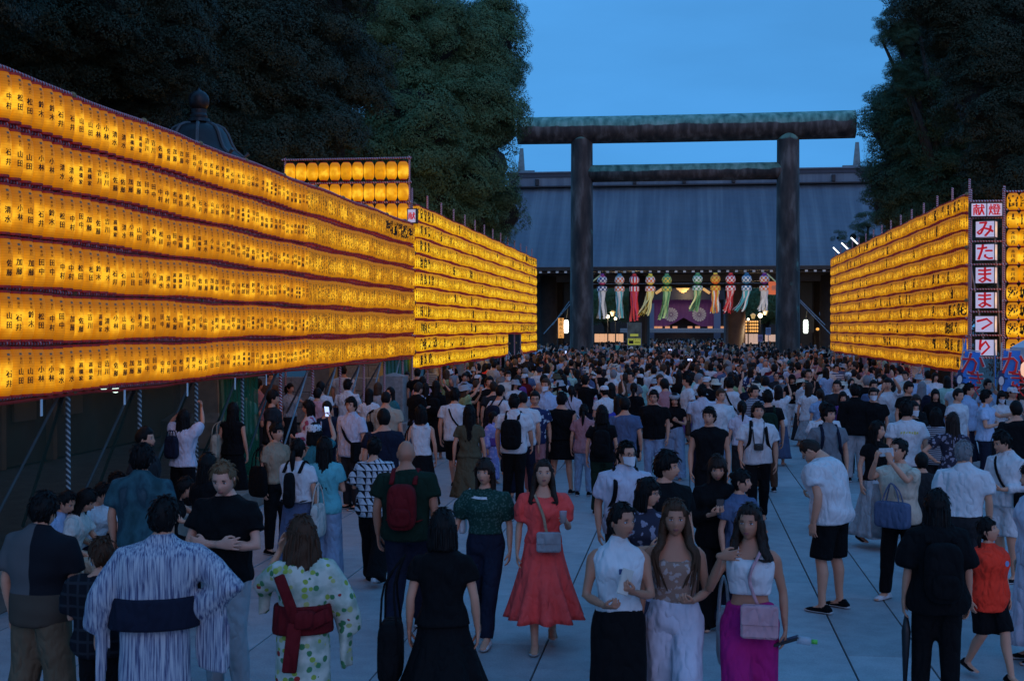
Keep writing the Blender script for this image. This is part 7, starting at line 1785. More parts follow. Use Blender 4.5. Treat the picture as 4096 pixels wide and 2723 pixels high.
P = F(D(g='m', top=('shirt', 'white'), bottom=('trousers', 'char'), al='down', ar='down', legs='relaxed', hair='grey_short', hc='grey', seed=39, wide=1.08, hy=-10, hem=.93), 4, 1785, 975, 1.66, 168, 'grey haired man in short sleeved white shirt and dark trousers seen from behind')
P = F(D(g='f', top=('big', 'black'), bottom=('slim', 'black'), al='down', ar='down', legs='relaxed', hair='long', hair_len=.44, seed=40, loose=.01), 8, 1430, 125, 1.62, 182, 'woman in baggy black t-shirt and black trousers with long black hair from behind')
backpack(P, 'black', 'flat black backpack on the woman with long black hair', .28, .44)
b = MB(); q = hand_pt(P, 1); b.tube([q+(0, 0, -.02), q+(.0, 0, -.14), q+(.01, 0, -.62)], [(.014, .014), (.035, .035), (.010, .010)], 10); carried('folded_umbrella', b, [M['black']], P[0], 'folded black umbrella hanging from the hand of the long haired woman in black', 'umbrella', True)
P = F(D(g='f', top=('tee', 'red'), bottom=('shorts', 'black'), al='down', ar='down', legs='walk', hair='braids', seed=41, hy=35, hp=-16, hs=1.10, hem=.74, loose=.03), 8, 1870, 370, 1.27, 25, 'little girl in bright red football shirt and black shorts turning her face away', dy=.2)
b = MB(); b.lathe([(.030, 0), (.030, .008)], n=14)
o = b.obj('shirt_badge', mat('pale blue badge', (.2, .28, .5), .6), P[0], (.095, -.168, 1.24)); o.rotation_euler = (math.pi/2, 0, .25)
P = F(D(g='m', top=('long', 'white'), bottom=('shorts', 'white'), al='phone_low', ar='phone_low', legs='relaxed', hair='short', seed=42, hy=-25, hp=18), 4, 2150, 885, 1.66, -50, 'young man in white top with a dark strap looking down near the picture edge')
cross_strap(P, 'black', 'dark cross strap bag of the young man looking down', side=1)
P = person(D(g='f', top=('tee', 'lilac'), bottom=('long_skirt', 'lilac'), al='down', ar='down', legs='stand', hair='bob', seed=43), *at_depth(4140, 10.9), 1.66, -80, 0, 'person in lilac t-shirt cut off by the picture edge above the little girl')
P = F(D(g='m', top=('polo', 'grey'), bottom=('trousers', 'navy'), al='down', ar='down', legs='walk', hair='messy', seed=44, hy=28, hp=-4), 4, 655, 680, 1.72, 8, 'man in grey polo shirt with backpack straps looking to one side')
backpack(P, 'navy', 'dark blue backpack worn by the man in grey polo', .28, .42)
P = F(D(g='m', top=('tee', 'white'), bottom=('trousers', 'char'), legs='stand', hair='short', seed=45, wide=1.06), 4, 1312, 640, 1.76, 186, 'man in white t-shirt with yellow lettering across the back')
v, f = text_row('SUMMER', .042); v2 = np.stack([-v[:, 0], .155+0*v[:, 0]-1.2*v[:, 0]**2, v[:, 1]+1.27], 1); obj('back_print', mesh_from('back_print', v2, [t[::-1] for t in f], [mat('yellow shirt print', (.50, .48, .12), .7)]), P[0]) if False else None
b = MB()
for i in range(7): b.box((-.105+.035*i, .150-1.2*(-.105+.035*i)**2, 1.27), (.024, .004, .026+.012*(i % 2)))
b.obj('back_print', mat('yellow shirt print', (.50, .48, .12), .7), P[0])
P = F(D(g='m', top=('jacket', 'black'), bottom=('trousers', 'lgrey'), legs='stand', hair='short', seed=46, wide=1.12), 4, 880, 500, 1.76, 184, 'broad man in black jacket and pale trousers seen from behind')
P = F(D(g='f', top=('tee', 'floral_dark'), bottom=('long_skirt', 'navy'), al='akimbo', ar='down', legs='stand', hair='long', hair_len=.34, hc='dark', seed=47), 4, 1700, 740, 1.62, 176, 'woman with long dark hair in small flowered blouse seen from behind, hand on hip')
P = F(D(g='f', top=('stripe' and 'tee', 'fstripe'), bottom=('trousers', 'char'), legs='stand', hair='bob', seed=48, hy=20), 4, 1560, 700, 1.60, 150, 'woman in fine striped top with dark backpack strap beside the flowered blouse')
P = F(D(g='f', top=('tight', 'black'), bottom=('long_skirt', 'lgrey'), legs='walk', hair='long', hair_len=.22, fringe=0, seed=49, hy=40, al='down', ar='down'), 4, 1055, 810, 1.60, 25, 'woman in tight black t-shirt with dark hair looking over her shoulder')
P = F(D(g='m', top=('polo', 'sky'), bottom=('jeans', 'navy'), al='reach', ar='crossed', legs='stand', hair='short', seed=50, hy=10), 4, 1970, 548, 1.72, 70, 'man in sky blue polo shirt reaching out an arm')
P = F(D(g='m', top=('shirt', 'lblue'), bottom=('trousers', 'navy'), legs='stand', hair='short', seed=51), 4, 1865, 500, 1.72, 60, 'man in pale blue shirt next to the man in sky blue polo', dy=.4)
P = F(D(g='m', top=('tee', 'white'), bottom=('trousers', 'black'), al='down', ar='photo_high', legs='stand', hair='short', seed=51, hp=-8), 3, 175, 260, 1.70, 186, 'man in white t-shirt holding a phone high near the lantern wall corner', lod=1)

# ---- figures of the middle ground: shapes shared, colours and labels their own
A = {
 'mt': D(g='m', top=('tee',), bottom=('trousers',), hair='short', legs='stand', seed=60), 'mts': D(g='m', top=('tee',), bottom=('shorts',), hair='short', legs='walk', seed=61),
 'ms': D(g='m', top=('shirt',), bottom=('trousers',), hair='short', legs='relaxed', seed=62, al='down', ar='fwd'), 'mp': D(g='m', top=('tee',), bottom=('trousers',), hair='messy', al='photo_high', ar='photo', legs='stand', seed=63, hp=-10),
 'md': D(g='m', top=('polo',), bottom=('trousers',), hair='short', al='phone', ar='down', hp=16, legs='stand', seed=64), 'mb': D(g='m', top=('tee',), bottom=('trousers',), hair='crew', wide=1.14, legs='wide', seed=65),
 'mear': D(g='m', top=('tee',), bottom=('trousers',), hair='short', al='ear', legs='stand', seed=66), 'mh': D(g='m', top=('shirt',), bottom=('trousers',), hair='short', legs='stand', seed=67, hy=25),
 'ws': D(g='f', top=('tee',), bottom=('skirt',), hair='long', legs='stand', seed=70), 'wj': D(g='f', top=('tee',), bottom=('slim',), hair='ponytail', legs='relaxed', seed=71, hem=.92),
 'wb': D(g='f', top=('blouse',), bottom=('wide',), hair='bob', legs='walk', seed=72), 'wd': D(g='f', top=('dress',), bottom=('dress',), hair='long', hair_len=.30, legs='stand', seed=73),
 'wt': D(g='f', top=('tank',), bottom=('long_skirt',), hair='bob', legs='walk2', seed=74), 'wp': D(g='f', top=('tee',), bottom=('long_skirt',), hair='long', hair_len=.24, al='photo', ar='photo_high', legs='stand', seed=75, hp=-8),
 'wph': D(g='f', top=('tight',), bottom=('wide',), hair='half', al='phone', ar='phone_low', legs='stand', seed=76, hp=16), 'wsl': D(g='f', top=('sleeveless_dress',), bottom=('mini',), hair='bob', legs='relaxed', seed=77, al='phone_low'),
 'wbun': D(g='f', top=('tee',), bottom=('trousers',), hair='bun', legs='walk', seed=78, fringe=0), 'wl': D(g='f', top=('long',), bottom=('long_skirt',), hair='long', hair_len=.40, legs='stand', seed=79),
 'yk': D(g='f', top=('yukata',), bottom=('yukata',), hair='bun', obi='red', legs='stand', al='phone_low', seed=80), 'ch': D(g='f', top=('tee',), bottom=('shorts',), hair='short', hs=1.1, legs='stand', seed=81),
 'sp': D(g='f', top=('puff',), bottom=('wide',), hair='wavy', legs='walk', seed=82, al='strap'),
}
def Mf(a, r, x, y, face, topc, botc, label, H=None, hc='black', lod=1, **k):
    sp = dict(A[a]); sp['top'] = (sp['top'][0], topc); sp['bottom'] = (sp['bottom'][0], botc); sp['hc'] = hc; sp.update(k)
    return F(sp, r, x, y, H or (1.72 if sp['g'] == 'm' else 1.60), face, label, lod)
# by the left wall and pillar (region 2)
P = Mf('mh', 2, 905, 428, -35, 'lilac', 'char', 'man in pale lilac short sleeved shirt with black cross bag turned half away', 1.72, wide=1.12, lod=0)
cross_strap(P, 'black', 'black cross bag of the man in pale lilac short sleeved shirt', side=1, size=(.30, .08, .30), zbag=.88, wdt=.02)
Mf('mt', 2, 1200, 535, 190, 'navy', 'char', 'man in navy shirt seen from behind below the stone pillar', wide=1.05)
P = Mf('mb', 2, 1217, 375, 178, 'beige', 'char', 'man in beige t-shirt with black shoulder bag before the stone pillar', 1.74)
tote(P, 'black', 'black shoulder bag of the man in beige t-shirt', at=(.24, .10, 1.05), w=.26, h=.34)
P = Mf('wt', 2, 1530, 505, 186, 'white', 'black', 'woman in white tank top and long black skirt from behind', 1.62, lod=0)
tote(P, 'black', 'small black shoulder bag of the woman in white tank top', at=(.22, .02, 1.0), w=.20, h=.20, d=.07)
P = Mf('mts', 2, 1835, 348, 178, 'white', 'black', 'man in white t-shirt with cross strap, black shorts and orange soled shoes', 1.74, lod=0, show_shoes=1)
cross_strap(P, 'black', 'thin cross strap bag on the man in white t-shirt and black shorts', side=-1, size=(.18, .06, .14))
Mf('wl', 2, 1965, 500, 184, 'olive', 'olive', 'woman with very long dark hair in plain olive dress', 1.64, lod=0, top=('dress', 'olive'), bottom=('dress', 'olive'))
P = Mf('wl', 2, 1665, 278, 180, 'black', 'black', 'woman with very long hair in ankle-length black dress', 1.66)
backpack(P, 'black', 'soft black bag on the back of the ankle-length black dress woman', .26, .36)
Mf('mear', 2, 2150, 240, 0, 'black', 'char', 'man in black t-shirt talking on a phone at his ear', 1.74)
P = Mf('sp', 2, 1545, 240, 182, 'pink', 'black', 'woman in sheer pale pink ruffled blouse', 1.60)
tote(P, 'white', 'small white handbag of the woman in ruffled blouse', at=(-.22, .04, 1.0), w=.22, h=.22, d=.08)
Mf('mt', 2, 1500, 168, 176, 'black', 'black', 'man in plain black t-shirt behind the ruffled blouse')
P = Mf('ms', 2, 872, 268, 172, 'white', 'navy', 'man in white shirt with striped bag strap over one shoulder', 1.72, lod=0)
tote(P, 'navy', 'navy shoulder bag with striped strap near the grey wall', at=(.24, .02, .98), w=.34, h=.30)
Mf('mb', 2, 838, 150, 184, 'white', 'ldenim', 'tall man in white t-shirt and pale jeans standing by the grey wall', 1.80)
Mf('mt', 2, 632, 287, 178, 'white', 'char', 'man with bushy hair in white t-shirt before the stone pier', 1.70)
Mf('mts', 2, 603, 345, 172, 'pink', 'navy', 'boy in pale pinkish t-shirt behind the yukata woman', 1.62)
Mf('yk', 2, 530, 455, -70, 'yukata_pink', 'yukata_pink', 'woman with black bob in white and rose flowered yukata', 1.60, hair='fringe_bob', obi='lilac', lod=0)
Mf('mt', 2, 692, 463, -120, 'navy', 'navy', 'boy in navy shirt looking down beside the rose flowered yukata', 1.55)
Mf('wl', 2, 1065, 350, 182, 'white', 'ldenim', 'woman with long black hair in white t-shirt below the grey wall', 1.60, top=('tee', 'white'))
P = Mf('wj', 2, 232, 655, 60, 'tan', 'black', 'woman in tan vest with black tote looking aside near the green net', 1.62, lod=0, hair='bun')
tote(P, 'black', 'black tote bag of the woman in tan vest', at=(-.25, .06, .95), w=.34, h=.40)
Mf('wj', 2, 355, 298, 60, 'lgrey', 'char', 'woman with ponytail in pale grey top stretching an arm by a striped post', 1.60, al='reach')
Mf('mt', 2, 200, 370, 100, 'char', 'black', 'man in charcoal shirt with bushy hair by the green net', 1.72, hair='messy')
Mf('ch', 2, 2175, 560, 60, 'yukata_pur', 'yukata_pur', 'small girl in purple flowered yukata with a purple hair flower', 1.28, top=('yukata', 'yukata_pur'), bottom=('yukata', 'yukata_pur'), obi='purple', hair='bob')
Mf('mh', 2, 70, 265, 120, 'rose', 'char', 'man in dusty pink shirt glimpsed beside the green net', 1.70)
Mf('mt', 2, 170, 200, 60, 'brown', 'black', 'man in dark brown shirt in the shade under the lantern wall', 1.76)
Mf('mb', 2, 1640, 28, 182, 'white', 'char', 'close-cropped man in white t-shirt facing the yellow lanterns', 1.80)
Mf('ms', 2, 1895, 28, 178, 'lblue', 'navy', 'man in pale blue t-shirt standing tall before the yellow lanterns', 1.76)
P = Mf('mts', 2, 2090, 40, 196, 'white', 'denim', 'man in white t-shirt with thin cross strap before the yellow lanterns', 1.72)
tote(P, 'sky', 'pale blue bag carried before the yellow lanterns', at=(-.25, .05, .95), w=.28, h=.34)
Mf('mt', 2, 1965, 22, 60, 'olive', 'char', 'man in green patterned shirt between the two men in pale shirts', 1.74)
Mf('mp', 2, 1475, 70, 175, 'lilac', 'black', 'man in pale lilac shirt photographing at the corner of the yellow lantern wall', 1.70)
Mf('md', 2, 2135, 120, 176, 'red', 'black', 'man in orange red shirt with small pack before the phone caller', 1.68)
Mf('wj', 2, 1620, 132, 178, 'stripe', 'black', 'woman in black and white striped top under the white t-shirt man', 1.58, hc='grey', hair='bob')
Mf('ws', 2, 1805, 92, 186, 'black', 'char', 'blond haired woman in dark top before the yellow lanterns', 1.64, hc='blond')
Mf('wph', 2, 1785, 160, 10, 'grey', 'black', 'woman in white bucket hat looking at her phone', 1.60, hat=('bucket', 'white'))
Mf('wph', 2, 1955, 190, -20, 'black', 'black', 'woman in black looking down at her phone beside the bucket hat woman', 1.62)
Mf('wj', 2, 1405, 195, 20, 'fstripe', 'black', 'woman in striped t-shirt carrying a small round fan by the stone pillar', 1.62)
P = Mf('mt', 2, 2240, 320, 150, 'white', 'navy', 'man in white shirt half hidden behind the phone caller', 1.70)
backpack(P, 'navy', 'navy backpack half hidden behind the phone caller', .28, .42)
# region 3
P = Mf('ms', 3, 125, 628, 176, 'white', 'black', 'man in pale shirt with large black backpack walking to the gate', 1.74, lod=0, wide=1.06)
backpack(P, 'black', 'large square black backpack on the man in pale shirt', .32, .46)
Mf('mb', 3, 205, 600, 182, 'white', 'navy', 'man in plain white t-shirt beside the man with the large backpack', 1.74)
Mf('mt', 3, 312, 600, 10, 'navy_leaf', 'rose', 'man in sunglasses and navy leaf print shirt facing the camera', 1.72, glasses=1)
Mf('mb', 3, 352, 515, 178, 'palm', 'char', 'bald older man in pale blue palm print shirt', 1.70, hair='bald', skin=1)
Mf('mb', 3, 552, 608, 170, 'black', 'black', 'person with cropped hair in sleeveless black dress holding something', 1.70, lod=0, top=('sleeveless_dress', 'black'), bottom=('mini', 'black'), al='phone_low', hair='short')
P = Mf('wj', 3, 642, 545, 186, 'lilac', 'denim', 'woman in white t-shirt with thin black cross strap and jeans', 1.60)
cross_strap(P, 'black', 'thin black cross strap bag on the woman in jeans', side=-1, wdt=.008)
Mf('wj', 3, 752, 712, 178, 'rose', 'ldenim', 'woman in dusty rose tunic, pale jeans and sandals', 1.52, hem=.78, lod=0, hair='low_pony')
P = Mf('mt', 3, 915, 728, 182, 'black', 'dgreen', 'person with bushy black bob all in black with a backpack', 1.62, hair='bob', g='f', lod=0)
backpack(P, 'black', 'soft black backpack on the person with bushy bob', .27, .42)
Mf('wl', 3, 1062, 638, 184, 'cobalt', 'cobalt', 'woman with long dark hair in bright cobalt blue top', 1.62, top=('tight', 'cobalt'))
Mf('mt', 3, 1120, 650, 176, 'denim', 'char', 'man in blue grey t-shirt beside the cobalt blue top', 1.70)
Mf('mt', 3, 1200, 520, 178, 'black', 'black', 'woman in black with high bun and chain strap holding a phone', 1.64, g='f', hair='low_pony')
P = Mf('mt', 3, 1378, 588, -6, 'black', 'jeans' if False else 'ldenim', 'man in black polo and pale jeans with a camera bag in front', 1.68, wide=1.1, lod=0, glasses=1)
Mf('wph', 3, 1568, 608, -4, 'black', 'ldenim', 'woman in beret, black printed t-shirt and pale wide jeans with phone', 1.60, lod=0, hat=('beret', 'lgrey'))
Mf('mts', 3, 1685, 458, -75, 'white', 'purple', 'young man in white t-shirt and purple shorts in profile', 1.76, lod=0)
P = Mf('ms', 3, 1812, 540, 178, 'lilac', 'navy', 'man in pale dress shirt with brown shoulder strap from behind', 1.74, lod=0)
tote(P, 'brown', 'brown shoulder bag of the man in pale dress shirt', at=(.25, .0, .92), w=.36, h=.28)
P = Mf('mt', 3, 2062, 478, 182, 'white', 'grey', 'man in oversized white t-shirt with diagonal black strap and grey trousers', 1.74, lod=0)
cross_strap(P, 'black', 'diagonal black strap bag on the man in oversized white t-shirt', side=-1, size=(.20, .07, .16), wdt=.018)
Mf('wj', 3, 2172, 680, 186, 'lilac', 'char', 'woman with ponytail in pale sleeveless blouse from behind', 1.60)
Mf('wbun', 3, 1420, 455, 4, 'white', 'lgrey', 'woman with brown shoulder hair in white top facing the camera', 1.60, hair='half', hc='brown')
P = Mf('mt', 3, 1040, 308, 178, 'lgrey', 'char', 'young man in grey t-shirt with thin cross strap', 1.70)
cross_strap(P, 'black', 'thin black cross strap bag on the young man in grey t-shirt', side=-1)
Mf('mt', 3, 1152, 385, 182, 'white', 'char', 'man in loose white t-shirt seen from behind the beret woman', 1.72)
P = Mf('wb', 3, 1268, 385, 200, 'white', 'white', 'woman with short hair in white blouse with teal bag', 1.60)
tote(P, 'teal', 'teal handbag of the woman in white blouse', at=(-.20, .02, .95), w=.24, h=.20, d=.08)
Mf('md', 3, 790, 400, 130, 'blue', 'char', 'man in straw hat and blue shirt', 1.72, hat=('straw', 'cream'))
Mf('mt', 3, 888, 378, 178, 'black', 'olive', 'man in black t-shirt with white print beside the straw hat', 1.72)
Mf('mb', 3, 352, 372, 182, 'white', 'char', 'man in dark bucket hat and white t-shirt with thin strap', 1.68, hat=('bucket', 'navy'))
Mf('wl', 3, 452, 345, 178, 'lgrey', 'ldenim', 'woman with long blond hair in grey top', 1.64, hc='blond')
Mf('wj', 3, 250, 355, 184, 'beige', 'char', 'woman with dark hair in beige top beside the blond woman', 1.60)
Mf('ws', 3, 1322, 348, 178, 'yellow', 'char', 'woman with long dark hair in mustard yellow top', 1.60)
Mf('mt', 3, 1182, 248, 182, 'white', 'char', 'man in white bucket hat near the middle of the crowd', 1.70, hat=('bucket', 'white'))
Mf('wl', 3, 1500, 365, 182, 'lblue', 'char', 'woman with thick long black hair beside the mustard top', 1.62)
Mf('mt', 3, 1622, 350, 176, 'black', 'char', 'man in black t-shirt before the raised phones', 1.68)
P = Mf('mp', 3, 1735, 350, 180, 'black', 'black', 'man in black t-shirt holding a phone high with both hands', 1.70)
phone(P, 1, 'phone with lit screen held high in the middle of the crowd', True, up=(1, 0, .1))
Mf('wb', 3, 1888, 340, 184, 'white', 'white', 'woman with short hair in white sleeveless blouse by the straw hat', 1.62)
Mf('wb', 3, 1930, 480, 186, 'lime', 'white', 'woman in wide straw sun hat and pale green top', 1.62, hat=('sun', 'cream'))
Mf('mb', 3, 1812, 188, 176, 'denim', 'char', 'large man in slate blue shirt towering over the crowd', 1.84)
P = Mf('mt', 3, 1672, 262, 184, 'white', 'char', 'person in white cap and white t-shirt with dark straps', 1.66, hat=('cap', 'white'))
backpack(P, 'black', 'small black backpack under the white cap', .24, .34)
P = Mf('mp', 3, 1550, 250, 182, 'lblue', 'navy', 'man in pale blue shirt photographing over the heads', 1.74)
phone(P, 1, 'phone with bright blue screen above the man in pale blue shirt', True, up=(1, 0, .1))
Mf('wl', 3, 2112, 240, 178, 'olive', 'char', 'woman with long light brown hair deep in the crowd', 1.64, hc='light')
Mf('mt', 3, 2020, 232, 182, 'navy', 'char', 'man in navy t-shirt beside the light brown haired woman', 1.76)
Mf('wj', 3, 2168, 330, 8, 'char', 'char', 'woman in dark sleeveless top with curly hair facing the camera', 1.62, hair='wavy', hc='dark')
Mf('wb', 3, 2245, 390, 184, 'navy_leaf', 'char', 'woman in white and navy leaf blouse', 1.60)
Mf('mh', 3, 2275, 545, 4, 'fstripe', 'char', 'man with moustache in black and white striped t-shirt facing the camera', 1.72)
Mf('mp', 3, 600, 385, 176, 'mint', 'char', 'man in mint t-shirt with an arm raised to photograph', 1.68)
Mf('mt', 3, 700, 250, 182, 'white', 'char', 'person with wavy hair in white t-shirt near the gate side', 1.70, hair='messy')
P = Mf('wp', 3, 575, 275, 184, 'mint', 'char', 'woman in grey green top holding up a small lit phone', 1.62)
phone(P, -1, 'small phone with blue screen held up near the near bronze pillar', True)
Mf('ms', 3, 860, 305, 120, 'navy', 'char', 'grey haired man in dark shirt turned to the side', 1.70, hc='grey')
Mf('mt', 3, 160, 450, 184, 'purple', 'char', 'person with long wavy hair in lilac top below the yellow lanterns', 1.62, g='f', hair='wavy', hc='dark')
Mf('mt', 3, 70, 415, 20, 'offwhite', 'char', 'masked man in cream shirt holding a phone at arm height', 1.72, mask=1)
Mf('mt', 3, 505, 430, 186, 'black', 'char', 'man in dark bucket hat and black shirt raising a fist', 1.70, hat=('bucket', 'olive'), al='photo_high')
Mf('wph', 3, 690, 400, 184, 'char', 'black', 'woman in dark clothes with short hair beside the bucket hat man', 1.60)
Mf('wsl', 3, 930, 265, 178, 'grey', 'char', 'woman in sleeveless grey dress before the straw hat man', 1.64)
Mf('mt', 3, 1020, 215, 4, 'white', 'char', 'man in white t-shirt with dark pack straps facing the camera', 1.74)
# region 4
Mf('wph', 4, 352, 412, 4, 'black', 'white', 'woman in black top and white trousers walking towards the camera', 1.62, lod=0, bottom=('slim', 'white'))
Mf('mt', 4, 490, 370, 2, 'black', 'black', 'tall man all in black beside the woman in white trousers', 1.76)
P = Mf('mt', 4, 150, 550, 184, 'black', 'brown', 'man in black t-shirt with dark green backpack slung on', 1.72, lod=0)
backpack(P, 'dgreen', 'dark green backpack in the right part of the crowd', .28, .44)
P = Mf('ms', 4, 130, 432, 178, 'white', 'char', 'man in crisp white shirt with short hair seen from behind', 1.72)
cross_strap(P, 'black', 'narrow black strap bag on the man in crisp white shirt', side=-1)
Mf('ms', 4, 350, 312, 176, 'lilac', 'char', 'man in pale business shirt behind the two masked women', 1.70)
Mf('mt', 4, 720, 330, 20, 'stripe', 'navy', 'young man in bold striped long sleeve shirt', 1.70, top=('long', 'stripe'))
Mf('wb', 4, 820, 405, 182, 'white', 'char', 'woman with short bob in white top with straps', 1.58)
Mf('mt', 4, 1272, 290, 178, 'wine', 'char', 'person with tied hair in deep red shirt near the lantern wall', 1.66)
Mf('wl', 4, 1190, 470, 182, 'purple', 'purple', 'woman with long straight hair in violet top', 1.60)
Mf('mt', 4, 1325, 478, 30, 'black', 'char', 'young man with wavy hair in black looking up', 1.74, hair='messy')
Mf('mt', 4, 1030, 528, 2, 'black', 'char', 'man in glasses and white mask with black shirt', 1.70, mask=1, glasses=1, wide=1.08)
Mf('wbun', 4, 1550, 540, 2, 'black', 'char', 'woman with dark fringe in black top facing the camera', 1.60, hair='half', fringe=1)
Mf('mt', 4, 1740, 535, 40, 'white', 'char', 'young man in white shirt looking towards the banners', 1.70)
Mf('wb', 4, 1550, 400, 10, 'stripe', 'navy', 'woman in white sailor collar blouse under the lantern wall', 1.62, top=('blouse', 'white'))
Mf('mt', 4, 1568, 215, 176, 'olive', 'char', 'tall man in green patterned shirt against the glowing wall', 1.80)
Mf('ms', 4, 1745, 242, 200, 'lblue', 'char', 'man in pale blue shirt next to the leaning banner', 1.74)
Mf('mb', 4, 1392, 260, 182, 'white', 'char', 'man in white t-shirt before the glowing wall', 1.68)
Mf('ws', 4, 1105, 245, 184, 'mint', 'char', 'woman with long dark hair in mint top before the glowing wall', 1.62)
Mf('wph', 4, 2100, 548, 4, 'white', 'char', 'masked woman with long hair beside the white cap', 1.60, mask=1, hair='long')
Mf('mt', 4, 2192, 518, 30, 'lgrey', 'char', 'person in white cap by the picture edge', 1.66, hat=('cap', 'white'))
Mf('mt', 4, 1365, 640, 20, 'black', 'char', 'masked person in black carrying a red fan', 1.68, mask=1)
Mf('wb', 4, 775, 560, 6, 'purple', 'char', 'woman with rounded bob in violet top smiling', 1.58)
Mf('wj', 4, 590, 535, 200, 'lblue', 'char', 'woman with brown ponytail in pale blue shirt', 1.60, hc='dark')
Mf('mt', 4, 625, 650, 176, 'white', 'lgrey', 'person in white t-shirt carrying a white bag behind the grey polo', 1.64)
Mf('mt', 4, 730, 465, -20, 'char', 'char', 'man in charcoal with short hair behind the woman in violet', 1.72)
Mf('wph', 4, 1130, 470, 10, 'white', 'char', 'woman in white blouse hidden behind the long straight hair', 1.62)
Mf('wj', 4, 480, 245, 0, 'black', 'black', 'masked woman in black dress among the facing crowd', 1.62, mask=1)
Mf('wj', 4, 385, 285, 0, 'char', 'black', 'masked woman in charcoal top beside the masked woman in black', 1.60, mask=1, hair='bob')
Mf('wj', 4, 265, 240, 4, 'lblue', 'char', 'masked woman in pale blue top facing the camera', 1.60, mask=1, hair='half')
Mf('md', 4, 225, 240, 6, 'white', 'char', 'masked man in white shirt with round fan', 1.68, mask=1)
Mf('ms', 4, 98, 268, 4, 'lblue', 'char', 'white haired man in pale blue shirt facing the camera', 1.70, hc='white')
Mf('wj', 4, 35, 280, 6, 'grey', 'char', 'fair haired woman facing the camera beside the white haired man', 1.64, hc='light', hair='half')
Mf('ms', 4, 22, 515, 6, 'fstripe', 'char', 'older man in dark striped shirt facing the camera', 1.70)
Mf('wbun', 4, 220, 395, 2, 'char', 'char', 'woman in glasses and dark top beside the woman in white trousers', 1.60, glasses=1)
Mf('mt', 4, 1870, 830, 182, 'char', 'black', 'dark haired man in shadow behind the grey haired man', 1.66) if False else None
Mf('mt', 4, 2230, 640, 182, 'black', 'black', 'man in black with short hair by the picture edge', 1.72)
Mf('mts', 4, 1440, 1075, 186, 'char', 'char', 'child with dark hair half hidden behind the woman in cream top', 1.40)

# ---- the rest of the 300 people one can pick out, then the far crowd
rc = random.Random(11)
TOPC = [('white', 'white'), ('white', 'white'), ('white', 'white'), ('offwhite', 'cream white'), ('black', 'black'), ('black', 'black'), ('char', 'charcoal'), ('navy', 'navy'), ('lgrey', 'light grey'), ('grey', 'grey'), ('lblue', 'pale blue'), ('denim', 'slate blue'),
        ('white', 'white'), ('beige', 'beige'), ('black', 'black'), ('rose', 'dusty rose'), ('teal', 'teal'), ('sky', 'sky blue'), ('black', 'black'), ('fstripe', 'striped'), ('lime', 'light green'), ('wine', 'wine red'), ('white', 'white'), ('mint', 'mint')]
KEYS = ['mt', 'mt', 'mts', 'ms', 'mp', 'md', 'mb', 'mh', 'ws', 'ws', 'wj', 'wj', 'wb', 'wd', 'wt', 'wp', 'wph', 'wsl', 'wbun', 'wl', 'mear', 'sp', 'yk']
GARM = {'mt': 't-shirt', 'mts': 't-shirt and shorts', 'ms': 'shirt', 'mp': 't-shirt raising a phone', 'md': 'polo shirt looking down', 'mb': 't-shirt, broad shouldered', 'mh': 'shirt, head turned', 'ws': 'top and skirt', 'wj': 'top with ponytail', 'wb': 'blouse with short bob',
        'wd': 'dress', 'wt': 'tank top and long skirt', 'wp': 'top taking a photo', 'wph': 'top reading a phone', 'wsl': 'sleeveless dress', 'wbun': 'top with hair bun', 'wl': 'long sleeved top with long hair', 'mear': 't-shirt on the phone', 'sp': 'blouse with wavy hair', 'yk': 'yukata'}
HATS = [(None, '')]*9+[(('cap', 'white'), 'white cap'), (('bucket', 'lgrey'), 'grey bucket hat'), (('straw', 'cream'), 'straw hat')]
def zone(X, Y):
    xs = src_x(X, Y)
    if Y < 34: return 'near the far end of the amber wall' if X < -4 else ('by the blue banners' if X > 4 else 'in the open middle of the avenue')
    if X < -4.5: return 'along the yellow lantern wall'
    if X > 4.2: return 'along the wall beside the letter tower'
    return 'below the near bronze pillar' if xs < 2480 else ('below the far bronze pillar' if xs > 3000 else 'under the paper streamers')
n_people = len([o for o in scene.objects if o.name.split('.')[0] == 'person'])
cand = []; tries = 0
def free(X, Y, dmin):
    for a, b_ in taken[-5000:]:
        if abs(a-X) < dmin and abs(b_-Y) < dmin and (a-X)**2+(b_-Y)**2 < dmin*dmin: return False
    return True
pend = []
while len(pend) < 300-n_people and tries < 60000:
    tries += 1; Y = 23.5+18.5*(len(pend)/(300-n_people))**0.8+rc.uniform(-.6, .6); X = rc.uniform(-6.9, 6.5)
    if Y < 28 and rc.random() < .4 and -1.5 < X < 3: continue
    if free(X, Y, .85 if Y < 29 else .66): taken.append((X, Y)); pend.append((X, Y))
fill = []
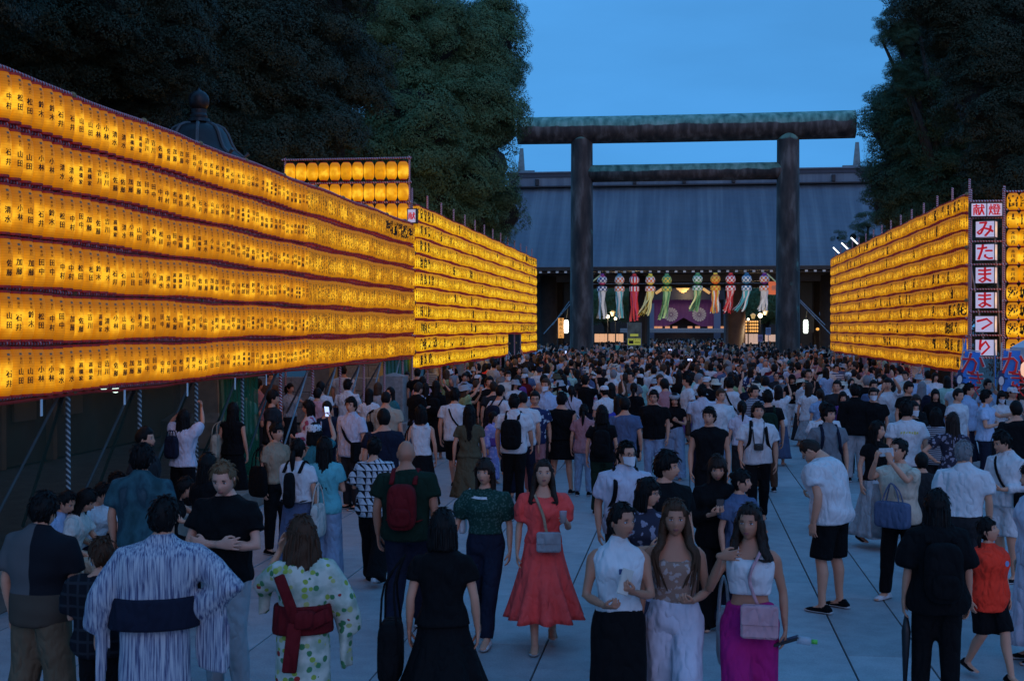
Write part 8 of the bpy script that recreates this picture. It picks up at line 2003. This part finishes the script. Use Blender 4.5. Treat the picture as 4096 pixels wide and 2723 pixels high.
for X, Y in pend:
    k = rc.choice(KEYS); tc, tw = rc.choice(TOPC); hat, hw = rc.choice(HATS); sp = dict(A[k])
    if k == 'yk': tc, tw = rc.choice([('yukata_pink', 'rose flowered'), ('yukata_pur', 'purple flowered'), ('streaks', 'blue striped')])
    bc = tc if k in ('wd', 'wsl', 'yk') else rc.choice(['black', 'char', 'navy', 'denim', 'ldenim', 'khaki', 'char', 'lgrey'])
    sp['top'] = (sp['top'][0], tc); sp['bottom'] = (sp['bottom'][0], bc); hc, hcw = rc.choice([('black', 'black')]*6+[('dark', 'dark brown'), ('brown', 'brown'), ('grey', 'grey')]); sp['hc'] = hc
    if hat and k != 'yk': sp['hat'] = hat
    else: hw = ''
    toward = rc.random() < (.28 if X < 2 else .5); face = (rc.uniform(-40, 40) if toward else rc.uniform(140, 220))
    if rc.random() < .10: face = rc.uniform(60, 120)*rc.choice((-1, 1))
    man = sp['g'] == 'm'; H = rc.gauss(1.71, .05) if man else rc.gauss(1.60, .045)
    if toward and rc.random() < .22 and not hat: sp['mask'] = 1; hw = 'face mask'
    lab = '%s in %s %s%s%s' % ('man' if man else 'woman', tw, GARM[k], ', '+hw if hw else '', ' facing us' if toward else '')
    if hcw != 'black': lab = hcw.split()[-1]+'-haired '+lab
    fill.append([lab, zone(X, Y), person(sp, X, Y, H, face, 1)[0], X, Y])
byl = {}
for q in fill: byl.setdefault((q[0], q[1]), []).append(q)
for (lab, zn), qs in byl.items():
    qs.sort(key=lambda q: q[4])
    for i, q in enumerate(qs):
        t = lab+' '+zn if len(qs) == 1 else '%s nearest of such %s: %s' % (['first', 'second', 'third', 'fourth', 'fifth', 'sixth'][i] if i < 6 else 'next', zn, lab)
        if len(qs) > 1: t = '%s %s, %s nearest' % (lab, zn, ['', 'second', 'third', 'fourth', 'fifth', 'sixth', 'seventh'][i]) if i else '%s %s, the nearest such' % (lab, zn)
        w = t.split()
        q[2]['label'] = ' '.join(w[:16])
for o in list(scene.objects):
    if o.name.split('.')[0] == 'person' and o.parent is None: o['group'] = 'people in the avenue crowd'

# far crowd: one mass of small but whole figures
def mini(fem, hair, arm):
    b = MB(); hs = 1.0
    b.ell((0, 0, 1.56), (.075, .09, .115), 8, 6, 0)
    v, f = ellipsoid((0, .018, 1.585), (.088, .100, .112), 9, 6); v = np.array(v); v[:, 1] = np.where((v[:, 1] < -.03) & (v[:, 2] < 1.61), -.03, v[:, 1]); b.add(v, f, 1)
    if hair: v, f = rings([(0, .06, 1.30, .07, .035), (0, .05, 1.45, .09, .06), (0, .03, 1.57, .085, .085)], 9, 2); b.add(v, f, 1)
    b.tube([(0, .01, 1.40), (0, 0, 1.50)], .05, 7, 0)
    R = [(0, .01, .84, .17, .12), (0, 0, 1.05, .145 if fem else .165, .11), (0, 0, 1.25, .165 if fem else .19, .125), (0, 0, 1.37, .15 if fem else .18, .09), (0, .01, 1.44, .07, .06)]
    v, f = rings(R, 10, 2.3); b.add(v, f, 2)
    for s in (-1, 1):
        sx = .165 if fem else .195
        el, wr = ((s*.235, .02, 1.09), (s*.235, -.04, .85)) if arm == 0 or (arm == 1 and s < 0) else ((s*.22, -.2, 1.30), (s*.09, -.3, 1.55))
        e2 = tuple(np.array((s*sx, 0, 1.35))*.45+np.array(el)*.55)
        b.tube([(s*sx*.85, 0, 1.36), e2], [.062, .058], 7, 2); b.tube([e2, el, wr], [.042, .038, .028], 6, 0); b.ell(wr, (.035, .035, .05), 5, 3, 0)
        b.tube([(s*.09, 0, .90), (s*.10, -.03*s, .48), (s*.10, .05*s, .06)], [.10, .07, .055], 5, 3)
    return np.concatenate(b.v), b.f, b.m
minis = [mini(a, h, r_) for a, h, r_ in ((0, 0, 0), (0, 0, 1), (1, 1, 0), (1, 1, 1), (1, 0, 0), (0, 0, 2), (1, 1, 2))]
slots = [skin_mat(0), skin_mat(1), hair_mat('black'), hair_mat('dark'), hair_mat('light'), hair_mat('grey')]+[cloth_mat(c) for c in ('white', 'offwhite', 'black', 'char', 'navy', 'lblue', 'lgrey', 'rose', 'beige', 'wine', 'teal', 'denim', 'lilac', 'khaki')]
VV = []; FF = []; MM = []; n = 0; cnt = 0
def add_mini(X, Y, face, H):
    global n, cnt
    v, f, m = rc.choice(minis); s = H/1.68; a = math.radians(face); c, q = math.cos(a), math.sin(a); R = np.array(((c, -q, 0), (q, c, 0), (0, 0, 1)))
    VV.append((v*s) @ R.T+(X, Y, 0)); FF.extend([tuple(i+n for i in t) for t in f]); n += len(v); cnt += 1
    sk = rc.choice((0, 0, 1)); ha = rc.choice((2, 2, 2, 2, 3, 4, 5)); to = 6+rc.choice((0, 0, 0, 0, 0, 2, 2, 2, 2, 3, 3, 4, 5, 6, 7, 8, 9, 10, 11)); bo = 6+rc.choice((2, 3, 4, 11, 13, 2))
    MM.extend([(sk, ha, to, bo)[k] for k in m])
t_ = 0
while cnt < 740 and t_ < 60000:
    t_ += 1; Y = rc.uniform(41, 112); 
    X = rc.uniform(-6.9, 6.6) if Y < 67 else (rc.uniform(-11, 11) if Y < 92 else rc.uniform(-9, 9))
    if abs(Y-76) < 1.3 and (abs(abs(X-x_at(2739, 76))-6.1) < 1.2): continue
    if Y > 98 and min(abs(abs(X)-3.75), abs(abs(X)-10.6)) < .9: continue
    if Y < 44.5 and not free(X, Y, .68): continue
    if rc.random() < (.0 if Y < 70 else .55): continue
    if not free(X, Y, .55): continue
    taken.append((X, Y)); add_mini(X, Y, rc.uniform(-40, 40) if rc.random() < .2 else rc.uniform(150, 210), rc.gauss(1.66, .07))
for _ in range(130):
    add_mini(rc.uniform(-6.5, 7.5), rc.uniform(124, 142), rc.uniform(150, 210), rc.gauss(1.66, .07))
crowd = obj('crowd', mesh_from('crowd', np.concatenate(VV), FF, slots, MM, True), None, label='dense distant crowd filling the avenue around and beyond the bronze gate', cat='crowd', kind='stuff')
bpy.data.scenes.remove(tmp_scene)
